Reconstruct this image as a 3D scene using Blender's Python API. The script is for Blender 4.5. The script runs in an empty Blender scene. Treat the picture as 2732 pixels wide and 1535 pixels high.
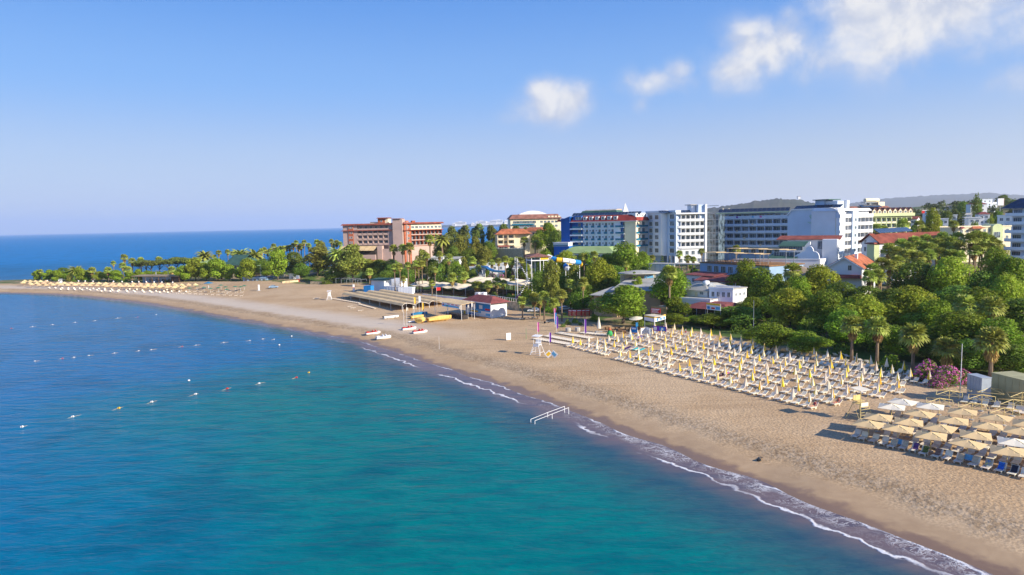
import bpy, bmesh, math, random
import numpy as np
from mathutils import Vector, Matrix
R_ = math.radians
rng = random.Random(7)
SC = bpy.context.scene
COL = SC.collection

# ------------------------------------------------------------------ camera
CZ = 32.0
PITCH, ROLL, FPX = R_(5.35), R_(1.21), 2732 * 24 / 36
cd = bpy.data.cameras.new('camera'); cam = bpy.data.objects.new('camera', cd); COL.objects.link(cam)
cd.lens = 24; cd.sensor_width = 36; cd.clip_start = 0.5; cd.clip_end = 120000
FW = Vector((0, math.cos(PITCH), -math.sin(PITCH))); RT = Vector((1, 0, 0)); UPV = RT.cross(FW)
CX_ = math.cos(ROLL) * RT - math.sin(ROLL) * UPV
CY_ = math.sin(ROLL) * RT + math.cos(ROLL) * UPV
m = Matrix((CX_, CY_, -FW)).transposed().to_4x4(); m.translation = (0, 0, CZ)
cam.matrix_world = m
SC.camera = cam

# ------------------------------------------------------------------ light
SUN_AZ = Vector((0.85, -0.53, 0)).normalized(); SUN_EL = R_(25)
sd_ = bpy.data.lights.new('sun', 'SUN'); sd_.energy = 4.7; sd_.angle = R_(0.53); sd_.color = (1.0, 0.90, 0.74)
sun = bpy.data.objects.new('sun', sd_); COL.objects.link(sun)
TO_SUN = Vector((SUN_AZ.x * math.cos(SUN_EL), SUN_AZ.y * math.cos(SUN_EL), math.sin(SUN_EL)))
sun.rotation_euler = TO_SUN.to_track_quat('Z', 'Y').to_euler(); sun.location = (0, 0, 300)
world = bpy.data.worlds.new('World'); SC.world = world; world.use_nodes = True
wn = world.node_tree; wn.nodes.clear()
sky = wn.nodes.new('ShaderNodeTexSky'); sky.sky_type = 'NISHITA'; sky.sun_disc = False
sky.sun_elevation = SUN_EL; sky.sun_rotation = math.atan2(SUN_AZ.x, SUN_AZ.y)
sky.altitude = 0; sky.air_density = 1.0; sky.dust_density = 0.4; sky.ozone_density = 3.0
# the clear morning sky: Nishita drawn towards the photograph's blue-to-lavender haze, the same all the way round
def wnode(k, **kw):
    o = wn.nodes.new(k)
    for a_, v_ in kw.items(): setattr(o, a_, v_)
    return o
def wlink(a_, b_): wn.links.new(a_, b_)
def wmath(op, a_, b_=0.0, c_=0.0):
    o = wnode('ShaderNodeMath', operation=op)
    for i_, v_ in enumerate((a_, b_, c_)):
        if hasattr(v_, 'links'): wlink(v_, o.inputs[i_])
        else: o.inputs[i_].default_value = v_
    return o.outputs[0]
def wsm(v_, a_, b_, c_=0.0, d_=1.0):
    o = wnode('ShaderNodeMapRange'); o.interpolation_type = 'SMOOTHSTEP'; wlink(v_, o.inputs[0])
    for i_, x_ in enumerate((a_, b_, c_, d_)): o.inputs[i_ + 1].default_value = x_
    return o.outputs[0]
def wmix(f_, a_, b_):
    o = wnode('ShaderNodeMix', data_type='RGBA')
    for s_, v_ in ((0, f_), (6, a_), (7, b_)):
        if hasattr(v_, 'links'): wlink(v_, o.inputs[s_])
        elif isinstance(v_, tuple): o.inputs[s_].default_value = (*v_, 1)
        else: o.inputs[s_].default_value = v_
    return o.outputs[2]
def wlin(r, g, b):
    f = lambda c: ((c / 255 + 0.055) / 1.055) ** 2.4
    k_ = SKY_K * 2 ** EXPO; return (f(r) / k_, f(g) / k_, f(b) / k_)
SKY_K = 0.13
EXPO = 0.75
geo = wnode('ShaderNodeTexCoord'); dirv = geo.outputs['Generated']
sep = wnode('ShaderNodeSeparateXYZ'); wlink(dirv, sep.inputs[0])
el = wmath('ARCSINE', sep.outputs['Z'])                       # elevation, radians
az = wmath('ARCTAN2', sep.outputs['X'], sep.outputs['Y'])     # azimuth, radians right of the view axis
ramp = wmix(wsm(el, -0.01, 0.10), wlin(190, 198, 222), wlin(176, 195, 227))
ramp = wmix(wsm(el, 0.07, 0.20), ramp, wlin(122, 175, 242))
ramp = wmix(wsm(el, 0.17, 0.34), ramp, wlin(76, 146, 232))
ramp = wmix(wsm(el, 0.33, 1.2), ramp, wlin(40, 92, 186))
skyc = wmix(0.88, sky.outputs[0], ramp)
# fair-weather clouds low over the land: (azimuth, elevation, half-widths, weight) in degrees of sky
CLOUDS = [(4.2, 9.5, 2.7, 1.5, 1.0), (3.0, 10.6, 1.6, 1.0, 0.95), (0.2, 8.6, 1.6, 0.6, 0.42), (12.6, 10.9, 2.8, 1.0, 0.95), (13.8, 11.6, 1.4, 1.0, 0.95), (10.9, 9.2, 0.8, 0.8, 0.6), (14.6, 8.7, 2.2, 0.8, 0.36), (18.4, 11.6, 3.4, 1.5, 0.9), (20.8, 12.9, 3.2, 1.9, 1.1), (23.4, 11.6, 2.8, 1.6, 0.7), (27.2, 14.6, 3.2, 2.6, 1.1), (31.0, 14.0, 6.0, 3.0, 1.2), (30.0, 11.2, 3.4, 1.5, 0.62), (35.8, 8.9, 1.8, 1.0, 0.6), (37.0, 15.0, 4.0, 2.4, 0.8)]
nz1 = wnode('ShaderNodeTexNoise'); nz1.inputs['Scale'].default_value = 14.0; nz1.inputs['Detail'].default_value = 7; nz1.inputs['Roughness'].default_value = 0.52; nz1.inputs['Distortion'].default_value = 0.3
wlink(dirv, nz1.inputs['Vector'])
nz2 = wnode('ShaderNodeTexNoise'); nz2.inputs['Scale'].default_value = 34.0; nz2.inputs['Detail'].default_value = 9; nz2.inputs['Roughness'].default_value = 0.6; wlink(dirv, nz2.inputs['Vector'])
dens = None
for ca, ce, wa, we, wt in CLOUDS:
    dx = wmath('DIVIDE', wmath('SUBTRACT', az, math.radians(ca)), math.radians(wa * 1.3))
    dy = wmath('DIVIDE', wmath('SUBTRACT', el, math.radians(ce)), math.radians(we * 1.3))
    r2 = wmath('ADD', wmath('MULTIPLY', dx, dx), wmath('MULTIPLY', dy, dy))
    g = wmath('MULTIPLY', wmath('EXPONENT', wmath('MULTIPLY', r2, -0.9)), wt)
    dens = g if dens is None else wmath('MAXIMUM', dens, g)
turb = wmath('ADD', wmath('MULTIPLY', wmath('SUBTRACT', nz1.outputs[0], 0.50), 1.7), wmath('MULTIPLY', wmath('SUBTRACT', nz2.outputs[0], 0.5), 0.4))
dens = wmath('ADD', dens, wmath('MULTIPLY', turb, wmath('MINIMUM', wmath('MULTIPLY', dens, 2.2), 1.0)))
cover = wsm(dens, 0.12, 1.05, 0.0, 0.93)
core = wsm(dens, 0.35, 1.15)
nz3 = wnode('ShaderNodeTexNoise'); nz3.inputs['Scale'].default_value = 14.0; nz3.inputs['Detail'].default_value = 7; nz3.inputs['Roughness'].default_value = 0.52; nz3.inputs['Distortion'].default_value = 0.3
vo = wnode('ShaderNodeVectorMath', operation='ADD'); vo.inputs[1].default_value = (0.008, -0.005, 0.016); wlink(dirv, vo.inputs[0]); wlink(vo.outputs[0], nz3.inputs['Vector'])
lit = wsm(wmath('SUBTRACT', nz1.outputs[0], nz3.outputs[0]), -0.12, 0.10)  # paints cloud shading: brighter towards the sun, greyer in self-shadow
body_ = wmix(lit, wlin(204, 210, 226), wlin(246, 244, 242))
cloudc = wmix(core, wlin(194, 206, 232), body_)
skyc = wmix(cover, skyc, cloudc)
wb = wn.nodes.new('ShaderNodeBackground'); wb.inputs[1].default_value = SKY_K
wo = wn.nodes.new('ShaderNodeOutputWorld')
wlink(skyc, wb.inputs[0]); wlink(wb.outputs[0], wo.inputs[0])
vs = SC.view_settings; vs.view_transform = 'Standard'; vs.look = 'None'; vs.exposure = EXPO; vs.gamma = 1.0
vs.use_curve_mapping = False
SC.cycles.use_denoising = True
SC.cycles.max_bounces = 6; SC.cycles.diffuse_bounces = 3; SC.cycles.glossy_bounces = 2
SC.cycles.transmission_bounces = 3; SC.cycles.transparent_max_bounces = 8; SC.cycles.volume_bounces = 1
SC.cycles.caustics_reflective = False; SC.cycles.caustics_refractive = False

# ------------------------------------------------------------------ pixel -> place
def ray(px, py):
    d = FW + CX_ * ((px - 1366) / FPX) + CY_ * ((767.5 - py) / FPX)
    return d
def at(px, py, d):                      # point on the pixel's ray at forward distance d
    r = ray(px, py); return Vector((0, 0, CZ)) + r * (d / r.y)
def on(px, py, z):                      # point on the pixel's ray at height z
    r = ray(px, py); return Vector((0, 0, CZ)) + r * ((z - CZ) / r.z)
# ------------------------------------------------------------------ helpers: materials
def lin(r, g, b):
    f = lambda c: (c / 255 / 12.92) if c / 255 <= 0.04045 else ((c / 255 + 0.055) / 1.055) ** 2.4
    return (f(r), f(g), f(b))
MATS = {}
def mat(name, col, rough=0.7, var=0.12, scale=1.5, bump=0.0, metal=0.0, spec=0.3, col2=None, isl=0.0, objv=0.0, transl=0.0, bscale=None, coords='Object'):
    """Principled material: colour varied by noise (var), per leaf (isl), per object (objv)."""
    if name in MATS: return MATS[name]
    M = bpy.data.materials.new(name); M.use_nodes = True; MATS[name] = M
    t = M.node_tree; N = t.nodes; L = t.links; bs = N['Principled BSDF']; out = N['Material Output']
    bs.inputs['Roughness'].default_value = rough; bs.inputs['Metallic'].default_value = metal
    bs.inputs['Specular IOR Level'].default_value = spec
    tc = N.new('ShaderNodeTexCoord')
    nz = N.new('ShaderNodeTexNoise'); nz.inputs['Scale'].default_value = scale; nz.inputs['Detail'].default_value = 5
    L.new(tc.outputs[coords], nz.inputs['Vector'])
    mx = N.new('ShaderNodeMix'); mx.data_type = 'RGBA'
    c2 = col2 if col2 else tuple(max(0, c * (1 - 2 * var)) for c in col)
    c1 = col if col2 else tuple(min(1, c * (1 + var)) for c in col)
    mx.inputs[6].default_value = (*c1, 1); mx.inputs[7].default_value = (*c2, 1)
    rp = N.new('ShaderNodeMapRange'); rp.inputs[1].default_value = 0.35; rp.inputs[2].default_value = 0.68
    L.new(nz.outputs[0], rp.inputs[0]); L.new(rp.outputs[0], mx.inputs[0])
    c = mx.outputs[2]
    def hsv(src, drv, dv, dh):
        h = N.new('ShaderNodeHueSaturation'); L.new(src, h.inputs['Color'])
        a = N.new('ShaderNodeMapRange'); a.inputs[3].default_value = 1 - dv; a.inputs[4].default_value = 1 + dv
        b = N.new('ShaderNodeMapRange'); b.inputs[3].default_value = 0.5 - dh; b.inputs[4].default_value = 0.5 + dh
        L.new(drv, a.inputs[0]); L.new(drv, b.inputs[0]); L.new(a.outputs[0], h.inputs['Value']); L.new(b.outputs[0], h.inputs['Hue'])
        return h.outputs[0]
    if isl:
        g = N.new('ShaderNodeNewGeometry'); c = hsv(c, g.outputs['Random Per Island'], isl, 0.012)
    if objv:
        o = N.new('ShaderNodeObjectInfo'); c = hsv(c, o.outputs['Random'], objv, 0.02)
    L.new(c, bs.inputs['Base Color'])
    if bump:
        bn = N.new('ShaderNodeTexNoise'); bn.inputs['Scale'].default_value = bscale or scale * 4; bn.inputs['Detail'].default_value = 3
        L.new(tc.outputs[coords], bn.inputs['Vector'])
        bp = N.new('ShaderNodeBump'); bp.inputs['Strength'].default_value = bump; bp.inputs['Distance'].default_value = 0.05
        L.new(bn.outputs[0], bp.inputs['Height']); L.new(bp.outputs[0], bs.inputs['Normal'])
    if transl:
        tr = N.new('ShaderNodeBsdfTranslucent'); L.new(c, tr.inputs[0])
        ms = N.new('ShaderNodeMixShader'); ms.inputs[0].default_value = transl
        L.new(bs.outputs[0], ms.inputs[1]); L.new(tr.outputs[0], ms.inputs[2]); L.new(ms.outputs[0], out.inputs[0])
    return M
def M(n): return MATS[n]

# ------------------------------------------------------------------ helpers: meshes
class MB:
    """collects shapes; build() links them as ONE mesh object"""
    def __init__(s): s.v = []; s.f = []; s.mi = []; s.cur = 0
    def add(s, vs, fs):
        o = len(s.v); s.v += [tuple(p) for p in vs]; s.f += [tuple(i + o for i in f) for f in fs]; s.mi += [s.cur] * len(fs); return s
    def box(s, x0, x1, y0, y1, z0, z1):
        return s.add([(x0, y0, z0), (x1, y0, z0), (x1, y1, z0), (x0, y1, z0), (x0, y0, z1), (x1, y0, z1), (x1, y1, z1), (x0, y1, z1)],
                     [(0, 3, 2, 1), (4, 5, 6, 7), (0, 1, 5, 4), (1, 2, 6, 5), (2, 3, 7, 6), (3, 0, 4, 7)])
    def tube(s, a, b, ra, rb=None, n=6, cap=True):
        a = Vector(a); b = Vector(b); rb = ra if rb is None else rb; d = (b - a)
        if d.length < 1e-6: return s
        q = d.to_track_quat('Z', 'Y'); vs = []
        for p, r in ((a, ra), (b, rb)):
            for i in range(n):
                t = 2 * math.pi * i / n; vs.append(p + q @ Vector((r * math.cos(t), r * math.sin(t), 0)))
        fs = [(i, (i + 1) % n, n + (i + 1) % n, n + i) for i in range(n)]
        if cap: fs += [tuple(range(n - 1, -1, -1)), tuple(range(n, 2 * n))]
        return s.add(vs, fs)
    def path(s, pts, r, n=6):
        for a, b in zip(pts, pts[1:]): s.tube(a, b, r if not isinstance(r, tuple) else r[0], None, n)
        return s
    def lathe(s, prof, n=10, c=(0, 0, 0)):
        vs = []; fs = []
        for r, z in prof:
            for i in range(n):
                t = 2 * math.pi * i / n; vs.append((c[0] + r * math.cos(t), c[1] + r * math.sin(t), c[2] + z))
        for k in range(len(prof) - 1):
            for i in range(n): fs.append((k * n + i, k * n + (i + 1) % n, (k + 1) * n + (i + 1) % n, (k + 1) * n + i))
        fs.append(tuple(range(n - 1, -1, -1))); fs.append(tuple((len(prof) - 1) * n + i for i in range(n)))
        return s.add(vs, fs)
    def prism(s, poly, axis, a, b):
        """poly in the two other axes, swept along axis from a to b"""
        n = len(poly); put = {'x': lambda p, t: (t, p[0], p[1]), 'y': lambda p, t: (p[0], t, p[1]), 'z': lambda p, t: (p[0], p[1], t)}[axis]
        vs = [put(p, a) for p in poly] + [put(p, b) for p in poly]
        fs = [(i, (i + 1) % n, n + (i + 1) % n, n + i) for i in range(n)] + [tuple(range(n - 1, -1, -1)), tuple(range(n, 2 * n))]
        return s.add(vs, fs)
    def mesh(s, name, mats, smooth=False):
        me = bpy.data.meshes.new(name); me.from_pydata(s.v, [], s.f)
        for m_ in (mats if isinstance(mats, (list, tuple)) else [mats]): me.materials.append(MATS[m_] if isinstance(m_, str) else m_)
        if isinstance(mats, (list, tuple)) and len(mats) > 1: me.polygons.foreach_set('material_index', s.mi)
        bm = bmesh.new(); bm.from_mesh(me); bmesh.ops.recalc_face_normals(bm, faces=bm.faces); bm.to_mesh(me); bm.free()
        if smooth: me.polygons.foreach_set('use_smooth', [True] * len(me.polygons))
        me.update(); return me
    def build(s, name, mats, parent=None, smooth=False):
        return obj(name, s.mesh(name, mats, smooth), parent)
def obj(name, me, parent=None, loc=None):
    o = bpy.data.objects.new(name, me); COL.objects.link(o)
    if parent is not None: o.parent = parent
    if loc is not None: o.location = loc
    return o
def tag(o, label=None, cat=None, group=None, kind=None):
    if label: o['label'] = label
    if cat: o['category'] = cat
    if group: o['group'] = group
    if kind: o['kind'] = kind
    return o
def thing(name, label, cat, loc=(0, 0, 0), rz=0.0, group=None, scale=None):
    o = bpy.data.objects.new(name, None); COL.objects.link(o); o.location = loc; o.rotation_euler = (0, 0, rz)
    o.empty_display_size = 0.3
    if scale is not None: o.scale = (scale,) * 3 if isinstance(scale, (int, float)) else scale
    return tag(o, label, cat, group)
def inst(name, parts, label, cat, loc, rz=0.0, group=None, scale=None, tilt=None):
    """a thing made of copies that share mesh data: parts = [(name, mesh, [subparts])]"""
    t = thing(name, label, cat, loc, rz, group, scale)
    if tilt: t.rotation_euler = (tilt[0], tilt[1], rz)
    for p in parts:
        o = obj(p[0], p[1], t)
        for q in (p[2] if len(p) > 2 else []): obj(q[0], q[1], o)
    return t
def from_np(name, V, F, matname, attrs=None, smooth=False):
    me = bpy.data.meshes.new(name)
    me.vertices.add(len(V)); me.vertices.foreach_set('co', np.asarray(V, np.float32).ravel())
    F = np.asarray(F, np.int32); k = F.shape[1]
    me.loops.add(F.size); me.loops.foreach_set('vertex_index', F.ravel())
    me.polygons.add(len(F)); me.polygons.foreach_set('loop_start', np.arange(0, F.size, k, dtype=np.int32))
    for a, d in (attrs or {}).items():
        at_ = me.attributes.new(a, 'FLOAT', 'POINT'); at_.data.foreach_set('value', np.asarray(d, np.float32))
    for m_ in (matname if isinstance(matname, (list, tuple)) else [matname]): me.materials.append(MATS[m_])
    if smooth: me.polygons.foreach_set('use_smooth', np.ones(len(F), bool))
    me.update(calc_edges=True); me.validate(); return me
# ------------------------------------------------------------------ terrain
def catmull(P, n=6):
    out = []
    for i in range(len(P) - 1):
        p0 = P[max(0, i - 1)]; p1 = P[i]; p2 = P[i + 1]; p3 = P[min(len(P) - 1, i + 2)]
        for k in range(n):
            t = k / n
            out.append(tuple(0.5 * ((2 * p1[j]) + (-p0[j] + p2[j]) * t + (2 * p0[j] - 5 * p1[j] + 4 * p2[j] - p3[j]) * t * t + (-p0[j] + 3 * p1[j] - 3 * p2[j] + p3[j]) * t ** 3) for j in (0, 1)))
    return out + [P[-1]]
_near = [(140, -110), (72, 2), (50, 40), (41.9, 58.4), (39.9, 62.6), (36.8, 67.5), (33.4, 73.6), (29.3, 80.9), (24.2, 89), (18, 98.9), (13.2, 107.4), (7.4, 117.5), (-4.2, 135.1), (-17.4, 153.8), (-30.6, 172.3), (-43.7, 190), (-58.9, 204.5), (-76.7, 221.4), (-107, 250), (-146.1, 287), (-185.1, 320.1), (-236.9, 356), (-281.1, 373.5), (-330, 393), (-372, 425), (-378, 450), (-352, 468), (-250, 492), (-150, 515), (-60, 545), (40, 600), (160, 820), (500, 1800)]
_sh = catmull(_near, 5)
SHORE = np.array([(900, -1500)] + _sh + [(900, 3200), (1500, 6000), (2500, 14000), (30000, 14000), (30000, -1500)])
_tl = [(110, 60), (92, 105), (75, 130), (62.5, 155), (47.5, 178), (35, 190), (18, 205), (6, 222), (-4, 250), (-20, 282), (-48, 310), (-72, 335), (-100, 345), (-148, 372), (-190, 385), (-240, 398), (-290, 412), (-330, 428), (-345, 445)]
TREEL = np.array([(400, -300)] + catmull(_tl, 3) + [(-340, 470), (-250, 488), (-150, 512), (-60, 540), (40, 596), (160, 815), (800, 2600), (30000, 13000), (30000, -300)])
def polydist(P, X, Y, closed=True):
    """signed distance, positive inside"""
    X = np.asarray(X, float); Y = np.asarray(Y, float); best = np.full(X.shape, 1e18); ins = np.zeros(X.shape, bool); n = len(P)
    for i in range(n):
        ax, ay = P[i]; bx, by = P[(i + 1) % n]; dx, dy = bx - ax, by - ay; L2 = dx * dx + dy * dy + 1e-9
        t = np.clip(((X - ax) * dx + (Y - ay) * dy) / L2, 0, 1)
        best = np.minimum(best, (X - ax - t * dx) ** 2 + (Y - ay - t * dy) ** 2)
        c = ((ay > Y) != (by > Y))
        if c.any():
            xi = ax + (Y - ay) / (by - ay if by != ay else 1e-9) * dx; ins ^= c & (X < xi)
    d = np.sqrt(best); return np.where(ins, d, -d)
_ctl = [(2732, 117, 2.2), (2400, 132, 2.2), (2100, 155, 2.2), (1850, 178, 2.4), (1700, 190, 2.4), (1500, 205, 2.3), (1400, 225, 2.3), (1250, 262, 2.4), (1000, 300, 2.5), (880, 360, 3), (700, 400, 3), (500, 420, 3), (300, 430, 2.5), (100, 440, 2), (1950, 205, 4.5), (1950, 240, 7), (1850, 320, 11.5), (1700, 330, 11.5), (2200, 268, 9), (2200, 200, 5), (2500, 170, 4), (2500, 240, 8), (2650, 230, 9), (2400, 380, 14), (2550, 450, 22), (2650, 450, 22), (2650, 700, 38), (2300, 700, 26), (1600, 340, 13), (1450, 390, 15), (1450, 330, 8), (1450, 280, 4), (1300, 330, 5), (1300, 400, 9), (1200, 420, 9), (1050, 395, 10), (950, 390, 8), (1050, 345, 4), (850, 450, 6), (1600, 280, 5), (1600, 240, 3), (1700, 250, 5), (2000, 900, 26), (1700, 700, 18), (1400, 600, 10), (1200, 520, 3), (600, 470, 4), (700, 440, 5), (2640, 1500, 55), (2200, 1500, 30), (1900, 1800, 25), (2700, 3000, 40), (2000, 3000, 30), (2600, 340, 13), (2450, 300, 11)]
CTL = np.array([((p - 1366) / FPX * d * 1.005, d, z) for p, d, z in _ctl])
def sstep(a, b, x):
    t = np.clip((x - a) / (b - a), 0, 1); return t * t * (3 - 2 * t)
BEACH = ([-400, -60, -20, -4, 0, 3, 7, 10, 13, 16, 40, 60, 1e6], [-9, -5, -1.9, -0.42, 0, 0.3, 0.75, 1.22, 1.38, 1.36, 1.75, 2.0, 2.0])
def height(X, Y, s=None):
    X = np.asarray(X, float); Y = np.asarray(Y, float)
    if s is None: s = polydist(SHORE, X, Y)
    cusp = 0.5 + 0.5 * np.sin(X * 0.33 - Y * 0.21 + 1.3 * np.sin(Y * 0.045)) * np.sin(X * 0.11 + Y * 0.13)
    b = np.interp(s, BEACH[0], BEACH[1])
    b = b + (cusp - 0.5) * 0.14 * np.exp(-((s - 2) / 7) ** 2)
    num = np.zeros(X.shape); den = np.zeros(X.shape)
    for cx, cy, cz in CTL:
        w = 1 / ((X - cx) ** 2 + (Y - cy) ** 2 + 60) ** 1.7; num += w * cz; den += w
    return b + (np.maximum(num / den, b) - b) * sstep(34, 62, s)
_SA = SHORE; _SB = np.roll(SHORE, -1, 0); _SD = _SB - _SA; _SL = (_SD ** 2).sum(1) + 1e-9
def gz(x, y):
    dx = x - _SA[:, 0]; dy = y - _SA[:, 1]; t = np.clip((dx * _SD[:, 0] + dy * _SD[:, 1]) / _SL, 0, 1)
    s = math.sqrt(((dx - t * _SD[:, 0]) ** 2 + (dy - t * _SD[:, 1]) ** 2).min())
    c = (_SA[:, 1] > y) != (_SB[:, 1] > y); xi = _SA[c, 0] + (y - _SA[c, 1]) / _SD[c, 1] * _SD[c, 0]
    if int((x < xi).sum()) % 2 == 0: s = -s
    cusp = 0.5 + 0.5 * math.sin(x * 0.33 - y * 0.21 + 1.3 * math.sin(y * 0.045)) * math.sin(x * 0.11 + y * 0.13)
    b = float(np.interp(s, BEACH[0], BEACH[1])) + (cusp - 0.5) * 0.14 * math.exp(-((s - 2) / 7) ** 2)
    w = 1 / ((x - CTL[:, 0]) ** 2 + (y - CTL[:, 1]) ** 2 + 60) ** 1.7; z = float((w * CTL[:, 2]).sum() / w.sum()); k = min(1, max(0, (s - 34) / 28)); k = k * k * (3 - 2 * k)
    return b + (max(z, b) - b) * k
def ground(px, py, z0=2.0):
    """where the pixel's ray meets the ground"""
    z = z0
    for _ in range(9):
        p = on(px, py, z); z = 0.5 * z + 0.5 * gz(p.x, p.y)
    return Vector((p.x, p.y, gz(p.x, p.y)))
def polar(angs, rads):
    A, Rr = np.meshgrid(angs, rads); X = Rr * np.sin(A); Y = Rr * np.cos(A); na, nr = len(angs), len(rads)
    i = (np.arange(nr - 1)[:, None] * na + np.arange(na - 1)[None, :]).ravel()
    return X.ravel(), Y.ravel(), np.stack([i, i + 1, i + 1 + na, i + na], 1)

# ---- ground material: sand, wet sand, pebbly berm, earth and grass inland
def ground_material():
    Mg = bpy.data.materials.new('sand_and_earth'); Mg.use_nodes = True; MATS['ground'] = Mg
    t = Mg.node_tree; N = t.nodes; L = t.links; bs = N['Principled BSDF']
    def n(k, **kw):
        o = N.new(k)
        for a, v in kw.items(): setattr(o, a, v)
        return o
    def mixc(f, a, b):
        o = n('ShaderNodeMix', data_type='RGBA')
        for s_, v in ((0, f), (6, a), (7, b)):
            if hasattr(v, 'links'): L.new(v, o.inputs[s_])
            elif isinstance(v, tuple): o.inputs[s_].default_value = (*v, 1)
            else: o.inputs[s_].default_value = v
        return o.outputs[2]
    def rng_(v, a, b, c=0.0, d=1.0):
        o = n('ShaderNodeMapRange'); o.interpolation_type = 'SMOOTHSTEP'; L.new(v, o.inputs[0])
        for i, x in enumerate((a, b, c, d)): o.inputs[i + 1].default_value = x
        return o.outputs[0]
    def math_(op, a, b):
        o = n('ShaderNodeMath', operation=op)
        for i, v in enumerate((a, b)):
            if hasattr(v, 'links'): L.new(v, o.inputs[i])
            else: o.inputs[i].default_value = v
        return o.outputs[0]
    ge = n('ShaderNodeNewGeometry'); pos = ge.outputs['Position']
    def noise(sc, det=4, dist=0.0, rough=0.55):
        o = n('ShaderNodeTexNoise'); o.inputs['Scale'].default_value = sc; o.inputs['Detail'].default_value = det; o.inputs['Distortion'].default_value = dist; o.inputs['Roughness'].default_value = rough
        L.new(pos, o.inputs['Vector']); return o.outputs[0]
    sh = n('ShaderNodeAttribute', attribute_name='shore').outputs['Fac']; vg = n('ShaderNodeAttribute', attribute_name='veg').outputs['Fac']
    sy = n('ShaderNodeSeparateXYZ'); L.new(pos, sy.inputs[0]); n_y = sy.outputs['Y']
    big = noise(0.06, 4); mid = noise(0.5, 5, 0.4); fine = noise(3.4, 4); edge = noise(0.25, 4)
    sand = mixc(rng_(big, 0.35, 0.65), lin(204, 176, 140), lin(188, 157, 119))
    sand = mixc(rng_(mid, 0.45, 0.75, 0, 0.18), sand, lin(150, 122, 94))
    grit = mixc(rng_(fine, 0.40, 0.62), lin(138, 110, 80), lin(214, 184, 142))
    sand = mixc(0.34, sand, grit)
    trk = n('ShaderNodeMapping'); trk.inputs['Rotation'].default_value = (0, 0, 1.02); trk.inputs['Scale'].default_value = (0.05, 0.7, 1); L.new(pos, trk.inputs[0]); tn = n('ShaderNodeTexNoise'); tn.inputs['Scale'].default_value = 1.0; tn.inputs['Detail'].default_value = 5; tn.inputs['Distortion'].default_value = 0.6; L.new(trk.outputs[0], tn.inputs['Vector'])
    sand = mixc(rng_(tn.outputs[0], 0.52, 0.68, 0, 0.28), sand, lin(150, 120, 88))
    # berm: coarse dark pebbles with a ragged edge
    shn = math_('ADD', sh, math_('MULTIPLY', math_('SUBTRACT', edge, 0.5), 7.0))
    berm = math_('MULTIPLY', rng_(shn, 6.0, 8.5), rng_(shn, 13.0, 9.5))
    peb = mixc(rng_(noise(1.5, 5), 0.42, 0.6), lin(112, 92, 68), lin(186, 166, 140))
    sand = mixc(math_('MULTIPLY', berm, 0.42), sand, peb)
    pale_ = math_('MULTIPLY', math_('MULTIPLY', rng_(shn, 9.0, 14.0), rng_(shn, 30.0, 18.0)), rng_(n_y, 170.0, 215.0, 0.0, 0.6)); sand = mixc(pale_, sand, lin(208, 198, 184))
    # damp and wet sand towards the water
    smooth = mixc(rng_(mid, 0.3, 0.7), lin(184, 156, 122), lin(172, 144, 112))
    sand = mixc(rng_(shn, 6.0, 4.0), sand, smooth)
    sand = mixc(rng_(shn, 2.8, 1.0, 0, 0.8), sand, lin(124, 96, 76))
    sand = mixc(rng_(sh, -1.0, -6.0), sand, lin(96, 92, 80))
    # inland
    g1 = noise(0.09, 5, 0.6)
    earth = mixc(rng_(mid, 0.35, 0.65), lin(158, 138, 108), lin(128, 112, 84))
    grass = mixc(rng_(fine, 0.3, 0.7), lin(92, 112, 48), lin(64, 88, 36))
    land = mixc(rng_(g1, 0.44, 0.54), earth, grass)
    vgn = math_('ADD', vg, math_('MULTIPLY', math_('SUBTRACT', edge, 0.5), 8.0))
    col = mixc(rng_(vgn, -1.0, 3.0), sand, land)
    far = mixc(rng_(noise(0.012, 6), 0.42, 0.58), lin(70, 92, 48), lin(140, 128, 92))
    dist = n('ShaderNodeVectorMath', operation='LENGTH'); L.new(pos, dist.inputs[0])
    col = mixc(rng_(dist.outputs['Value'], 480.0, 700.0), col, far)
    L.new(col, bs.inputs['Base Color'])
    rw = rng_(shn, 3.0, 1.0, 0.95, 0.35); L.new(rw, bs.inputs['Roughness']); bs.inputs['Specular IOR Level'].default_value = 0.25
    vor = n('ShaderNodeTexVoronoi'); vor.inputs['Scale'].default_value = 2.1; L.new(pos, vor.inputs['Vector'])
    h = math_('ADD', math_('MULTIPLY', vor.outputs['Distance'], 0.6), math_('MULTIPLY', fine, 1.0))
    h = math_('MULTIPLY', h, rng_(shn, 5.0, 8.5, 0.06, 1.0))
    bp = n('ShaderNodeBump'); bp.inputs['Strength'].default_value = 0.42; bp.inputs['Distance'].default_value = 0.22
    L.new(h, bp.inputs['Height']); L.new(bp.outputs[0], bs.inputs['Normal'])
ground_material()
_a = np.concatenate([np.linspace(-1.15, -0.72, 24)[:-1], np.linspace(-0.72, 0.72, 560), np.linspace(0.72, 1.5, 40)[1:]])
_r = np.concatenate([np.linspace(38, 120, 150)[:-1], np.linspace(120, 300, 200)[:-1], np.geomspace(300, 700, 120)[:-1], np.geomspace(700, 13000, 40)])
X, Y, F = polar(_a, _r)
S = polydist(SHORE, X, Y); V_ = polydist(TREEL, X, Y)
Z = height(X, Y, S)
keep = (S[F] > -45).any(1)
me = from_np('beach_and_land', np.stack([X, Y, Z], 1), F[keep], 'ground', {'shore': S, 'veg': V_}, True)
tag(obj('ground', me), kind='structure')

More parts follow.
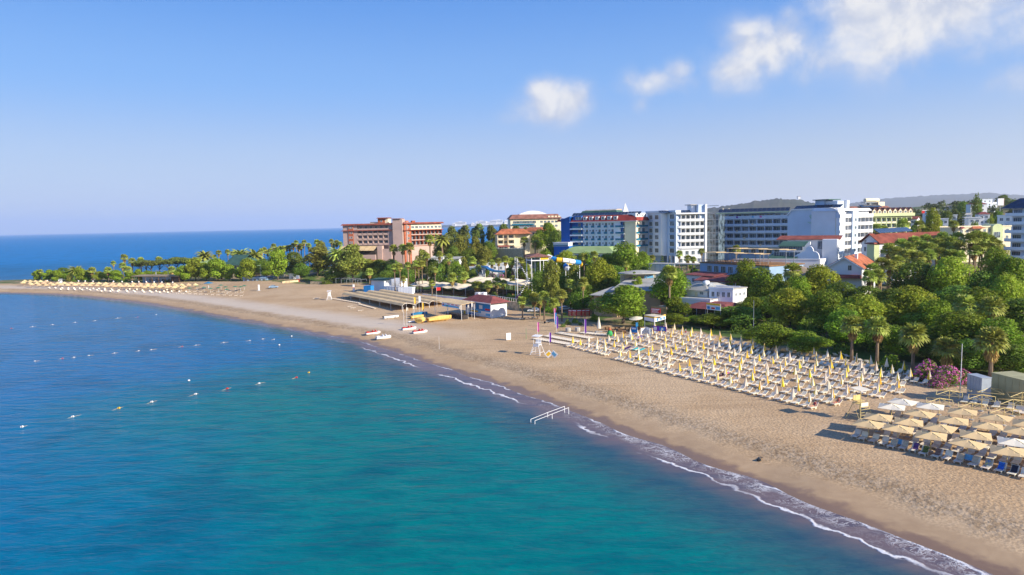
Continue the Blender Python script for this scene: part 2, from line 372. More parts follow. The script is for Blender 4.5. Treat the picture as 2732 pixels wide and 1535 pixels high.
# ------------------------------------------------------------------ sea
def sea_material():
    Ms = bpy.data.materials.new('sea_water'); Ms.use_nodes = True; MATS['sea'] = Ms
    t = Ms.node_tree; N = t.nodes; L = t.links; bs = N['Principled BSDF']
    def n(k, **kw):
        o = N.new(k)
        for a, v in kw.items(): setattr(o, a, v)
        return o
    def mixc(f, a, b):
        o = n('ShaderNodeMix', data_type='RGBA')
        for s_, v in ((0, f), (6, a), (7, b)):
            if hasattr(v, 'links'): L.new(v, o.inputs[s_])
            elif isinstance(v, tuple): o.inputs[s_].default_value = (*v, 1)
            else: o.inputs[s_].default_value = v
        return o.outputs[2]
    def rng_(v, a, b, c=0.0, d=1.0):
        o = n('ShaderNodeMapRange'); o.interpolation_type = 'SMOOTHSTEP'; L.new(v, o.inputs[0])
        for i, x in enumerate((a, b, c, d)): o.inputs[i + 1].default_value = x
        return o.outputs[0]
    def math_(op, a, b):
        o = n('ShaderNodeMath', operation=op)
        for i, v in enumerate((a, b)):
            if hasattr(v, 'links'): L.new(v, o.inputs[i])
            else: o.inputs[i].default_value = v
        return o.outputs[0]
    ge = n('ShaderNodeNewGeometry'); pos = ge.outputs['Position']
    def noise(sc, det=4, dist=0.0, rot=0.0, stretch=(1, 1, 1)):
        mp = n('ShaderNodeMapping'); mp.inputs['Rotation'].default_value = (0, 0, rot); mp.inputs['Scale'].default_value = stretch; L.new(pos, mp.inputs[0])
        o = n('ShaderNodeTexNoise'); o.inputs['Scale'].default_value = sc; o.inputs['Detail'].default_value = det; o.inputs['Distortion'].default_value = dist
        L.new(mp.outputs[0], o.inputs['Vector']); return o.outputs[0]
    sh = n('ShaderNodeAttribute', attribute_name='shore').outputs['Fac']
    off = math_('MULTIPLY', sh, -1.0)
    offn = math_('ADD', off, math_('MULTIPLY', math_('SUBTRACT', noise(0.035, 3), 0.5), 34.0))
    sepP = n('ShaderNodeSeparateXYZ'); L.new(pos, sepP.inputs[0])
    offn = math_('ADD', offn, rng_(sepP.outputs['Y'], 110.0, 200.0, 0.0, 75.0))
    near = math_('ADD', off, math_('MULTIPLY', math_('SUBTRACT', noise(0.22, 4), 0.5), 5.0))
    deep = lin(0, 104, 154); deeper = lin(0, 120, 182); teal = lin(0, 114, 116); shal = lin(50, 88, 102); sandy = lin(112, 98, 102)
    c = mixc(rng_(offn, 40, 95), teal, deep)
    c = mixc(rng_(off, 130, 420), c, deeper)
    # sea-grass patches on the bottom
    gp = rng_(noise(0.045, 5, 0.6), 0.50, 0.66)
    c = mixc(math_('MULTIPLY', gp, rng_(off, 12, 30, 0, 0.35)), c, lin(0, 70, 96))
    near = math_('MULTIPLY', near, rng_(sepP.outputs['Y'], 150.0, 220.0, 1.0, 2.2))
    c = mixc(rng_(near, 21, 8), c, shal)
    c = mixc(rng_(near, 9.0, 2.5), c, sandy)
    # wave-crest tone
    wv = noise(0.55, 4, 0.5, 0.35, (0.32, 1.0, 1))
    c = mixc(rng_(wv, 0.42, 0.70, 0.0, 0.30), c, lin(0, 56, 92))
    # foam: broken lace at the edge, thin breaking lines a few metres out
    along = noise(0.05, 3)
    def veins(sc, rot, st, off_, k):
        mp = n('ShaderNodeMapping'); mp.inputs['Rotation'].default_value = (0, 0, rot); mp.inputs['Scale'].default_value = st; mp.inputs['Location'].default_value = off_; L.new(pos, mp.inputs[0])
        o = n('ShaderNodeTexNoise'); o.inputs['Scale'].default_value = sc; o.inputs['Detail'].default_value = 5; o.inputs['Distortion'].default_value = 1.1; o.inputs['Roughness'].default_value = 0.62
        L.new(mp.outputs[0], o.inputs['Vector']); return math_('MULTIPLY', n_abs(math_('SUBTRACT', o.outputs[0], 0.5)), k)
    def n_abs(v):
        o = n('ShaderNodeMath', operation='ABSOLUTE'); L.new(v, o.inputs[0]); return o.outputs[0]
    lace = math_('MINIMUM', veins(0.55, 1.02, (0.6, 1.0, 1), (0, 0, 0), 14.0), veins(0.9, 0.9, (0.8, 0.9, 1), (7, 3, 0), 12.0))
    fz = math_('ADD', off, math_('MULTIPLY', math_('SUBTRACT', noise(0.33, 4), 0.5), 3.4))
    sxyz = n('ShaderNodeSeparateXYZ'); L.new(pos, sxyz.inputs[0])
    vis = rng_(math_('ADD', sxyz.outputs['Y'], math_('MULTIPLY', along, 70.0)), 165.0, 125.0)
    band = math_('MULTIPLY', rng_(fz, -0.8, 0.2), rng_(fz, 3.6, 1.0))
    lc = math_('MULTIPLY', rng_(lace, 0.5, 0.06), rng_(noise(0.35, 4), 0.34, 0.60, 0.15, 0.95))
    foam = math_('MULTIPLY', math_('MULTIPLY', math_('MULTIPLY', band, lc), vis), 0.8)
    ln1 = math_('MULTIPLY', rng_(fz, 3.4, 3.75), rng_(fz, 4.2, 3.85)); ln1 = math_('MULTIPLY', ln1, rng_(along, 0.46, 0.56))
    ln2 = math_('MULTIPLY', rng_(fz, -0.35, 0.05), rng_(fz, 0.5, 0.15)); ln2 = math_('MULTIPLY', ln2, rng_(noise(0.16, 3), 0.45, 0.6, 0.1, 0.8))
    ln1 = math_('MULTIPLY', ln1, rng_(sxyz.outputs['Y'], 210.0, 150.0)); ln2 = math_('MULTIPLY', ln2, rng_(sxyz.outputs['Y'], 230.0, 120.0, 0.25, 1.0))
    foam = math_('MINIMUM', math_('ADD', foam, math_('ADD', ln1, ln2)), 1.0)
    c = mixc(foam, c, (0.72, 0.72, 0.74))
    L.new(c, bs.inputs['Base Color'])
    bs.inputs['IOR'].default_value = 1.10; bs.inputs['Specular IOR Level'].default_value = 0.5
    dist = n('ShaderNodeVectorMath', operation='LENGTH'); L.new(pos, dist.inputs[0])
    rf = rng_(dist.outputs['Value'], 80.0, 900.0, 0.13, 0.42)
    L.new(math_('MAXIMUM', rf, math_('MULTIPLY', foam, 0.8)), bs.inputs['Roughness'])
    h = math_('ADD', math_('MULTIPLY', noise(0.42, 3, 0.3, 0.32, (0.35, 1, 1)), 1.0), math_('MULTIPLY', noise(1.7, 3, 0.2, 0.25, (0.45, 1, 1)), 0.32))
    h = math_('MULTIPLY', h, rng_(off, 0.0, 16.0, 0.15, 1.0))
    h = math_('ADD', h, math_('MULTIPLY', foam, 0.25))
    bp = n('ShaderNodeBump'); bp.inputs['Strength'].default_value = 0.42; bp.inputs['Distance'].default_value = 0.9
    L.new(h, bp.inputs['Height']); L.new(bp.outputs[0], bs.inputs['Normal'])
sea_material()
_a = np.linspace(-math.pi, math.pi, 721)
_r = np.concatenate([np.linspace(0.5, 30, 10)[:-1], np.linspace(30, 240, 190)[:-1], np.geomspace(240, 700, 70)[:-1], np.geomspace(700, 45000, 30)])
X, Y, F = polar(_a, _r); S = polydist(SHORE, X, Y)
keep = (S[F] < 14).any(1) 
Zs = 0.02 * np.sin(X * 0.5 + 0.9 * Y + np.sin(X * 0.17) * 2) * sstep(5, 25, -S) * (np.hypot(X, Y) < 500)
tag(obj('sea', from_np('sea', np.stack([X, Y, Zs], 1), F[keep], 'sea', {'shore': S}, True)), kind='structure')
# ------------------------------------------------------------------ vegetation
nr = np.random.RandomState(11)
mat('leaf_mid', (0.25, 0.36, 0.03), 0.6, 0.25, 0.35, isl=0.35, objv=0.22, transl=0.38, spec=0.2)
mat('leaf_yellow', (0.37, 0.43, 0.038), 0.6, 0.22, 0.35, isl=0.35, objv=0.18, transl=0.4, spec=0.2)
mat('leaf_dark', (0.19, 0.28, 0.035), 0.6, 0.25, 0.35, isl=0.35, objv=0.22, transl=0.36, spec=0.2)
mat('leaf_olive', (0.29, 0.3, 0.05), 0.65, 0.25, 0.3, isl=0.4, objv=0.2, transl=0.36, spec=0.2)
mat('leaf_bright', (0.31, 0.41, 0.035), 0.6, 0.2, 0.35, isl=0.32, objv=0.15, transl=0.4, spec=0.2)
mat('needle', (0.17, 0.21, 0.045), 0.7, 0.25, 0.4, isl=0.35, objv=0.2, transl=0.18, spec=0.15)
mat('palm_leaf', (0.36, 0.405, 0.07), 0.5, 0.2, 0.6, isl=0.3, objv=0.2, transl=0.22, spec=0.35)
mat('palm_dry', (0.52, 0.36, 0.13), 0.8, 0.25, 1.0, isl=0.35, objv=0.2, transl=0.15)
mat('palm_trunk', (0.23, 0.165, 0.11), 0.9, 0.3, 2.5, bump=0.6)
mat('bark', (0.13, 0.10, 0.075), 0.9, 0.3, 2.0, bump=0.6)
mat('flower_pink', (0.74, 0.16, 0.48), 0.6, 0.15, 1.0, isl=0.35, transl=0.25)
mat('flower_magenta', (0.42, 0.04, 0.24), 0.6, 0.15, 1.0, isl=0.35, transl=0.25)

def cards(P, Nrm, size, jit=0.35, aspect=0.7):
    """irregular leaf-clump quads at P facing Nrm"""
    n = len(P); Nrm = Nrm / np.linalg.norm(Nrm, axis=1, keepdims=True)
    a = nr.normal(size=(n, 3)); U = np.cross(Nrm, a); U /= np.linalg.norm(U, axis=1, keepdims=True) + 1e-9; W = np.cross(Nrm, U)
    sz = size * (0.6 + 0.8 * nr.rand(n, 1)); V = []
    for du, dw in ((-1, -.15), (0.1, -1), (1, .15), (-0.1, 1)):
        j = 1 + jit * (nr.rand(n, 1) * 2 - 1)
        V.append(P + U * sz * 0.5 * du * j + W * sz * 0.5 * dw * aspect * j + Nrm * sz * 0.14 * (nr.rand(n, 1) - 0.5))
    V = np.stack(V, 1).reshape(-1, 3); F = np.arange(n * 4).reshape(n, 4); return V, F
def crown(name, lobes, n, size, matn, outward=0.8, shell=(0.5, 1.2), squash=1.0, extra=None):
    """lobes: (x, y, z, r, rz)"""
    Lb = np.array(lobes); w = Lb[:, 3] ** 2; idx = nr.choice(len(Lb), n, p=w / w.sum())
    d = nr.normal(size=(n, 3)); d[:, 2] += 0.25; d /= np.linalg.norm(d, axis=1, keepdims=True)
    rad = shell[0] + (shell[1] - shell[0]) * nr.rand(n, 1) ** 0.6
    sc = np.stack([Lb[idx, 3], Lb[idx, 3], Lb[idx, 4]], 1)
    P = Lb[idx, :3] + d * rad * sc
    # drop those buried deep inside other lobes
    keep = np.ones(n, bool)
    for l in Lb:
        q = ((P - l[:3]) / np.array([l[3], l[3], l[4]])); keep &= (q ** 2).sum(1) > 0.34
    P = P[keep]; d = d[keep]
    V, F = cards(P, d * outward + nr.normal(size=d.shape) * 0.5, size)
    return from_np(name, V, F, matn)
def lobes_round(k, w, z0, z1, r, seed):
    g = np.random.RandomState(seed); out = []
    for i in range(k):
        t = g.rand(); z = z0 + (z1 - z0) * t; e = math.sqrt(max(0.05, 1 - (2 * t - 0.85) ** 2)); a = g.rand() * 6.28; q = w * e * math.sqrt(g.rand()) * 0.75
        rr = r * (0.5 + 0.85 * g.rand()); out.append((q * math.cos(a), q * math.sin(a), z, rr, rr * 0.82))
    return out
def trunk_mesh(name, h, r, limbs, seed, spread=2.2, matn='bark'):
    g = random.Random(seed); b = MB(); p = Vector((0, 0, -0.4)); 
    for i in range(4):
        q = p + Vector((g.uniform(-.15, .15), g.uniform(-.15, .15), (h + .4) / 4)); b.tube(p, q, r * (1 - i * .15), r * (1 - (i + 1) * .15), 7); p = q
    for i in range(limbs):
        a = i * 6.28 / limbs + g.uniform(-.4, .4); s0 = Vector((0, 0, h * g.uniform(.6, .98)))
        m_ = s0 + Vector((math.cos(a) * spread * .5, math.sin(a) * spread * .5, 1.2)); e = m_ + Vector((math.cos(a) * spread * .5, math.sin(a) * spread * .5, 1.6))
        b.tube(s0, m_, r * .45, r * .3, 5); b.tube(m_, e, r * .3, r * .1, 5)
    return b.mesh(name, matn)
# --- prototypes, all 10 m tall and about 10 m across: scaled per tree
PROTO = {}
def proto_tree(kind, matn, k, w, z0, z1, r, n, size, seeds, trunk_h=3.0, tr=0.28, limbs=5, **kw):
    PROTO[kind] = []
    for sdd in seeds:
        lb = lobes_round(k, w, z0, z1, r, sdd)
        PROTO[kind].append([('trunk', trunk_mesh('trunk', trunk_h, tr, limbs, sdd)), ('crown', crown('crown', lb, n, size, matn, **kw))])
proto_tree('mid', 'leaf_mid', 21, 3.6, 3.0, 8.6, 1.75, 11500, 0.37, (1, 2, 3))
proto_tree('yellow', 'leaf_yellow', 21, 3.6, 3.0, 8.6, 1.7, 11500, 0.37, (4, 5))
proto_tree('dark', 'leaf_dark', 22, 3.7, 2.2, 8.6, 1.75, 11000, 0.38, (6, 7))
proto_tree('bright', 'leaf_bright', 15, 3.4, 2.6, 8.7, 1.7, 5200, 0.60, (8, 9))
proto_tree('olive', 'leaf_olive', 20, 3.6, 2.4, 9.0, 1.35, 6200, 0.42, (10, 12), shell=(0.3, 1.15))
proto_tree('pine', 'needle', 18, 3.4, 3.2, 9.0, 1.35, 5200, 0.44, (13, 14), shell=(0.4, 1.1), trunk_h=4)
# stone pine: flat umbrella on a bare trunk
PROTO['stone_pine'] = []
for sdd in (15, 16):
    g = np.random.RandomState(sdd); lb = [(q * math.cos(a), q * math.sin(a), 7.6 + g.rand() * 1.1, 1.7, 1.0) for a, q in zip(g.rand(14) * 6.28, 3.4 * np.sqrt(g.rand(14)))]
    PROTO['stone_pine'].append([('trunk', trunk_mesh('trunk', 6.2, 0.3, 6, sdd, 2.4)), ('crown', crown('crown', lb, 3600, 0.55, 'needle'))])
# cypress: a narrow flame
g = np.random.RandomState(3); lb = [(g.normal() * .8, g.normal() * .8, z, 1.9 * (1 - ((z - 3.2) / 7.4) ** 2 if z > 3.2 else .55 + .14 * z) + .25, 1.3) for z in np.linspace(0.6, 9.4, 22)]
PROTO['cypress'] = [[('trunk', trunk_mesh('trunk', 1.2, .3, 0, 3)), ('crown', crown('crown', lb, 5200, .5, 'leaf_dark'))]]
# layered conifer (araucaria): open whorls
PROTO['conifer'] = []
b = MB(); b.tube((0, 0, -.3), (0, 0, 9.8), .22, .04, 6); tm = b.mesh('trunk', 'bark'); P = []; D = []
for i in range(11):
    z = 1.4 + i * .78; rr = 4.2 * (1 - i / 12.0)
    for k in range(9):
        a = k * 6.28 / 9 + i * .4
        for q in np.linspace(.15, 1, 16):
            for _ in range(2): P.append((rr * q * math.cos(a) + nr.normal() * .18, rr * q * math.sin(a) + nr.normal() * .18, z + .25 * q * rr * .3 + nr.normal() * .06)); D.append((nr.normal() * .4, nr.normal() * .4, 1))
V, F = cards(np.array(P), np.array(D), .5); PROTO['conifer'].append([('trunk', tm), ('crown', from_np('crown', V, F, 'leaf_dark'))])
# shrubs (unit 2 m), flowering shrubs
def shrub(kind, leafm, flower=None, share=0.5, n=1500, seeds=(1, 2)):
    PROTO[kind] = []
    for s_ in seeds:
        lb = lobes_round(9, 0.85, 0.35, 1.55, 0.52, s_ + 40); lb += [(math.cos(a) * .6, math.sin(a) * .6, .3, .5, .4) for a in np.linspace(0, 5.2, 6)]
        parts = [('foliage', crown('foliage', lb, n, .17, leafm))]
        if flower: parts.append(('blossom', crown('blossom', [(x, y, z + .06, r * 1.04, q * 1.04) for x, y, z, r, q in lb], int(n * share), .14, flower, shell=(.95, 1.1))))
        b = MB(); [b.tube((0, 0, -.1), (math.cos(a) * .4, math.sin(a) * .4, .9), .04, .02, 4) for a in (0, 1.6, 3.1, 4.7)]; parts.append(('stem', b.mesh('stem', 'bark')))
        PROTO[kind].append(parts)
shrub('shrub', 'leaf_mid'); shrub('shrub_dark', 'leaf_dark'); shrub('shrub_yellow', 'leaf_yellow'); shrub('oleander', 'leaf_dark', 'flower_pink', 0.75); shrub('bougainvillea', 'leaf_dark', 'flower_magenta', 0.7); shrub('shrub_brown', 'leaf_olive')
# --- fan palm: crown of fans, dry skirt, trunk
def fan(b, base, az, elv, pet, rad, droop, nb=7):
    u = Vector((math.cos(az) * math.cos(elv), math.sin(az) * math.cos(elv), math.sin(elv))); side = Vector((-math.sin(az), math.cos(az), 0)); up = side.cross(u) * -1
    if up.z < 0: up = -up
    tip = base + u * pet + Vector((0, 0, -droop * .3)); b.add([base - side * .03, base + side * .03, tip + side * .03, tip - side * .03], [(0, 1, 2, 3)])
    for i in range(nb):
        t = (i / (nb - 1) - .5) * 2.5; d = (u * math.cos(t) + side * math.sin(t)).normalized(); w = side * math.cos(t) - u * math.sin(t)
        mid = tip + d * rad * .55 + up * .05; end = tip + d * rad + Vector((0, 0, -droop * (0.5 + .5 * abs(math.sin(t)))))
        b.add([tip, mid + w * .16 * rad, end, mid - w * .16 * rad], [(0, 1, 2, 3)])
def fan_crown(seed, n=34, rad=1.15):
    g = random.Random(seed); b = MB(); dry = MB()
    for i in range(n):
        t = i / n; fan(b, Vector((0, 0, .1 * g.random())), i * 2.4 + g.uniform(-.2, .2), 1.35 - 1.75 * t + g.uniform(-.15, .15), g.uniform(.75, 1.1), rad * g.uniform(.85, 1.1), .15 + .55 * t)
    for i in range(22):
        t = i / 22; fan(dry, Vector((0, 0, -.2 - 1.1 * t)), i * 2.4 + g.uniform(-.3, .3), -1.0 - .4 * g.random(), .55 * (1 - .4 * t), .95 * (1 - .35 * t), .5, 5)
    return b, dry
FAN = []
for s_ in (1, 2, 3):
    b, dry = fan_crown(s_, 42, 1.25); FAN.append((b.mesh('crown', 'palm_leaf'), dry.mesh('dry_skirt', 'palm_dry')))
b = MB(); prof = [(0.36, -.04), (.30, .05), (.24, .3), (.21, .7), (.19, 1.0)]
b.lathe(prof, 8); FAN_TRUNK = b.mesh('trunk', 'palm_trunk')
# --- date palm: arching feathers
def date_crown(seed, n=42):
    g = random.Random(seed); b = MB()
    for i in range(n):
        t = i / n; a = i * 2.4; e = 1.35 - 1.5 * t; Ln = g.uniform(3.0, 3.7); p = Vector((0, 0, 0)); u0 = Vector((math.cos(a), math.sin(a), 0)); side = Vector((-math.sin(a), math.cos(a), 0)); prev = None
        for k in range(7):
            q = k / 6; wv = .42 * math.sin(math.pi * (0.12 + .86 * q)); s_ = side * wv + Vector((0, 0, -wv * .55)); s2 = -side * wv + Vector((0, 0, -wv * .55))
            cur = (p.copy(), p + s_, p + s2)
            if prev: b.add([prev[0], prev[1], cur[1], cur[0], prev[2], cur[2]], [(0, 1, 2, 3), (0, 3, 5, 4)])
            prev = cur; p = p + (u0 * math.cos(e) + Vector((0, 0, math.sin(e)))) * Ln / 6; e -= .24
    return b.mesh('crown', 'palm_leaf')
DATE = [date_crown(1), date_crown(2)]

ORDS = ['first', 'second', 'third', 'fourth', 'fifth', 'sixth', 'seventh', 'eighth', 'ninth', 'tenth', 'eleventh', 'twelfth', 'thirteenth', 'fourteenth', 'fifteenth', 'sixteenth', 'seventeenth', 'eighteenth', 'nineteenth', 'twentieth', 'twenty-first', 'twenty-second', 'twenty-third', 'twenty-fourth', 'twenty-fifth', 'twenty-sixth', 'twenty-seventh', 'twenty-eighth', 'twenty-ninth', 'thirtieth']
def ordn(i): 
    if i < 30: return ORDS[i]
    n = i + 1; return f"{n}{'th' if 10 < n % 100 < 14 else {1: 'st', 2: 'nd', 3: 'rd'}.get(n % 10, 'th')}"
TREENAME = {'mid': 'broadleaf_tree', 'yellow': 'broadleaf_tree', 'dark': 'broadleaf_tree', 'bright': 'plane_tree', 'olive': 'eucalyptus_tree', 'pine': 'pine_tree', 'stone_pine': 'stone_pine', 'cypress': 'cypress_tree', 'conifer': 'conifer_tree', 'fan': 'fan_palm', 'date': 'date_palm', 'shrub': 'shrub', 'shrub_dark': 'shrub', 'shrub_yellow': 'shrub', 'shrub_brown': 'shrub', 'oleander': 'flowering_shrub', 'bougainvillea': 'flowering_shrub'}
TREELOOK = {'mid': 'green leafy tree', 'yellow': 'yellow-green leafy tree', 'dark': 'dark green leafy tree', 'bright': 'bright green plane tree', 'olive': 'olive-brown eucalyptus tree', 'pine': 'grey-green pine', 'stone_pine': 'flat-topped stone pine', 'cypress': 'narrow dark cypress', 'conifer': 'open-whorled dark conifer', 'fan': 'fan palm', 'date': 'feathery date palm', 'shrub': 'green shrub', 'shrub_dark': 'dark green shrub', 'shrub_yellow': 'yellowish shrub', 'shrub_brown': 'brownish shrub', 'oleander': 'pink flowering shrub', 'bougainvillea': 'magenta flowering shrub'}
def plant(kind, px, d, ytop, wpx=None, label=None, group=None, base=None):
    """px column, distance d, top at image row ytop; crown about wpx wide in the photograph"""
    top = at(px, ytop, d); zb = gz(top.x, top.y) if base is None else base; h = max(top.z - zb, 0.8)
    w = (wpx or 40) / FPX * d; a = rng.uniform(0, 6.28); nm = TREENAME[kind]; cat = 'palm' if kind in ('fan', 'date') else ('shrub' if 'shrub' in nm else 'tree')
    loc = (top.x, top.y, zb)
    if kind in ('fan', 'date'):
        t = thing(nm, label, cat, loc, a, group); s = (w / 3.7) if wpx else 1.0
        if kind == 'fan':
            cm = FAN[rng.randrange(3)]; hh = max(h - 1.5 * s, .8)
            o = obj('trunk', FAN_TRUNK, t); o.scale = (s, s, hh)
            for nme, me_ in zip(('crown', 'dry_skirt'), cm): o = obj(nme, me_, t, (0, 0, hh)); o.scale = (s, s, s)
        else:
            hh = max(h - 2.2 * s, .8); o = obj('trunk', FAN_TRUNK, t); o.scale = (s * 1.5, s * 1.5, hh); o = obj('crown', DATE[rng.randrange(2)], t, (0, 0, hh)); o.scale = (s,) * 3
        return t
    u = 2.0 if 'shrub' in nm else 10.0
    sw = w / (2.6 if u == 2 else {'cypress': 4.4, 'conifer': 8.6, 'stone_pine': 8.6}.get(kind, 7.7)); sh = h / (2.02 if u == 2 else {'cypress': 10.5, 'conifer': 9.8}.get(kind, 10.0))
    return inst(nm, PROTO[kind][rng.randrange(len(PROTO[kind]))], label, cat, loc, a, group, (sw, sw, sh))
def grove(where, group, rows, tail=''):
    """rows: (kind, px, d, ytop, wpx); every label is the look, the place and the count from the left among its own kind"""
    short = where
    looks = {}
    for r in rows: looks.setdefault(TREELOOK[r[0]], []).append(r)
    for look, rs in looks.items():
        rs.sort(key=lambda r: r[1])
        for i, r in enumerate(rs):
            lab = f'{look} {where}' if len(rs) == 1 else f'{ordn(i)} {look} from the left {where}'
            plant(r[0], r[1], r[2], r[3], r[4], lab, group)
# ------------------------------------------------------------------ where the trees stand (pixel column, distance, top row, width)
grove('in the thicket behind the closed parasols', 'thicket behind the closed parasols', [
 ('mid', 2060, 152, 862, 125), ('mid', 2150, 146, 885, 120), ('mid', 2002, 165, 880, 60), ('mid', 1905, 184, 838, 105), ('dark', 1965, 182, 815, 120), ('mid', 1862, 190, 842, 80),
 ('yellow', 2108, 176, 768, 120), ('mid', 2205, 170, 778, 120), ('yellow', 2290, 160, 786, 140), ('mid', 2255, 150, 830, 120), ('yellow', 2425, 160, 765, 140), ('mid', 2495, 150, 800, 140), ('mid', 2600, 152, 768, 150), ('mid', 2560, 134, 835, 170), ('mid', 2670, 128, 850, 150), ('dark', 2725, 150, 790, 130), ('mid', 2395, 140, 870, 130), ('dark', 2330, 150, 850, 110), ('dark', 2480, 138, 890, 130), ('dark', 2590, 126, 900, 130), ('dark', 2700, 122, 915, 120)])
grove('in the tall wood below the red-roofed houses', 'tall wood behind the beach', [
 ('dark', 2455, 195, 690, 130), ('yellow', 2530, 190, 682, 120), ('mid', 2700, 172, 682, 130), ('yellow', 2680, 165, 730, 90), ('yellow', 2182, 200, 707, 105), ('mid', 2130, 195, 735, 90), ('dark', 2050, 190, 790, 110), ('mid', 2010, 190, 790, 100), ('dark', 2240, 185, 750, 110), ('dark', 2310, 180, 760, 120), ('dark', 2380, 175, 765, 120), ('dark', 2620, 175, 720, 110), ('mid', 2660, 200, 660, 80), ('dark', 2560, 170, 760, 130), ('dark', 2730, 185, 730, 90)])
grove('near the terrace and kiosk roofs', 'trees among the kiosks', [
 ('mid', 1665, 196, 757, 150), ('mid', 1792, 205, 716, 105), ('mid', 1805, 196, 790, 85), ('mid', 1990, 212, 692, 88), ('mid', 2035, 206, 715, 92), ('yellow', 1706, 218, 737, 32), ('conifer', 1692, 220, 722, 34), ('mid', 1800, 186, 838, 75), ('shrub_dark', 1702, 190, 815, 40), ('dark', 1545, 222, 768, 62), ('shrub', 1585, 205, 835, 30), ('shrub', 1590, 226, 770, 44)])
grove('beside the water slide', 'trees round the water slide', [
 ('olive', 1468, 240, 690, 62), ('olive', 1532, 242, 704, 66), ('yellow', 1600, 238, 686, 78), ('dark', 1440, 250, 720, 50), ('yellow', 1574, 246, 706, 44), ('dark', 1500, 245, 735, 60), ('dark', 1615, 235, 735, 60), ('dark', 1560, 232, 758, 60), ('conifer', 1427, 262, 722, 26)])
grove('in front of the blue hotel', 'trees in front of the hotels', [
 ('mid', 1668, 275, 648, 112), ('mid', 1715, 285, 668, 60), ('mid', 1620, 282, 680, 70), ('yellow', 1512, 300, 667, 70), ('mid', 1455, 300, 668, 50), ('conifer', 1767, 290, 680, 26), ('mid', 1560, 290, 676, 60)])
grove('left of the orange-roofed house', 'pines on the hill', [
 ('pine', 1205, 415, 606, 46), ('pine', 1240, 420, 600, 52), ('pine', 1278, 425, 596, 56), ('pine', 1312, 420, 600, 48), ('pine', 1345, 440, 600, 50), ('pine', 1378, 445, 602, 50), ('pine', 1405, 450, 606, 40), ('olive', 1190, 375, 632, 42), ('olive', 1228, 372, 624, 50), ('olive', 1268, 370, 630, 50), ('dark', 1300, 372, 640, 46), ('olive', 1292, 360, 655, 50), ('dark', 1210, 365, 655, 46), ('dark', 1170, 380, 640, 34), ('dark', 1250, 362, 662, 50)])
grove('right of the orange-roofed house', 'trees by the orange-roofed house', [('mid', 1458, 395, 592, 64), ('dark', 1482, 372, 612, 54), ('mid', 1432, 385, 625, 40), ('dark', 1500, 360, 640, 40), ('dark', 1470, 350, 655, 44)])
grove('in front of the pink hotel', 'trees in front of the pink hotel', [
 ('olive', 938, 347, 650, 100), ('olive', 905, 352, 690, 60), ('dark', 890, 350, 715, 60), ('olive', 985, 350, 690, 56), ('dark', 1010, 345, 690, 60), ('dark', 1045, 340, 690, 50), ('olive', 1125, 345, 662, 44), ('dark', 1030, 330, 720, 60), ('olive', 1110, 330, 700, 60), ('dark', 1080, 325, 715, 50), ('shrub_dark', 870, 345, 745, 40)])
grove('at the neck of the peninsula', 'trees at the neck of the peninsula', [
 ('olive', 845, 378, 657, 112), ('dark', 778, 395, 668, 56), ('olive', 857, 440, 640, 36), ('bright', 738, 368, 668, 60), ('bright', 662, 372, 692, 56), ('dark', 800, 372, 700, 50), ('dark', 700, 420, 690, 50), ('olive', 790, 380, 712, 40)])
grove('on the peninsula behind the thatched parasols', 'plane trees on the peninsula', [
 ('bright', 578, 382, 692, 60), ('bright', 518, 388, 683, 52), ('bright', 488, 386, 706, 44), ('bright', 548, 384, 698, 40), ('bright', 610, 380, 708, 40), ('bright', 97, 430, 718, 26), ('bright', 126, 425, 718, 34), ('dark', 165, 428, 712, 40), ('bright', 150, 420, 722, 34), ('bright', 215, 415, 711, 40), ('yellow', 262, 412, 724, 30), ('bright', 310, 408, 722, 38), ('bright', 370, 402, 716, 28), ('shrub_brown', 185, 415, 725, 26), ('shrub', 232, 415, 730, 20), ('shrub_dark', 197, 412, 738, 16), ('shrub', 332, 408, 740, 18), ('yellow', 420, 415, 724, 30), ('yellow', 445, 412, 722, 34), ('shrub', 450, 392, 745, 30)])
grove('far out on the peninsula', 'stone pines on the peninsula', [('stone_pine', 388, 440, 691, 52), ('stone_pine', 426, 445, 692, 50), ('stone_pine', 470, 440, 684, 56), ('stone_pine', 505, 442, 690, 40), ('stone_pine', 372, 452, 698, 36), ('stone_pine', 655, 450, 680, 36)])
# palms
grove('in the row by the far shore', 'palms along the far shore', [('fan', p, d, y, 15 + (i % 3)) for i, (p, d, y) in enumerate([(607, 450, 667), (622, 455, 671), (697, 455, 664), (705, 460, 661), (722, 455, 663), (730, 470, 651), (740, 462, 660), (748, 465, 657), (757, 462, 657), (765, 468, 656), (772, 465, 655), (782, 462, 650), (790, 458, 642), (797, 466, 655), (803, 470, 651), (811, 462, 641), (823, 468, 650), (845, 460, 640), (884, 455, 639), (890, 462, 650), (898, 458, 642), (907, 455, 646), (714, 470, 668), (690, 462, 672)])])
grove('among the bathing huts on the peninsula', 'palms on the peninsula', [('fan', 245, 412, 714, 22), ('fan', 288, 408, 714, 22), ('fan', 302, 440, 697, 14), ('fan', 331, 445, 680, 20), ('fan', 340, 412, 712, 24), ('fan', 352, 440, 690, 20), ('fan', 327, 430, 702, 20), ('fan', 375, 450, 688, 20), ('fan', 423, 450, 686, 20), ('fan', 458, 400, 712, 22), ('date', 200, 425, 708, 26), ('date', 545, 430, 667, 34), ('fan', 583, 440, 669, 16), ('fan', 571, 440, 681, 14), ('date', 640, 435, 662, 36), ('date', 678, 430, 664, 38), ('fan', 108, 428, 720, 14)])
grove('in front of the pink hotel', 'palms in front of the pink hotel', [('fan', 1050, 335, 655, 26), ('fan', 1074, 332, 653, 26), ('fan', 1092, 330, 650, 28), ('fan', 1146, 345, 628, 28), ('date', 900, 372, 658, 40), ('date', 1178, 372, 622, 34)])
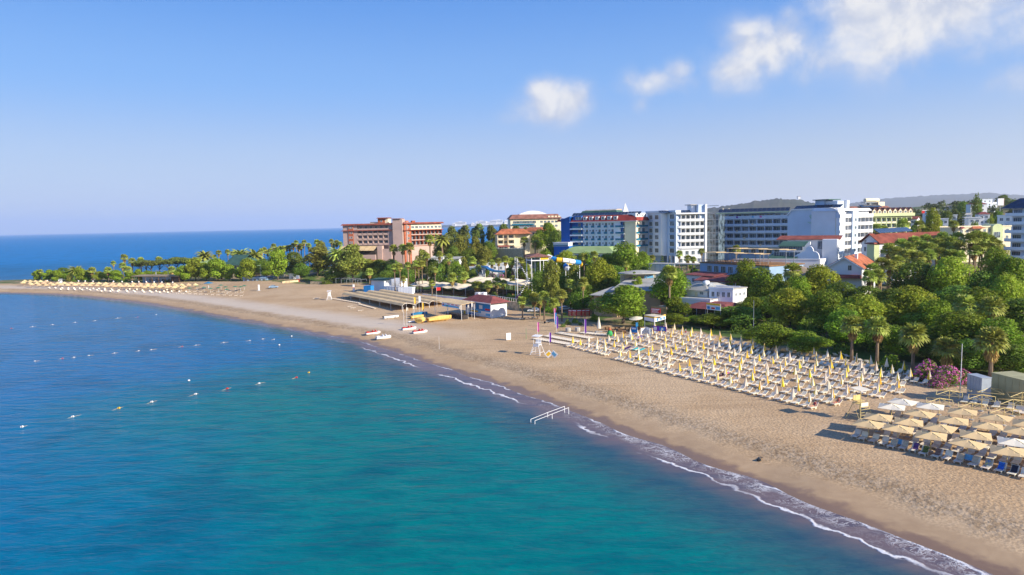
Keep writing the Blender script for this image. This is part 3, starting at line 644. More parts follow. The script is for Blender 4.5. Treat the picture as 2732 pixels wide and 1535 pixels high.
grove('standing slim behind the striped beach canopy', 'slim palms behind the beach canopy', [('fan', p, 296, y, 20) for p, y in ((1052, 706), (1066, 704), (1088, 700), (1107, 696), (1116, 698), (1125, 697))] + [('fan', 1076, 292, 738, 18), ('fan', 985, 320, 718, 24)])
grove('round the white canopies', 'palms round the white canopies', [('fan', p, d, y, w) for p, d, y, w in ((1197, 320, 680, 26), (1225, 318, 709, 18), (1259, 322, 687, 26), (1276, 315, 708, 18), (1289, 325, 696, 18), (1348, 300, 685, 24), (1365, 305, 690, 24), (1378, 305, 687, 24), (1390, 302, 688, 24), (1206, 282, 730, 30), (1238, 282, 727, 28), (1268, 272, 752, 24), (1277, 270, 752, 26), (1302, 268, 750, 28), (1325, 270, 742, 28), (1342, 272, 748, 24), (1369, 275, 737, 22), (1160, 290, 715, 18), (1152, 278, 750, 20))])
grove('behind the sandy car park', 'palms by the sandy car park', [('fan', 1393, 211, 792, 30), ('fan', 1425, 212, 782, 34), ('fan', 1451, 208, 780, 34), ('fan', 1440, 216, 790, 30), ('fan', 1478, 216, 797, 32), ('fan', 1498, 204, 775, 32), ('fan', 1521, 222, 748, 30), ('fan', 1555, 220, 742, 32)])
grove('rising over the kiosks', 'palms over the kiosks and terrace', [('fan', 1786, 200, 712, 48), ('fan', 1740, 300, 682, 18), ('fan', 1812, 298, 670, 20), ('fan', 1835, 298, 682, 22), ('fan', 1872, 296, 664, 18), ('fan', 1850, 292, 686, 18), ('fan', 1965, 268, 656, 24), ('fan', 1398, 372, 633, 24), ('fan', 1427, 368, 631, 26), ('fan', 1558, 278, 678, 24), ('fan', 1585, 276, 672, 24), ('fan', 1670, 255, 700, 20)])
grove('along the back of the sun loungers', 'palms along the back of the loungers', [('fan', 2275, 138, 845, 62), ('fan', 2343, 136, 850, 62), ('fan', 2439, 127, 868, 72), ('fan', 2528, 124, 905, 74), ('fan', 2648, 119, 880, 84), ('fan', 2576, 140, 792, 60), ('fan', 2650, 138, 796, 64)])
_pg = [(2330, 705), (2352, 690), (2375, 695), (2372, 652), (2392, 660), (2405, 640), (2425, 648), (2440, 632), (2458, 645), (2470, 628), (2482, 650), (2500, 636), (2515, 622), (2522, 648), (2540, 634), (2555, 622), (2562, 646), (2420, 668), (2450, 672), (2478, 668), (2506, 664), (2535, 668), (2560, 672), (2395, 684), (2320, 725), (2345, 722)]
grove('in the grove beside the solar-roofed house', 'dense palm grove', [('fan', p, 240 - (y - 620) * .45, y, 40) for p, y in _pg])
grove('in the shade left of the round-balcony hotel', 'shaded palm group', [('fan', p, 222, y, 38) for p, y in ((2590, 625), (2605, 618), (2622, 622), (2640, 630), (2655, 640), (2615, 645), (2635, 655), (2600, 655))])
grove('behind the umbrella rows near the white house', 'palms near the white gabled house', [('fan', 2115, 202, 705, 50), ('fan', 2340, 300, 600, 26), ('fan', 2358, 300, 604, 26), ('fan', 2410, 300, 586, 34), ('fan', 2452, 300, 590, 30), ('fan', 2545, 300, 590, 26), ('fan', 2325, 305, 608, 22)])
# shrubs and flowers
grove('on the beach edge behind the parasols', 'flowering shrubs at the beach edge', [('oleander', 2478, 121, 954, 88), ('oleander', 2532, 118, 968, 86), ('oleander', 2570, 118, 980, 60), ('oleander', 2505, 116, 996, 60), ('shrub', 2380, 130, 942, 96)])
grove('beside the upper white canopy', 'flowering shrubs at the pool', [('oleander', 1312, 306, 724, 36), ('oleander', 1338, 304, 728, 34), ('bougainvillea', 1370, 302, 724, 24), ('bougainvillea', 1390, 300, 728, 26), ('oleander', 1385, 246, 782, 24), ('bougainvillea', 1333, 250, 790, 14), ('shrub', 1360, 252, 778, 28), ('shrub_dark', 1318, 255, 772, 30), ('shrub', 1400, 262, 752, 40), ('shrub_yellow', 1440, 232, 776, 50), ('bougainvillea', 1028, 318, 742, 18), ('shrub_dark', 1175, 320, 694, 40), ('shrub_dark', 1205, 318, 696, 40), ('shrub_dark', 1232, 316, 698, 40), ('shrub', 1230, 300, 735, 40), ('shrub', 1262, 302, 735, 44), ('shrub', 1420, 258, 765, 60), ('shrub_brown', 1010, 356, 682, 60), ('shrub_brown', 985, 356, 684, 50), ('shrub', 1470, 225, 790, 50), ('shrub', 1425, 275, 740, 40), ('shrub', 1190, 300, 738, 40)])
grove('on the grass by the red boards', 'shrubs by the red boards', [('shrub', 1515, 198, 850, 24), ('shrub', 1535, 200, 846, 24), ('shrub', 1548, 196, 858, 18), ('shrub_dark', 1502, 194, 862, 20), ('shrub_yellow', 1506, 218, 836, 18)])
grove('standing alone on the sandy car park', 'young palms on the sand', [('fan', 1347, 232, 808, 14), ('fan', 1322, 224, 822, 12), ('fan', 1318, 218, 832, 14), ('fan', 1303, 222, 812, 18)])
grove('on the hillside at the right', 'hillside trees', [('yellow', 2485, 335, 553, 48), ('dark', 2530, 420, 560, 34), ('pine', 2548, 430, 558, 30), ('conifer', 2572, 405, 552, 26), ('dark', 2568, 620, 537, 32), ('dark', 2680, 700, 518, 30), ('dark', 2706, 690, 532, 24), ('cypress', 2604, 420, 516, 14), ('cypress', 2614, 425, 530, 12), ('mid', 2640, 400, 570, 32), ('dark', 2660, 420, 560, 30), ('mid', 2600, 330, 592, 34), ('dark', 2450, 430, 572, 30), ('mid', 2510, 380, 585, 30), ('dark', 2625, 440, 570, 26), ('yellow', 2675, 245, 650, 34), ('dark', 2660, 235, 670, 44), ('mid', 2440, 320, 598, 40)])

grove('screening the white pool houses', 'trees before the pool houses', [('dark', 1150, 338, 688, 44), ('mid', 1185, 336, 690, 40), ('mid', 1215, 333, 694, 44), ('olive', 1236, 336, 684, 36), ('dark', 1262, 312, 716, 30), ('dark', 1355, 308, 712, 30), ('mid', 1400, 300, 700, 40), ('mid', 1300, 318, 712, 20), ('fan', 1312, 310, 694, 20), ('fan', 1330, 312, 690, 20), ('fan', 1172, 335, 672, 22), ('fan', 1138, 336, 676, 20)])
grove('between the kiosks and the hotels', 'trees between kiosks and hotels', [('mid', 1735, 285, 690, 50), ('dark', 1640, 262, 705, 60), ('mid', 1590, 258, 708, 50), ('dark', 1705, 262, 702, 50), ('mid', 1780, 262, 706, 40), ('mid', 2080, 215, 728, 60), ('dark', 1850, 250, 712, 36)])

grove('filling the middle of the peninsula', 'trees in the middle of the peninsula', [('stone_pine', 402, 432, 694, 50), ('stone_pine', 448, 436, 690, 54), ('stone_pine', 490, 438, 688, 46), ('bright', 235, 418, 722, 36), ('bright', 345, 412, 726, 34), ('bright', 285, 416, 724, 34), ('mid', 395, 415, 722, 34), ('bright', 590, 395, 702, 50), ('bright', 640, 390, 706, 44), ('mid', 710, 390, 700, 44), ('bright', 185, 424, 720, 34), ('mid', 540, 400, 700, 44)])
# ------------------------------------------------------------------ buildings
for nm, c, kw in [
 ('pink_wall', lin(192, 165, 154), dict(var=.06, scale=.15)), ('brick_red', lin(176, 98, 66), dict(var=.15, scale=.6)), ('roof_red', lin(142, 76, 60), dict(var=.18, scale=.5, bump=.5, bscale=3)),
 ('mansard_red', lin(150, 60, 54), dict(var=.14, scale=.5, bump=.4, bscale=3)), ('roof_orange', lin(178, 106, 72), dict(var=.18, scale=.5, bump=.5, bscale=3)), ('roof_brown', lin(140, 96, 84), dict(var=.18, scale=.4, bump=.4)), ('roof_maroon', lin(134, 74, 70), dict(var=.16, scale=.5, bump=.3)),
 ('white_wall', lin(232, 232, 232), dict(var=.05, scale=.12)), ('cream_wall', lin(236, 222, 190), dict(var=.06, scale=.15)), ('bluewhite_wall', lin(228, 236, 246), dict(var=.05, scale=.15)),
 ('blue_wall', lin(14, 104, 188), dict(var=.1, scale=.2)), ('deep_blue', lin(8, 84, 160), dict(var=.1, scale=.2)), ('greyblue_wall', lin(200, 214, 230), dict(var=.05, scale=.12)), ('slate_wall', lin(150, 178, 206), dict(var=.08, scale=.2)),
 ('green_wall', lin(196, 206, 158), dict(var=.06, scale=.2)), ('greenroof', lin(150, 172, 116), dict(var=.1, scale=.2)), ('darkgreen_roof', lin(62, 96, 84), dict(var=.12, scale=.3)), ('tan_wall', lin(206, 172, 132), dict(var=.08, scale=.3)),
 ('grey_roof', lin(172, 170, 162), dict(var=.14, scale=.25)), ('brown_roof', lin(150, 132, 108), dict(var=.14, scale=.3)), ('stone_wall', lin(206, 186, 150), dict(var=.22, scale=.7, bump=.6)), ('dark_inside', lin(58, 52, 50), dict(var=.2, scale=.5)),  # dark_inside: dark colour standing in for shade of interiors, also on counters
 ('concrete', lin(180, 176, 168), dict(var=.1, scale=.4)), ('white_metal', lin(236, 236, 236), dict(var=.04, scale=.5, rough=.45)), ('grey_metal', lin(150, 156, 162), dict(var=.1, scale=.5, rough=.45)), ('wood', lin(150, 112, 74), dict(var=.2, scale=1.2)),
 ('canvas', lin(216, 188, 142), dict(var=.08, scale=.35)), ('canvas_white', lin(214, 200, 174), dict(var=.07, scale=.35)), ('solar', lin(48, 62, 84), dict(var=.2, scale=.6, rough=.15, spec=.6)), ('asphalt', lin(120, 116, 112), dict(var=.12, scale=.4)),
 ('teal_glass', lin(24, 112, 140), dict(var=.1, scale=.4, rough=.15, spec=.6)), ('yellow_paint', lin(236, 190, 50), dict(var=.06)), ('blue_paint', lin(40, 132, 200), dict(var=.06)), ('red_paint', lin(206, 52, 48), dict(var=.08)), ('sky_blue', lin(104, 176, 220), dict(var=.06)),
 ('purple_paint', lin(120, 60, 170), dict(var=.06)), ('green_paint', lin(60, 160, 90), dict(var=.08))]:
    mat(nm, c, **{'rough': .8, **kw})
mat('glass', (0.11, 0.155, 0.19), 0.1, .5, .5, spec=.55, objv=.45)
mat('window_frame', lin(226, 224, 218), .5, .04)

def win_mesh(w, h, mull=1, frame='window_frame'):
    k = ('win', round(w, 2), round(h, 2), mull, frame)
    if k not in PROTO:
        a, b = MB(), MB(); t = .07; f = MB()
        f.box(0, w, -.06, .06, 0, t).box(0, w, -.06, .06, h - t, h).box(0, t, -.06, .06, t, h - t).box(w - t, w, -.06, .06, t, h - t)
        for i in range(mull): x = w * (i + 1) / (mull + 1); f.box(x - .03, x + .03, -.05, .05, t, h - t)
        f.cur = 1; f.box(t, w - t, -.015, .015, t, h - t)
        PROTO[k] = f.mesh('window', [frame, 'glass'])
    return PROTO[k]
def box_mesh(w, d, h, m_):
    k = ('box', round(w, 2), round(d, 2), round(h, 2), m_)
    if k not in PROTO: PROTO[k] = MB().box(0, w, 0, d, 0, h).mesh('slab', m_)
    return PROTO[k]
class Bld:
    """a building set up on the line between two photograph columns at their distances; local x along the front, -y outward"""
    def __init__(s, name, label, pxL, dL, pxR, dR, base=None, root=None, group=None, cat='building', sink=1.5):
        a = at(pxL, 600, dL); b = at(pxR, 600, dR); s.p = Vector((a.x, a.y, 0)); s.t = Vector((b.x - a.x, b.y - a.y, 0)); s.L = s.t.length; s.t.normalize(); s.n = Vector((s.t.y, -s.t.x, 0))
        c = (a + b) / 2; s.zb = (min(gz(a.x, a.y), gz(b.x, b.y), gz(c.x, c.y)) - sink) if base is None else base
        s.M = Matrix.Translation((s.p.x, s.p.y, s.zb)) @ Matrix.Rotation(math.atan2(s.t.y, s.t.x), 4, 'Z')
        if root is None:
            s.root = thing(name, label, cat, (s.p.x, s.p.y, s.zb), math.atan2(s.t.y, s.t.x), group); s.rel = None; s.root_M = s.M
        else: s.root = root.root; s.root_M = root.root_M; s.rel = s.root_M.inverted() @ s.M
    def xz(s, px, py, w=0.0):
        r = ray(px, py); o = Vector((0, 0, CZ)); q = s.p + s.n * w; t = (q - o).dot(s.n) / r.dot(s.n); P = o + r * t
        return (P - s.p).dot(s.t), P.z - s.zb
    def x(s, px): return s.xz(px, 600)[0]
    def z(s, px, py): return s.xz(px, py)[1]
    def part(s, name, mb, m_, parent=None, smooth=False):
        o = mb.build(name, m_, s.root if parent is None else parent, smooth) if isinstance(mb, MB) else obj(name, mb, s.root if parent is None else parent)
        if s.rel is not None and parent is None: o.matrix_local = s.rel
        return o
    def put(s, name, me, x, y, z, parent=None):
        o = obj(name, me, s.root); l = Matrix.Translation((x, y, z)); o.matrix_local = l if s.rel is None else s.rel @ l; return o
    def box(s, name, m_, x0, x1, y0, y1, z0, z1): return s.part(name, MB().box(x0, x1, y0, y1, z0, z1), m_)
    def windows(s, x0, x1, cols, zs, w, h, y=-.03, mull=1, frame='window_frame', skip=()):
        me = win_mesh(w, h, mull, frame); st = (x1 - x0) / cols
        for j, z in enumerate(zs):
            for i in range(cols):
                if (i, j) not in skip: s.put('window', me, x0 + st * (i + .5) - w / 2, y, z)
    def bays(s, x0, x1, cols, z0, fl, fh, rec=1.6, wall='white_wall', fin='white_wall', par='white_wall', parh=1.0, perbay=False, finw=.25, mull=2, wy=None, winw=.72, parglass=False, top=True):
        """recessed balconies: back wall, slabs, parapets, partitions and a window in every bay"""
        st = (x1 - x0) / cols
        s.box('wall', wall, x0, x1, rec, rec + .3, z0, z0 + fl * fh)
        for j in range(fl + (1 if top else 0)): s.box('balcony_slab', fin, x0, x1, -.12, rec, z0 + j * fh - .2, z0 + j * fh + .03)
        for j in range(fl):
            if perbay:
                me = box_mesh(st * .72, .1, parh, par)
                for i in range(cols): s.put('parapet', me, x0 + st * (i + .14), -.16, z0 + j * fh + .03)
            else: s.put('parapet', box_mesh(x1 - x0, .14, parh, par), x0, -.26, z0 + j * fh + .03)
        fm = box_mesh(finw, rec - .02, fl * fh - .3, fin)
        for i in range(cols + 1): s.put('partition', fm, x0 + st * i - finw / 2, -.02, z0 + .035)
        w_ = st * winw
        s.windows(x0, x1, cols, [z0 + j * fh + .08 for j in range(fl)], w_, fh * .80, rec - .07, mull)
    def slabroof(s, name, m_, x0, x1, y0, y1, z0, z1, in_=0.0):
        """a thin roof; with in_ it slopes in like a mansard or hip"""
        b = MB(); b.add([(x0, y0, z0), (x1, y0, z0), (x1, y1, z0), (x0, y1, z0), (x0 + in_, y0 + in_, z1), (x1 - in_, y0 + in_, z1), (x1 - in_, y1 - in_, z1), (x0 + in_, y1 - in_, z1)], [(0, 3, 2, 1), (4, 5, 6, 7), (0, 1, 5, 4), (1, 2, 6, 5), (2, 3, 7, 6), (3, 0, 4, 7)])
        return s.part(name, b, m_)
    def gable(s, m_, x0, x1, y0, y1, z0, h, axis='x', over=.5, name='roof'):
        b = MB()
        if axis == 'x':
            m2 = (y0 + y1) / 2; poly = [(y0 - over, z0 - .12), (m2, z0 + h), (y1 + over, z0 - .12), (y1 + over, z0 + .1), (m2, z0 + h + .25), (y0 - over, z0 + .1)]; b.prism(poly, 'x', x0 - over, x1 + over)
        else:
            m2 = (x0 + x1) / 2; poly = [(x0 - over, z0 - .12), (m2, z0 + h), (x1 + over, z0 - .12), (x1 + over, z0 + .1), (m2, z0 + h + .25), (x0 - over, z0 + .1)]; b.prism(poly, 'y', y0 - over, y1 + over)
        return s.part(name, b, m_)
    def solar(s, x0, x1, y, z, n, w=1.0, h=1.9, tilt=.7):
        st = (x1 - x0) / n; k = ('solar', round(st, 2), round(h, 2))
        if k not in PROTO:
            b = MB(); c, q = math.cos(tilt), math.sin(tilt); b.add([(0.05, 0, 0), (st - .08, 0, 0), (st - .08, h * c, h * q), (.05, h * c, h * q), (.05, .08, -.06), (st - .08, .08, -.06), (st - .08, h * c + .08, h * q - .06), (.05, h * c + .08, h * q - .06)], [(0, 1, 2, 3), (7, 6, 5, 4), (0, 4, 5, 1), (1, 5, 6, 2), (2, 6, 7, 3), (3, 7, 4, 0)]); b.tube((.3, h * c, h * q - .06), (.3, h * c, -.3), .04, n=4); b.tube((st - .3, h * c, h * q - .06), (st - .3, h * c, -.3), .04, n=4); PROTO[k] = b.mesh('solar_panel', 'solar')
        for i in range(n): s.put('solar_panel', PROTO[k], x0 + st * i, y, z)

# ---- pink hotel on the point
h = Bld('hotel', 'pink and brick-red hotel with balconies on the point above the sea', 914, 406, 1050, 400)
zf = [h.z(985, y) for y in (654, 641, 627.5, 614, 601)]; fh = (zf[3] - zf[0]) / 3; X = h.x
h.part('wall', MB().box(0, X(952), 0, 14, 0, zf[4]).box(X(952), X(1035), 1.9, 14, 0, zf[4]).box(X(1035), h.L + 1, 0, 14, 0, zf[4]), 'pink_wall')
h.bays(X(952), X(1035), 6, zf[0], 3, fh, 1.6, 'pink_wall', 'pink_wall', 'pink_wall', 1.0, True, .45)
h.windows(X(952), X(1035), 6, [zf[3] + .4], 1.6, 1.9, 1.84); h.box('parapet', 'pink_wall', X(954), X(1035), -.2, 0, zf[3] + .02, zf[3] + .9)
h.slabroof('roof_band', 'roof_red', -.9, h.L + .2, -1.0, 14.6, zf[3] - .45, zf[3], .5); h.slabroof('roof', 'roof_red', -1, h.L + .2, -1.1, 15, zf[4], zf[4] + .9, .9)
sx0, sx1 = X(929), X(942); h.box('stair_tower', 'brick_red', sx0, sx1, -.35, 0.5, 0, zf[4] - .1); h.windows(sx0 + .3, sx1 - .3, 2, [zf[0] + .9 + i * fh for i in range(4)], .9, 1.4, -.38, 0)
t1 = h.z(1020, 583); h.box('lift_house', 'brick_red', X(1003), X(1022), 3, 8, zf[4], t1); h.box('lift_house', 'cream_wall', X(1022) + .01, X(1030), 3.2, 8, zf[4], t1 - .1); h.slabroof('roof', 'roof_red', X(1001), X(1032), 2, 9, t1, t1 + .5, .4)
h.windows(X(1008), X(1018), 1, [t1 - 2.2], 1.0, 1.4, 2.96, 0)
h.box('roof_plant', 'cream_wall', X(980), X(1003), 4, 9, zf[4] + .5, zf[4] + 1.8)
zt = h.z(1062, 585); h.box('tower', 'pink_wall', X(1049), X(1075), -1.2, 3.5, 0, zt); h.slabroof('roof', 'roof_brown', X(1047), X(1072), -1.8, 4, zt, zt + .4, .2); h.box('tower', 'pink_wall', X(1075) + .02, X(1084), 1, 3.5, 0, zt - 1.6)
zp = h.z(960, 657); zq = h.z(960, 668); aw = MB(); n = 7; x0, x1 = X(908), X(1008)
for i in range(n): 
    m_ = MB().add([(x0 + (x1 - x0) * i / n, -1, zp), (x0 + (x1 - x0) * (i + .93) / n, -1, zp), (x0 + (x1 - x0) * (i + .93) / n, -7.5, zq), (x0 + (x1 - x0) * i / n, -7.5, zq)] + [(x0 + (x1 - x0) * i / n, -1, zp - .1), (x0 + (x1 - x0) * (i + .93) / n, -1, zp - .1), (x0 + (x1 - x0) * (i + .93) / n, -7.5, zq - .1), (x0 + (x1 - x0) * i / n, -7.5, zq - .1)], [(0, 1, 2, 3), (7, 6, 5, 4), (0, 4, 5, 1), (1, 5, 6, 2), (2, 6, 7, 3), (3, 7, 4, 0)]); h.part('awning', m_, 'canvas')
h.box('podium', 'dark_inside', X(914), X(1008), -5, -.02, 0, zq + .3); h.box('podium_wall', 'pink_wall', X(975), X(1009), -6, -5.05, 0, h.z(990, 679)); h.box('podium_wall', 'pink_wall', X(1009) + .02, X(1022), -3.2, -.02, 0, h.z(1015, 656)); h.box('podium_wall', 'pink_wall', X(1022) + .02, X(1046), -2.6, -.04, 0, h.z(1035, 664))  # dark podium box paints the shade of the recess under the awnings
h.box('retaining_wall', 'brick_red', X(975), X(1040), -14, -13, 0, h.z(1000, 690))
r = Bld('', '', 1078, 399, 1178, 417, h.zb, h); zf = [r.z(1130, y) for y in (655, 641.5, 627.5, 612.5, 597)]; fh = (zf[3] - zf[0]) / 3; X = r.x
r.part('wall', MB().box(0, X(1096), 0, 13, 0, zf[4]).box(X(1096), r.L, 1.9, 13, 0, zf[4]), 'brick_red'); r.box('wall', 'cream_wall', X(1096), r.L, .3, 1.85, zf[3], zf[4] - .1); r.box('wall', 'pink_wall', X(1096), r.L, .2, 1.85, 0, zf[0] - .25)
r.bays(X(1096), r.L, 8, zf[0], 3, fh, 1.6, 'cream_wall', 'brick_red', 'pink_wall', .5, False, .3, winw=.85); r.windows(X(1096), r.L, 8, [zf[3] + .7], 2.0, 1.5, .26)
r.windows(1.2, X(1096) - .6, 1, [zf[0] + .8, zf[1] + .8, zf[2] + .8, zf[3] + .9], 1.6, 1.4, -.04)
r.slabroof('roof_band', 'roof_red', -1, r.L + 1, -1.1, 13.5, zf[3] - .4, zf[3] + .05, .4); r.slabroof('roof', 'roof_red', -1.2, r.L + 1.2, -1.3, 14, zf[4], zf[4] + .9, .7)
for p in (1092, 1110): r.box('chimney', 'brick_red', X(p), X(p) + 2.2, 4, 5.5, zf[4] + .6, zf[4] + 1.9)

# ---- brown-roofed hotel far behind the pines
h = Bld('hotel', 'cream hotel with brown mansard roof and white arched top above the pines', 1362, 522, 1496, 526); z0, z1, z2 = h.z(1425, 600), h.z(1425, 584), h.z(1425, 578); X = h.x
h.box('wall', 'cream_wall', 0, h.L, 0, 18, 0, z1); h.slabroof('roof', 'roof_brown', -1.2, h.L + 1, -1.4, 19.4, z1, h.z(1425, 572), 3.0); h.windows(2, X(1430), 7, [z1 - 3.4, z1 - 6.6], 2.6, 1.9, -.05); h.windows(X(1440), h.L - 2, 5, [z1 - 3.2, z1 - 6.4], 2.0, 1.6, -.05)
h.box('balcony_band', 'teal_glass', 1, X(1426), -1.0, -.8, z1 - 4.6, z1 - 3.6); h.box('balcony_band', 'teal_glass', 1, X(1426), -1.0, -.8, z1 - 7.8, z1 - 6.8)
b = MB(); pts = [(X(1388) + (X(1460) - X(1388)) * i / 8, h.z(1425, 572) - .2 + 3.0 * math.sin(math.pi * (i + .6) / 9.2)) for i in range(9)]; b.prism(pts + [(pts[-1][0], h.z(1425, 572) - .4), (pts[0][0], h.z(1425, 572) - .4)], 'y', 4, 14); h.part('arched_roof', b, 'white_wall'); h.box('lift_house', 'brick_red', X(1418), X(1440), 5, 9, h.z(1425, 572), h.z(1425, 566)); h.solar(X(1370), X(1432), -.6, z1 + .6, 9, h=2.2)
for i in range(4): h.box('dormer', 'cream_wall', X(1462) + i * 2.6, X(1462) + i * 2.6 + 1.8, -.6, 3, z1 + .5, z1 + 2.0)

# ---- orange-roofed house on its stone wall
h = Bld('house', 'cream three-storey house with orange tiled hip roof above a stone wall', 1326, 391, 1414, 393); X = h.x; zr = h.z(1365, 625); z0 = h.z(1365, 658)
h.box('wall', 'cream_wall', 0, h.L, 2.2, 14, 0, zr); h.slabroof('roof', 'roof_orange', -1.4, h.L + 1.2, -.8, 15.2, zr, zr + 3.0, 4.6)
for c0, c1 in ((1326, 1343), (1354, 1372)):
    h.part('balcony_wall', MB().box(X(c0), X(c0) + .3, 0, 2.15, 0, zr - .05).box(X(c1) - .3, X(c1), 0, 2.15, 0, zr - .05), 'cream_wall')
    for j in range(4): h.box('balcony', 'cream_wall', X(c0) + .32, X(c1) - .32, -.1, 2.15, zr - 3.1 * (j + 1) - .2, zr - 3.1 * (j + 1) + .9)
    h.windows(X(c0), X(c1), 1, [zr - 3.1 * (j + 1) + .25 for j in range(4)], 2.2, 2.2, 2.12)
h.windows(X(1343), X(1354), 1, [zr - 3.1 * (j + 1) + .9 for j in range(3)], 1.6, 1.4, 2.14); h.slabroof('porch_roof', 'roof_red', X(1324), X(1356), -7, 1, z0, z0 + .8, .3)
for p in (1325, 1340, 1355): h.part('post', MB().tube((X(p), -6.7, 0), (X(p), -6.7, z0), .12), 'white_wall')
h2 = Bld('', '', 1400, 410, 1446, 405, h.zb, h); zr2 = h2.z(1420, 616); h2.box('wall', 'cream_wall', 0, h2.L, 0, 9, 0, zr2); h2.slabroof('roof', 'roof_orange', -1, h2.L + 1, -1, 10, zr2, zr2 + 2, 3); h2.windows(1, h2.L - 1, 3, [zr2 - 2.4], 1.3, 1.4)
w = Bld('retaining_wall', 'pale stone retaining wall below the orange-roofed house', 1316, 376, 1392, 366, cat='wall'); zt = w.z(1350, 665); zt2 = w.z(1380, 672)
w.part('wall', MB().box(0, w.L, 0, 1.4, 0, zt), 'stone_wall'); w.box('coping', 'cream_wall', -.2, w.L + .2, -.2, 1.6, zt, zt + .35); w.part('railing', MB().box(0, w.L, .1, .18, zt + 1.2, zt + 1.3), 'white_metal')
for i in range(12): w.part('baluster', MB().box(w.L * i / 11 - .05, w.L * i / 11 + .05, .1, .18, zt + .35, zt + 1.2), 'white_metal')
# blocks of the wall
g = random.Random(5); bl = [MB().box(0, .95 + .35 * k, -.1, 0, 0, .62).mesh('stone', 'stone_wall') for k in range(3)]; z = zt - .7; row = 0
while z > zt - 6 and row < 8:
    x = -.3 * (row % 2)
    while x < w.L - 1.8:
        k = g.randrange(3)
        if x >= 0: w.put('stone', bl[k], x, 0, z)
        x += 1.0 + .35 * k
    z -= .68; row += 1

# ---- blue hotel
h = Bld('hotel', 'blue and white hotel with dark red mansard roof and glass balconies', 1500, 343, 1697, 323); X = h.x; zf = [h.z(1600, y) for y in (659, 642.5, 625.5, 608.5, 591)]; fh = (zf[4] - zf[0]) / 4; zr = h.z(1600, 575)
h.box('wall', 'bluewhite_wall', X(1555), X(1655), 0, 15, 0, zf[4] - .1); h.box('stair_tower', 'deep_blue', X(1500), X(1523), -1.2, 15, 0, h.z(1512, 583)); h.box('wall', 'blue_wall', X(1523) + .02, X(1555) - .02, .9, 15, 0, zf[4] - .1); h.box('wall', 'blue_wall', X(1655) + .02, X(1667), 1.0, 15, 0, zf[4] - .1); h.box('end_wall', 'cream_wall', X(1667) + .02, X(1697), -.4, 15, 0, zf[4] - .1)
b = MB(); b.add([(X(1498), -1.4, h.z(1512, 590)), (X(1523), -1.4, h.z(1512, 583)), (X(1523), 14, h.z(1512, 583)), (X(1498), 14, h.z(1512, 590))] + [(X(1498), -1.4, h.z(1512, 590) + .5), (X(1523), -1.4, h.z(1512, 583) + .9), (X(1523), 14, h.z(1512, 583) + .9), (X(1498), 14, h.z(1512, 590) + .5)], [(0, 3, 2, 1), (4, 5, 6, 7), (0, 1, 5, 4), (1, 2, 6, 5), (2, 3, 7, 6), (3, 0, 4, 7)]); h.part('stair_roof', b, 'deep_blue')
for j in range(4):
    z = zf[j]; h.windows(X(1555) + .5, X(1643), 5, [z + .25], 1.15, 2.1, -.04, 1)
    st = (X(1643) - X(1555) - .5) / 5
    for i in range(5):
        x = X(1555) + .5 + st * i + st / 2 - .85; h.put('balcony', box_mesh(1.7, .8, .18, 'bluewhite_wall'), x, -.82, z - .02); h.put('balcony_glass', box_mesh(1.7, .06, .95, 'teal_glass'), x, -.86, z + .17); h.put('air_conditioner', box_mesh(.8, .32, .6, 'grey_metal'), x - 1.15, -.36, z + 1.5)
    h.windows(X(1538), X(1550), 1, [z + .2], 1.5, 2.2, .86); h.put('balcony', box_mesh(X(1555) - X(1530), 2.0, .75, 'white_wall'), X(1530), -1.5, z - .75); h.put('balcony_glass', box_mesh(X(1555) - X(1530), .06, .95, 'teal_glass'), X(1530), -1.5, z + .02); h.put('balcony', box_mesh(X(1530) - X(1523) - .04, 2.0, .7, 'bluewhite_wall'), X(1523) + .02, -1.3, z - .75)
    h.put('balcony', box_mesh(X(1667) - X(1645), 1.6, .2, 'bluewhite_wall'), X(1645), -1.6, z - .03); h.put('balcony_glass', box_mesh(X(1667) - X(1645), .06, .95, 'teal_glass'), X(1645), -1.6, z + .17); h.windows(X(1657), X(1667), 1, [z + .2], 1.0, 2.2, .96)
h.slabroof('mansard', 'mansard_red', X(1524), X(1699), -1.0, 16, zf[4], zr, 2.0); h.slabroof('eaves', 'white_wall', X(1522), X(1700), -1.3, 16.2, zf[4] - .35, zf[4] - .01); h.slabroof('mansard', 'mansard_red', X(1486), X(1502), -1.0, 10, h.z(1495, 592), h.z(1495, 586), .8)
for i in range(6):
    x = X(1557) + (X(1655) - X(1557)) * i / 6; b = MB().box(x, x + 1.9, -.55, 2.5, zf[4] + .7, zf[4] + 2.35); d = h.part('dormer', b, 'white_wall'); h.put('window', win_mesh(1.2, 1.3, 1), x + .4, -.6, zf[4] + .85)
h.box('dormer', 'blue_wall', X(1531), X(1553), -.5, 2.5, zf[4] + .6, zf[4] + 2.9); h.windows(X(1537), X(1553), 2, [zf[4] + .9], 1.5, 1.5, -.54); h.solar(X(1522), X(1705), 1.4, zr + .1, 22, h=2.6, tilt=.55)
h.slabroof('roof', 'darkgreen_roof', X(1535), X(1640), 4, 14, zr + .3, h.z(1590, 562), 1.5); h.box('roof_plant', 'tan_wall', X(1604), X(1630), 8, 14, zr, h.z(1640, 557)); h.slabroof('roof', 'concrete', X(1545), X(1632), 6, 12, h.z(1590, 562) + .02, h.z(1590, 559), .6)
h.box('terrace', 'white_wall', X(1490), X(1530), -6, -1.3, h.z(1510, 656), h.z(1510, 647.5)); h.box('terrace_glass', 'teal_glass', X(1490), X(1530), -6.1, -6.02, h.z(1510, 655), h.z(1510, 652)); h.box('terrace_base', 'blue_wall', X(1491), X(1531), -5.8, -1.35, 0, h.z(1510, 656.5)); h.slabroof('terrace_roof', 'white_wall', X(1489), X(1531), -6.4, -1.25, h.z(1510, 647), h.z(1510, 646))
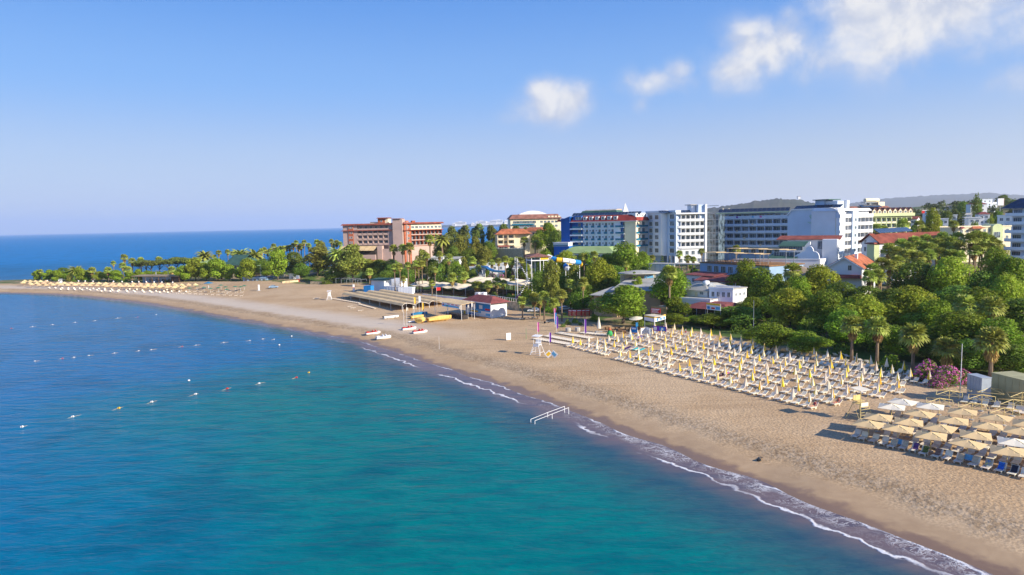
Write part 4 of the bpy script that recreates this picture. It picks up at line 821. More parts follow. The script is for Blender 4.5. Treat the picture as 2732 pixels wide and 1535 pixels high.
e = Bld('', '', 1697, 323, 1728, 330, h.zb, h); ez = [zf[i] for i in range(5)]; e.box('wall', 'white_wall', 0, e.L, 1.4, 12, 0, zf[4]); e.bays(0, e.L, 2, zf[0], 4, fh, 1.35, 'white_wall', 'white_wall', 'teal_glass', .9, False, .2); e.slabroof('mansard', 'mansard_red', -.6, e.L + .5, -.8, 12, zf[4] + .05, zf[4] + 1.7, .8); e.box('dormer', 'white_wall', .3, e.L - .3, .4, 5, zf[4] + 1.5, zf[4] + 3.6); e.windows(.5, e.L - .5, 4, [zf[4] + 1.9], .9, 1.1, .36)
p = at(1669, 568, 420); zb = gz(p.x, p.y); zt = at(1669, 541, 420).z; t = thing('pyramid_tower', 'white sail-shaped pyramid tower rising behind the blue hotel', 'tower', (p.x, p.y, zb)); b = MB(); s_ = 3.4; b.add([(-s_, -s_, 0), (s_, -s_, 0), (s_, s_, 0), (-s_, s_, 0), (-s_, -s_, zt - zb - 11), (s_, -s_, zt - zb - 11), (s_, s_, zt - zb - 11), (-s_, s_, zt - zb - 11), (-.2, 0, zt - zb)], [(0, 1, 5, 4), (1, 2, 6, 5), (2, 3, 7, 6), (3, 0, 4, 7), (4, 5, 8), (5, 6, 8), (6, 7, 8), (7, 4, 8)]); b.build('spire', 'white_wall', t); MB().box(-3.7, 3.7, -3.7, 3.7, zt - zb - 11.6, zt - zb - 11.1).build('ledge', 'white_wall', t)
# low green-roofed hall at its foot
h = Bld('hall', 'low hall with pale green roof at the foot of the blue hotel', 1492, 318, 1640, 305); X = h.x; zr = h.z(1560, 676); h.box('wall', 'white_wall', 1, h.L - 1, 1, 15, 0, zr); h.slabroof('roof', 'greenroof', 0, h.L, 0, 18, zr, h.z(1580, 660), 4.5); h.windows(X(1530), h.L - 2, 7, [zr - 2.6], 2.2, 1.8, .94)

# ---- white hotel with the round bay
h = Bld('hotel', 'grey-white hotel with rounded bay tower and white curved balconies', 1727, 331, 1763, 322); zt = h.z(1745, 569); z0 = h.z(1745, 680); fh = (zt - z0) / 6.3; X = h.x; zs = [z0 + fh * (i + .35) for i in range(6)]
h.box('wall', 'greyblue_wall', 0, h.L, 0, 5, z0 - .3, zt); h.box('lobby_wall', 'slate_wall', 1.5, h.L - .5, 2, 5, 0, z0 - .32); h.slabroof('cornice', 'greyblue_wall', -.6, h.L + .3, -.7, 5, zt + .01, zt + 1.0); h.windows(1, h.L * .46, 1, zs, 2.4, 2.0, -.05, 2); h.windows(h.L * .52, h.L - 1, 1, zs, 2.6, 2.0, -.05, 2)
for z in zs: h.put('spandrel', box_mesh(2.6, .1, .9, 'slate_wall'), h.L * .23 - .5, -.12, z - 1.1)
c = Bld('', '', 1763, 322, 1780, 320.5, h.zb, h); b = MB(); pts = [(c.L / 2 - math.cos(math.pi * i / 10) * c.L / 2, -math.sin(math.pi * i / 10) * c.L * .33) for i in range(11)]; b.prism(pts + [(c.L, 3), (0, 3)], 'z', z0 - .3, zt + 1.1); c.part('round_column', b, 'white_wall', smooth=False)
d = Bld('', '', 1780, 320.5, 1804, 316, h.zb, h); d.box('wall', 'greyblue_wall', 0, d.L, 0, 3, z0 - .3, zt); d.slabroof('cornice', 'greyblue_wall', -.2, d.L + .2, -.7, 3, zt + .01, zt + 1.0); d.windows(1.5, d.L - 1, 1, zs, 2.6, 2.2, -.05, 2); d.box('lobby_wall', 'slate_wall', .5, d.L - .5, 2, 4, 0, z0 - .32); d.windows(.6, d.L - .6, 1, [2.0], 3, 3.6, 1.95, 2)
for z in zs: d.put('spandrel', box_mesh(3.0, .1, .9, 'slate_wall'), d.L / 2 - 1.4, -.12, z - 1.1)
for i in range(3): d.part('column', MB().box(.2 + i * 2.2, .8 + i * 2.2, -.4, .6, 0, z0 - .35), 'greyblue_wall')
e = Bld('', '', 1804, 316, 1880, 318, h.zb, h); X = e.x; fl = [e.z(1850, y) for y in (663, 645, 627, 609, 590)]; f2 = (fl[4] - fl[0]) / 4; e.box('wall', 'white_wall', 0, e.L, 1.75, 13, fl[0] - 3.6, fl[4] + 3.2); e.bays(2.4, e.L, 5, fl[0], 5, f2, 1.4, 'cream_wall', 'white_wall', 'white_wall', 1.05, False, .25, top=False, winw=.9); e.slabroof('roof', 'white_wall', -.4, e.L + .2, -.9, 13.5, fl[4] + f2 + .05, fl[4] + f2 + .7); e.box('wall', 'white_wall', 0, e.L, .3, 1.7, 0, fl[0] - .25); e.windows(1, e.L - 1, 4, [fl[0] - 2.9, fl[0] - 6.4], 1.6, 1.8, .26)
for j in range(5):
    b = MB(); pts = [(2.4 - 2.7 * math.sin(a), 1.3 - 1.5 * math.cos(a)) for a in np.linspace(0, 1.5, 7)]; b.prism(pts + [(2.4, 1.3)], 'z', fl[0] + f2 * j, fl[0] + f2 * j + 1.05); e.part('parapet', b, 'white_wall')
e.solar(X(1765), X(1850), 2, fl[4] + f2 + .8, 12, h=2.4, tilt=.5); tz = e.z(1870, 546); e.box('lift_tower', 'greyblue_wall', X(1864), X(1884), .5, 9, fl[4], tz); e.box('lift_house', 'white_wall', X(1852), X(1862), 3, 8, fl[4] + f2, e.z(1855, 547)); e.box('corner_pier', 'white_wall', X(1880), X(1885), -.6, 9, 0, tz + .1); e.slabroof('lift_roof', 'concrete', X(1847), X(1863), 2, 9, e.z(1855, 547), e.z(1855, 545))
# glass link
g_ = Bld('', '', 1886, 324, 1917, 321, h.zb, h); zt2 = g_.z(1900, 572); g_.box('glass_core', 'glass', 0, g_.L, .2, 10, 0, zt2); 
for j in range(9): g_.put('transom', box_mesh(g_.L, .15, .3, 'grey_metal'), 0, .04, 3 + j * f2)
for j in range(5): g_.put('mullion', box_mesh(.12, .1, zt2 - .2, 'grey_metal'), g_.L * j / 4 - .06, .02, .1)

# ---- long grey-blue hotel and its white end block with the emblem
h = Bld('hotel', 'long grey-blue hotel with rows of shaded balconies and solar panels', 1916, 340, 2106, 318); X = h.x; zl = [h.z(2000, y) for y in (659.5, 641, 622, 603.5, 584.5, 570)]; f2 = (zl[4] - zl[0]) / 4
h.box('wall', 'slate_wall', 0, h.L, 1.95, 14, 0, zl[5]); h.bays(.2, h.L - .2, 9, zl[0], 4, f2, 1.6, 'slate_wall', 'greyblue_wall', 'greyblue_wall', 1.1, False, .22, winw=.92); h.put('parapet', box_mesh(h.L, .14, 1.5, 'greyblue_wall'), 0, -.26, zl[4] + .05); h.windows(.2, h.L - .2, 9, [zl[4] + .3], 2.6, 1.9, 1.88); h.slabroof('roof', 'greyblue_wall', -.6, h.L + .6, -1.2, 14.5, zl[5], zl[5] + .7); h.slabroof('roof_edge', 'green_wall', -.5, h.L + .5, -1.3, -1.21, zl[5] + .1, zl[5] + .6); h.solar(0, h.L, -.4, zl[5] + .9, 16, h=2.3, tilt=.75); h.windows(.5, h.L - .5, 9, [zl[0] - 3.2], 2.6, 2.4, 1.88)
h.box('base_wall', 'slate_wall', 0, h.L, .4, 1.9, 0, zl[0] - 3.9); b = MB()
b.lathe([(.02, 0), (.5, .25), (.62, .7), (.5, 1.1), (.02, 1.3)], 10); t_ = b.mesh('water_tank', 'cream_wall')
for p in (1922, 1938): h.put('water_tank', t_, X(p), 3, zl[5] + 1.5)
towel = [('purple_paint', 2, 4), ('red_paint', 0, 1), ('canvas_white', 2, 2), ('canvas_white', 3, 1), ('canvas_white', 4, 3), ('flower_pink', 5, 4), ('canvas_white', 5, 0), ('sky_blue', 4, 4)]
for m_, i, j in towel: h.put('towel', box_mesh(1.0, .05, .8, m_), h.L * (i + .4) / 9, -.33, zl[j] + .55)
k = Bld('hotel_block', 'white end block of the hotel with pale green emblem on its blank wall', 2101, 291, 2240, 268); X = k.x; zt = k.z(2170, 561); zs_ = k.z(2110, 576)
b = MB(); L = k.L; pts = [(0, 0), (L, 0), (L, k.z(2238, 572)), (L * .955, k.z(2228, 564)), (L * .9, k.z(2218, 560)), (L * .82, k.z(2205, 558)), (L * .1, k.z(2116, 562)), (0, zs_)]
b.prism(pts, 'y', 0, 3); k.part('wall', b, 'greyblue_wall')
pr = pts[2:]; b = MB(); ro = [(x, z + .55) for x, z in pr]; b.prism(pr + ro[::-1], 'y', -.4, 3.3); k.part('roof_edge', b, 'white_wall')
ex, ez = k.xz(2167, 585); em = MB()
for a in (-.75, -.35, 0, .35, .75): em.add([(ex + math.sin(a) * .5 - .18, -.03, ez + math.cos(a) * .5 - .4), (ex + math.sin(a) * .5 + .18, -.03, ez + math.cos(a) * .5 - .4), (ex + math.sin(a) * 2.0 + .05, -.03, ez + math.cos(a) * 2.2), (ex + math.sin(a) * 1.6 - .3, -.03, ez + math.cos(a) * 1.7)], [(0, 1, 2, 3)])
em.box(ex - 2.2, ex + 2.2, -.05, -.02, ez - 1.35, ez - 1.15); em.box(ex - 1.5, ex + 1.5, -.05, -.02, ez - 1.75, ez - 1.62); mat('emblem_green', lin(140, 190, 150), .7, .03); k.part('emblem', em, 'emblem_green')
k.box('lift_house', 'slate_wall', X(2160), X(2184), 3, 8, zt, k.z(2170, 535)); k.slabroof('lift_roof', 'darkgreen_roof', X(2157), X(2200), 2, 9, k.z(2170, 535), k.z(2170, 533)); k.solar(X(2112), X(2236), 1.0, zt + .8, 12, h=2.2, tilt=.6); 
v = Bld('', '', 2240, 268, 2328, 282, k.zb, k); X = v.x; zl = [v.z(2280, y) for y in (681, 661.5, 642, 621.5, 600.5, 580)]; f3 = (zl[5] - zl[0]) / 5; v.box('wall', 'white_wall', 0, v.L, 1.75, 12, 0, zl[5] + 2.6)
for a, c, n in ((0, 2270, 4), (2285, 2308, 2), (2308, 2328, 2)):
    x0 = a if a == 0 else X(a); v.bays(x0 + .02, X(c) - .02, n, zl[0], 5, f3, 1.4, 'cream_wall', 'white_wall', 'white_wall', 1.1, False, .22, mull=1, winw=.88)
v.box('stair_bay', 'greyblue_wall', X(2270), X(2285), -.7, 1.7, 0, zl[5] + 2.4); v.windows(X(2271), X(2285), 1, [z + 1.5 for z in zl[:5]], 1.3, 1.2, -.74, 0); v.put('parapet', box_mesh(v.L, .14, 1.3, 'white_wall'), 0, -.26, zl[5] + .05); v.slabroof('roof', 'white_wall', -.3, v.L + .3, .5, 12, zl[5] + 2.62, zl[5] + 3.6, .8); v.windows(.5, X(2268), 3, [zl[5] + .5], 1.6, 1.8, 1.68); v.box('lift_tower', 'greyblue_wall', X(2259), X(2276), 4, 9, zl[5] + 2, v.z(2268, 535)); v.box('roof_plant', 'white_wall', X(2278), X(2284), 3, 9, zl[5] + 2, v.z(2280, 534))

# ---- pale green hotel behind
h = Bld('hotel', 'pale green hotel with brown dormer roof and a drum tank on top', 2322, 390, 2432, 400); X = h.x; zr = h.z(2380, 577); zt = h.z(2380, 556); h.box('wall', 'green_wall', 0, h.L, 1.6, 16, 0, zr)
h.bays(.3, h.L, 8, zr - 14.2, 4, 3.4, 1.4, 'cream_wall', 'green_wall', 'cream_wall', .9, True, .5); h.box('cornice', 'green_wall', -1, h.L + 1, -1.2, 16.5, zr, zr + 1.7); h.slabroof('mansard', 'roof_brown', -.8, h.L + .8, -.6, 16, zr + 1.72, zt, 3)
for i in range(8):
    x = h.L * (i + .1) / 8; b = MB(); w_ = h.L / 8 * .72; b.prism([(x, zr + 1.75), (x + w_, zr + 1.75), (x + w_, zr + 3.2), (x + w_ / 2, zr + 4.6), (x, zr + 3.2)], 'y', -.9, 3); h.part('dormer', b, 'cream_wall'); h.put('window', win_mesh(1.6, 1.2, 1), x + w_ / 2 - .8, -.95, zr + 1.9)
    b = MB(); b.prism([(x - .3, zr + 3.0), (x + w_ / 2, zr + 4.65), (x + w_ + .3, zr + 3.0), (x + w_ + .3, zr + 3.25), (x + w_ / 2, zr + 4.95), (x - .3, zr + 3.25)], 'y', -1.3, 3.2); h.part('dormer_roof', b, 'roof_brown')
h.slabroof('roof', 'roof_brown', X(2282), X(2395), 4, 14, zt, h.z(2380, 549), 2); h.solar(X(2310), X(2365), 3, zt + .9, 8, h=3, tilt=.5); h.box('lift_house', 'cream_wall', X(2365), X(2382), 6, 12, zt, h.z(2370, 538)); b = MB(); zq = h.z(2365, 533); b.tube((X(2336), 8, zq), (X(2372), 8, zq), 1.1, n=12); h.part('water_tank', b, 'cream_wall'); h.slabroof('tank_stand', 'grey_metal', X(2330), X(2374), 6.5, 9.5, zq - 1.6, zq - 1.3); h.box('tank_frame', 'grey_metal', X(2345), X(2350), 7, 9, zt, zq - 1.62)
# ------------------------------------------------------------------ smaller buildings between the hotels and the beach
def house(name, label, pxL, dL, pxR, dR, ytop, depth, roof, roofh, wallm, roofm, cols=2, floors=1, win=(1.2, 1.3), over=.6, axis='x', base=None, inn=None, door=None, cat='building', group=None):
    h = Bld(name, label, pxL, dL, pxR, dR, base, cat=cat, group=group); pm = (pxL + pxR) / 2; zr = h.z(pm, ytop); fhh = 3.0
    if roof == 'gable' and axis == 'y':
        h.part('wall', MB().prism([(0, 0), (h.L, 0), (h.L, zr), (h.L / 2, zr + roofh), (0, zr)], 'y', 0, depth), wallm)
    elif roof == 'gable':
        h.part('wall', MB().prism([(0, 0), (depth, 0), (depth, zr), (depth / 2, zr + roofh), (0, zr)], 'x', 0, h.L), wallm)
    else: h.box('wall', wallm, 0, h.L, 0, depth, 0, zr)
    if roof == 'hip': h.slabroof('roof', roofm, -over, h.L + over, -over, depth + over, zr + .01, zr + roofh, min(inn or depth * .42, h.L * .42))
    elif roof == 'flat':
        h.slabroof('roof', roofm, -.15, h.L + .15, -.15, depth + .15, zr + .005, zr + .12)
        for a in ((-.2, h.L + .2, -.25, 0), (-.2, h.L + .2, depth, depth + .25)): h.box('parapet', wallm, a[0], a[1], a[2], a[3], zr - .1, zr + .5)
    elif roof == 'gable': h.gable(roofm, 0, h.L, 0, depth, zr, roofh, axis, over)
    elif roof == 'shed':
        b = MB(); b.add([(-over, -over, zr), (h.L + over, -over, zr), (h.L + over, depth + over, zr + roofh), (-over, depth + over, zr + roofh), (-over, -over, zr + .15), (h.L + over, -over, zr + .15), (h.L + over, depth + over, zr + roofh + .15), (-over, depth + over, zr + roofh + .15)], [(0, 3, 2, 1), (4, 5, 6, 7), (0, 1, 5, 4), (1, 2, 6, 5), (2, 3, 7, 6), (3, 0, 4, 7)]); h.part('roof', b, roofm)
    if cols: h.windows(.4, h.L - .4, cols, [zr - 2.3 - i * fhh for i in range(floors)], win[0], win[1], -.04)
    h.zr = zr; return h
def canopy(name, label, pxL, dL, pxR, dR, ytop, depth, m_, posts=4, thick=.2, rise=0.0, postm='white_metal', cat='canopy', base=None, group=None):
    h = Bld(name, label, pxL, dL, pxR, dR, base, cat=cat, sink=.3, group=group); zr = h.z((pxL + pxR) / 2, ytop)
    b = MB(); b.add([(0, 0, zr), (h.L, 0, zr), (h.L, depth, zr + rise), (0, depth, zr + rise), (0, 0, zr + thick), (h.L, 0, zr + thick), (h.L, depth, zr + rise + thick), (0, depth, zr + rise + thick)], [(0, 3, 2, 1), (4, 5, 6, 7), (0, 1, 5, 4), (1, 2, 6, 5), (2, 3, 7, 6), (3, 0, 4, 7)]); h.part('roof', b, m_)
    for i in range(posts):
        x = .3 + (h.L - .6) * i / (posts - 1)
        for y in (.3, depth - .3): h.part('post', MB().tube((x, y, 0), (x, y, zr + rise * y / depth), .08), postm)
    h.zr = zr; return h
# red-roofed house with solar panels, beside the palm grove
h = house('house', 'grey-white gabled house with red tiled roof and solar panels', 2300, 246, 2348, 238, 648, 30, 'gable', 3.0, 'white_wall', 'roof_red', 0, axis='y', over=.9)
for z in (h.z(2309, 652), h.z(2309, 671)): h.put('window', win_mesh(1.0, 1.6, 1), h.xz(2306, 650)[0], -.05, z)
h.box('stair_bay', 'green_wall', h.L * .6, h.L, -2.2, -.02, 0, h.z(2335, 652)); h.slabroof('porch_roof', 'roof_red', h.L * .55, h.L + .5, -2.8, -.0, h.z(2335, 651), h.z(2335, 647), .5)
s_ = Bld('', '', 2348, 240, 2440, 262, h.zb, h)
s_.solar(1, s_.L, .5, h.zr + 3.4, 13, h=2.6, tilt=.6)
# white gabled house below it
h = house('house', 'white gabled house with red tiled roof among the trees', 2210, 212, 2303, 206, 716, 22, 'gable', 3.4, 'white_wall', 'roof_orange', 0, axis='y', over=.7); h.put('window', win_mesh(1.1, 1.6, 1), h.xz(2262, 716)[0], -.05, h.z(2266, 722)); h.slabroof('lean_to', 'roof_maroon', h.L * .22, h.L, -1.6, -.02, h.z(2265, 742), h.z(2265, 733), .3); h.box('chimney', 'white_wall', h.L * .62, h.L * .7, 8, 9, h.zr + 2, h.zr + 4)
for sx in (0, 1):
    b = MB(); x0, x1 = (-.75, h.L / 2) if sx == 0 else (h.L + .75, h.L / 2); b.add([(x0, -.8, h.zr - .1), (x1, -.8, h.zr + 3.45), (x1, -.8, h.zr + 3.05), (x0, -.8, h.zr - .5), (x0, -.7, h.zr - .1), (x1, -.7, h.zr + 3.45), (x1, -.7, h.zr + 3.05), (x0, -.7, h.zr - .5)], [(0, 1, 2, 3), (7, 6, 5, 4), (0, 4, 5, 1), (3, 2, 6, 7), (0, 3, 7, 4), (1, 5, 6, 2)]); h.part('barge_board', b, 'white_wall')
# white villa with flat red roof in front of the emblem wall
h = house('villa', 'white villa with flat dark red roof below the emblem wall', 2080, 262, 2236, 252, 640, 9, 'shed', 1.2, 'white_wall', 'roof_red', 0, over=1.0); X = h.x
h.box('stair_block', 'white_wall', X(2120), X(2165), -3, -.02, 0, h.z(2140, 645)); h.windows(X(2183), X(2200), 1, [h.z(2190, 665)], 2.4, 3.0); h.windows(X(2082), X(2100), 1, [h.z(2090, 658)], 3, 2.4); h.windows(X(2122), X(2140), 1, [h.z(2130, 655)], 1.2, 1.6, -3.04); h.box('side_wall', 'white_wall', X(2199), X(2238), -6, -.02, 0, h.z(2215, 638))
# white hall with round gable and green roofs
h = Bld('hall', 'white hall with curved gable and dark green barrel roofs', 2062, 250, 2188, 240); X = h.x; zt = h.z(2150, 657); zm = h.z(2130, 676)
xa, xb, xc = X(2135), X(2172), X(2188); pts = [(xa - 3.0, 0), (xc, 0), (xc, zm - 1.0)] + [(xb + (xc - xb) * math.cos(a), zm - 1.0 + (zm - (zm - 1.8)) * math.sin(a)) for a in (.6, 1.1)] + [((xa + 2 + xb) / 2 + (xb - xa - 2) / 2 * math.cos(a), zm + .8 + (zt - zm - .8) * math.sin(a)) for a in np.linspace(0, math.pi, 9)] + [(xa - .5, zm - .2), (xa - 2, zm - 1.2), (xa - 3, zm - 2.2)]
h.part('gable_wall', MB().prism(pts, 'y', -.4, .4), 'white_wall'); h.box('wall', 'white_wall', X(2064), xc, .42, 12, 0, zm - 2.2)
for z, x0, x1, y0, y1 in ((zm - 2.2, X(2055), xa - .5, -3, 5), (h.z(2110, 660), X(2072), xa + 1, 2, 9)):
    b = MB(); n = 7; prof = [(y0 + (y1 - y0) * i / n, z + 1.9 * math.sin(math.pi * (.06 + .8 * i / n) / 1.8)) for i in range(n + 1)]; b.prism(prof + [(y, q - .15) for y, q in prof[::-1]], 'x', x0, x1); h.part('green_roof', b, 'darkgreen_roof')
h.windows(X(2074), xa, 5, [h.z(2100, 669)], 2.0, 1.5, 3.0); h.windows(X(2066), xa, 5, [h.z(2100, 692)], 2.2, 2.6, .38)
for p in (2057, 2080, 2105, 2128): h.part('column', MB().tube((X(p), -2.6, 0), (X(p), -2.6, zm - 2.3), .2), 'white_wall')
w = Bld('garden_wall', 'long white terrace wall in front of the curved hall', 1958, 236, 2190, 224, cat='wall'); w.box('wall', 'white_wall', 0, w.L, 0, .5, 0, w.z(2070, 693)); w.box('coping', 'white_wall', 0, w.L, -.15, .65, w.z(2070, 693) + .01, w.z(2070, 693) + .25)
# brown-roofed low range below the wall
h = house('restaurant', 'low white restaurant with pale brown tiled roof below the long white wall', 1985, 222, 2180, 214, 734, 12, 'hip', 2.6, 'white_wall', 'brown_roof', 7, win=(1.6, 1.6), over=.8)
# slate-blue restaurant with roof terrace and cane awnings
h = Bld('restaurant', 'slate-blue restaurant with roof terrace under cane awnings', 1868, 240, 1962, 226); X = h.x; zt = h.z(1915, 704); h.box('wall', 'slate_wall', 0, h.L + 14, 0, 16, 0, zt); h.box('terrace_floor', 'wood', -.3, h.L + 14.3, -.4, 16.3, zt, zt + .3); h.windows(X(1885), X(1960), 4, [h.z(1915, 727)], 2.2, 2.2, -.05, 2)
for i in range(26): h.put('baluster', box_mesh(.07, .07, 1.0, 'wood'), (h.L + 14) * i / 25, -.3, zt + .3)
h.put('railing', box_mesh(h.L + 14, .1, .09, 'wood'), 0, -.32, zt + 1.3)
for i, (a, c, y, dy) in enumerate(((1875, 2025, 677, 3), (1900, 2060, 668, 9))):
    x0, x1 = X(a), X(c); z = h.z((a + c) / 2, y); n = 9
    for k in range(n): h.put('cane_awning', box_mesh((x1 - x0) / n * .97, 4.5, .12, 'canvas'), x0 + (x1 - x0) * k / n, dy - 2, z + .08 * math.sin(k * 2))
    for p in (x0 + .5, (x0 + x1) / 2, x1 - .5): [h.part('awning_post', MB().tube((p, yy, zt + .3), (p, yy, z), .12), 'grey_metal') for yy in (dy - 1.8, dy + 2)]
tbl = MB().box(-.5, .5, -.5, .5, .7, .76).tube((0, 0, 0), (0, 0, .7), .06).mesh('table', 'wood'); g = random.Random(3)
for i in range(9): h.put('terrace_table', tbl, 2 + (h.L + 8) * i / 9, 2 + 3.2 * (i % 3), zt + .3)
h.put('air_conditioner', box_mesh(1.0, .4, .9, 'grey_metal'), X(1925), -.45, h.z(1925, 738)); h.put('air_conditioner', box_mesh(1.0, .4, .9, 'grey_metal'), X(1935), -.45, h.z(1925, 738))
c = canopy('terrace_canopy', 'grey flat canopy over the terrace beside the slate-blue restaurant', 1730, 258, 1880, 246, 706, 6, 'grey_roof', 6, postm='grey_metal')
w = Bld('terrace_wall', 'white railing wall along the hotel terrace above the oval canopy', 1722, 276, 1800, 270, cat='wall'); w.box('wall', 'white_wall', 0, w.L, 0, .4, 0, w.z(1760, 705)); w.box('coping', 'concrete', 0, w.L, -.1, .5, w.z(1760, 705) + .01, w.z(1760, 705) + .2)
# dark red lean-to roofs
house('kitchen_block', 'low block with dark red flat roof under the slate-blue restaurant', 1832, 232, 1905, 222, 736, 6, 'shed', .7, 'white_wall', 'roof_maroon', 2); c = canopy('kitchen_canopy', 'dark maroon canopy roof before the slate-blue restaurant', 1850, 222, 1965, 211, 752, 9, 'roof_maroon', 4, rise=1.4)
# oval bar canopy
p = at(1706, 722, 228); zb = gz(p.x, p.y) - .5; t = thing('bar_canopy', 'oval pale canopy roof over the open bar', 'canopy', (p.x, p.y, zb)); zt = p.z - zb; b = MB(); n = 28; ring = lambda rx, ry, z: [(rx * math.cos(6.283 * i / n), ry * math.sin(6.283 * i / n), z) for i in range(n)]
b.add(ring(7.2, 5, zt - .9) + ring(7.0, 4.8, zt - .6) + ring(2.5, 1.8, zt), [(i, (i + 1) % n, n + (i + 1) % n, n + i) for i in range(n)] + [(n + i, n + (i + 1) % n, 2 * n + (i + 1) % n, 2 * n + i) for i in range(n)] + [tuple(range(2 * n, 3 * n)), tuple(range(n - 1, -1, -1))]); b.build('roof', 'grey_roof', t)
for i in range(8): a = i * .785 + .3; MB().tube((5.6 * math.cos(a), 3.8 * math.sin(a), 0), (5.6 * math.cos(a), 3.8 * math.sin(a), zt - .85), .1).build('post', 'grey_metal', t)
MB().box(-4, 4, -2, 2, 0, 1.2).build('bar_counter', 'dark_inside', t); MB().box(1.2, 4.2, -2.6, -2.4, .2, zt - 1.6).build('mural_panel', 'sky_blue', t); MB().box(-6, 6, 2.5, 2.8, 0, zt - 1.5).build('back_wall', 'cream_wall', t)
# grey-roofed kiosks
h = house('kiosk', 'beach restaurant with large grey roof and dark shade wall beneath the oval canopy', 1640, 214, 1762, 207, 776, 16, 'shed', 2.6, 'tan_wall', 'grey_roof', 0, over=1.2)
h = house('kiosk', 'white kiosk with grey hip roof and small window beside the tall palm', 1822, 208, 1888, 201, 774, 12, 'hip', 1.7, 'white_wall', 'grey_roof', 0, over=.8); h.put('window', win_mesh(1.3, .9, 1), h.x(1868), -.05, h.z(1872, 774) - 1.4); h.put('door', box_mesh(1.0, .06, 2.1, 'cream_wall'), h.x(1855), -.08, h.zr - 2.8)
h = house('kiosk', 'tan-walled beach bar with grey sheet roof left of the big tree', 1582, 214, 1645, 208, 790, 11, 'shed', 1.6, 'tan_wall', 'grey_roof', 0, over=1.0)
h.box('fence_panel', 'wood', -4, -.6, -.2, 0, 0, 3.4)
h = house('kiosk', 'flat concrete roofed beach bar right of the big tree', 1740, 200, 1778, 196, 822, 11, 'flat', 0, 'tan_wall', 'concrete', 0)
house('deck_block', 'low block with flat grey roof in front of the grey hip roof', 1812, 200, 1896, 194, 800, 8, 'flat', 0, 'white_wall', 'concrete', 0)
h = house('annex', 'white two-storey flat-roofed annex with a ladder against its wall', 1893, 200, 1957, 196, 772, 6, 'flat', 0, 'bluewhite_wall', 'concrete', 4, 2, (.9, 1.5)); b = MB(); lx = h.x(1914); zl_ = h.zr
for s2 in (0, .5): b.tube((lx + s2, -1.0, zl_ - 4.5), (lx + .9 + s2, -.1, zl_ + .3), .04, n=4)
for i in range(8): q = i / 8; b.tube((lx + .9 * q, -1 + .9 * q, zl_ - 4.5 + 4.8 * q), (lx + .9 * q + .5, -1 + .9 * q, zl_ - 4.5 + 4.8 * q), .03, n=4)
h.part('ladder', b, 'white_metal'); e = Bld('', '', 1957, 196, 1994, 200, h.zb, h); e.box('wall', 'white_wall', 0, e.L, 0, 6, 0, h.zr); e.slabroof('roof', 'concrete', -.1, e.L + .2, -.2, 6.2, h.zr + .01, h.zr + .3); e.windows(.5, e.L - .3, 3, [h.zr - 2.0], .8, .9)
# dishes and tank by the annex
def dish(label, px, py, d, r):
    p = at(px, py, d); zb = gz(p.x, p.y); t = thing('satellite_dish', label, 'dish', (p.x, p.y, zb), .6); hh = p.z - zb; MB().tube((0, 0, 0), (0, 0, hh), .06).build('mast', 'grey_metal', t); b = MB(); prof = [(r * math.sin(a), -r * math.cos(a) * .5) for a in np.linspace(.05, 1.2, 6)]; n = 14; vs = []; fs = []
    for q, z in prof: vs += [(q * math.cos(6.283 * i / n), z + r * .3, hh + q * math.sin(6.283 * i / n)) for i in range(n)]
    for k in range(5): fs += [(k * n + i, k * n + (i + 1) % n, (k + 1) * n + (i + 1) % n, (k + 1) * n + i) for i in range(n)]
    b.add(vs, fs); b.build('reflector', 'grey_metal', t)
dish('grey satellite dish beside the annex with the ladder', 1899, 765, 204, 1.3); dish('small white satellite dish behind the annex roof', 1909, 767, 205, .7)
p = at(1884, 757, 205); t = thing('water_tank', 'white round water tank behind the grey satellite dish', 'tank', (p.x, p.y, gz(p.x, p.y))); zz = p.z - gz(p.x, p.y); MB().lathe([(.05, zz + 1), (.9, zz + .8), (1.2, zz), (.9, zz - .8), (.05, zz - 1)], 14).build('tank', 'white_wall', t, True); MB().box(-.7, .7, -.7, .7, 0, zz - .9).build('stand', 'concrete', t)
# red-roofed beach bar with yellow sign
h = house('beach_bar', 'beach bar with dark red sheet roof and open dark front', 1842, 194, 1940, 186, 824, 9, 'hip', 1.3, 'dark_inside', 'roof_maroon', 0, over=1.6, inn=3)  # solid dark walls paint the shade inside the open front
for i in range(5): h.part('post', MB().tube((h.L * i / 4, -1.3, 0), (h.L * i / 4, -1.3, h.zr), .09), 'grey_metal')
# signs: a coloured board on posts, yellow head strip, printed blocks
def board(name, label, pxL, dL, pxR, dR, y0, y1, base_m, strips=(), posts=2, cat='sign', thick=.08, group=None):
    h = Bld(name, label, pxL, dL, pxR, dR, cat=cat, sink=0, group=group); pm = (pxL + pxR) / 2; z1, z0 = h.z(pm, y0), h.z(pm, y1); h.box('panel', base_m, 0, h.L, 0, thick, z0, z1)
    for i, (m_, u0, u1, v0, v1) in enumerate(strips): h.box('print', m_, h.L * u0, h.L * u1, -.012 - .004 * (i % 3), -.001, z0 + (z1 - z0) * v0, z0 + (z1 - z0) * v1)
    for i in range(posts): x = .15 + (h.L - .3) * i / max(1, posts - 1); h.part('post', MB().tube((x, thick + .08, -.2), (x, thick + .08, z1), .06), 'grey_metal')
    return h
lines = lambda m_, n, u0, u1: [(m_, u0, u1 - .05 * ((i * 7) % 4), .1 + .62 * i / n, .1 + .62 * (i + .45) / n) for i in range(n)]
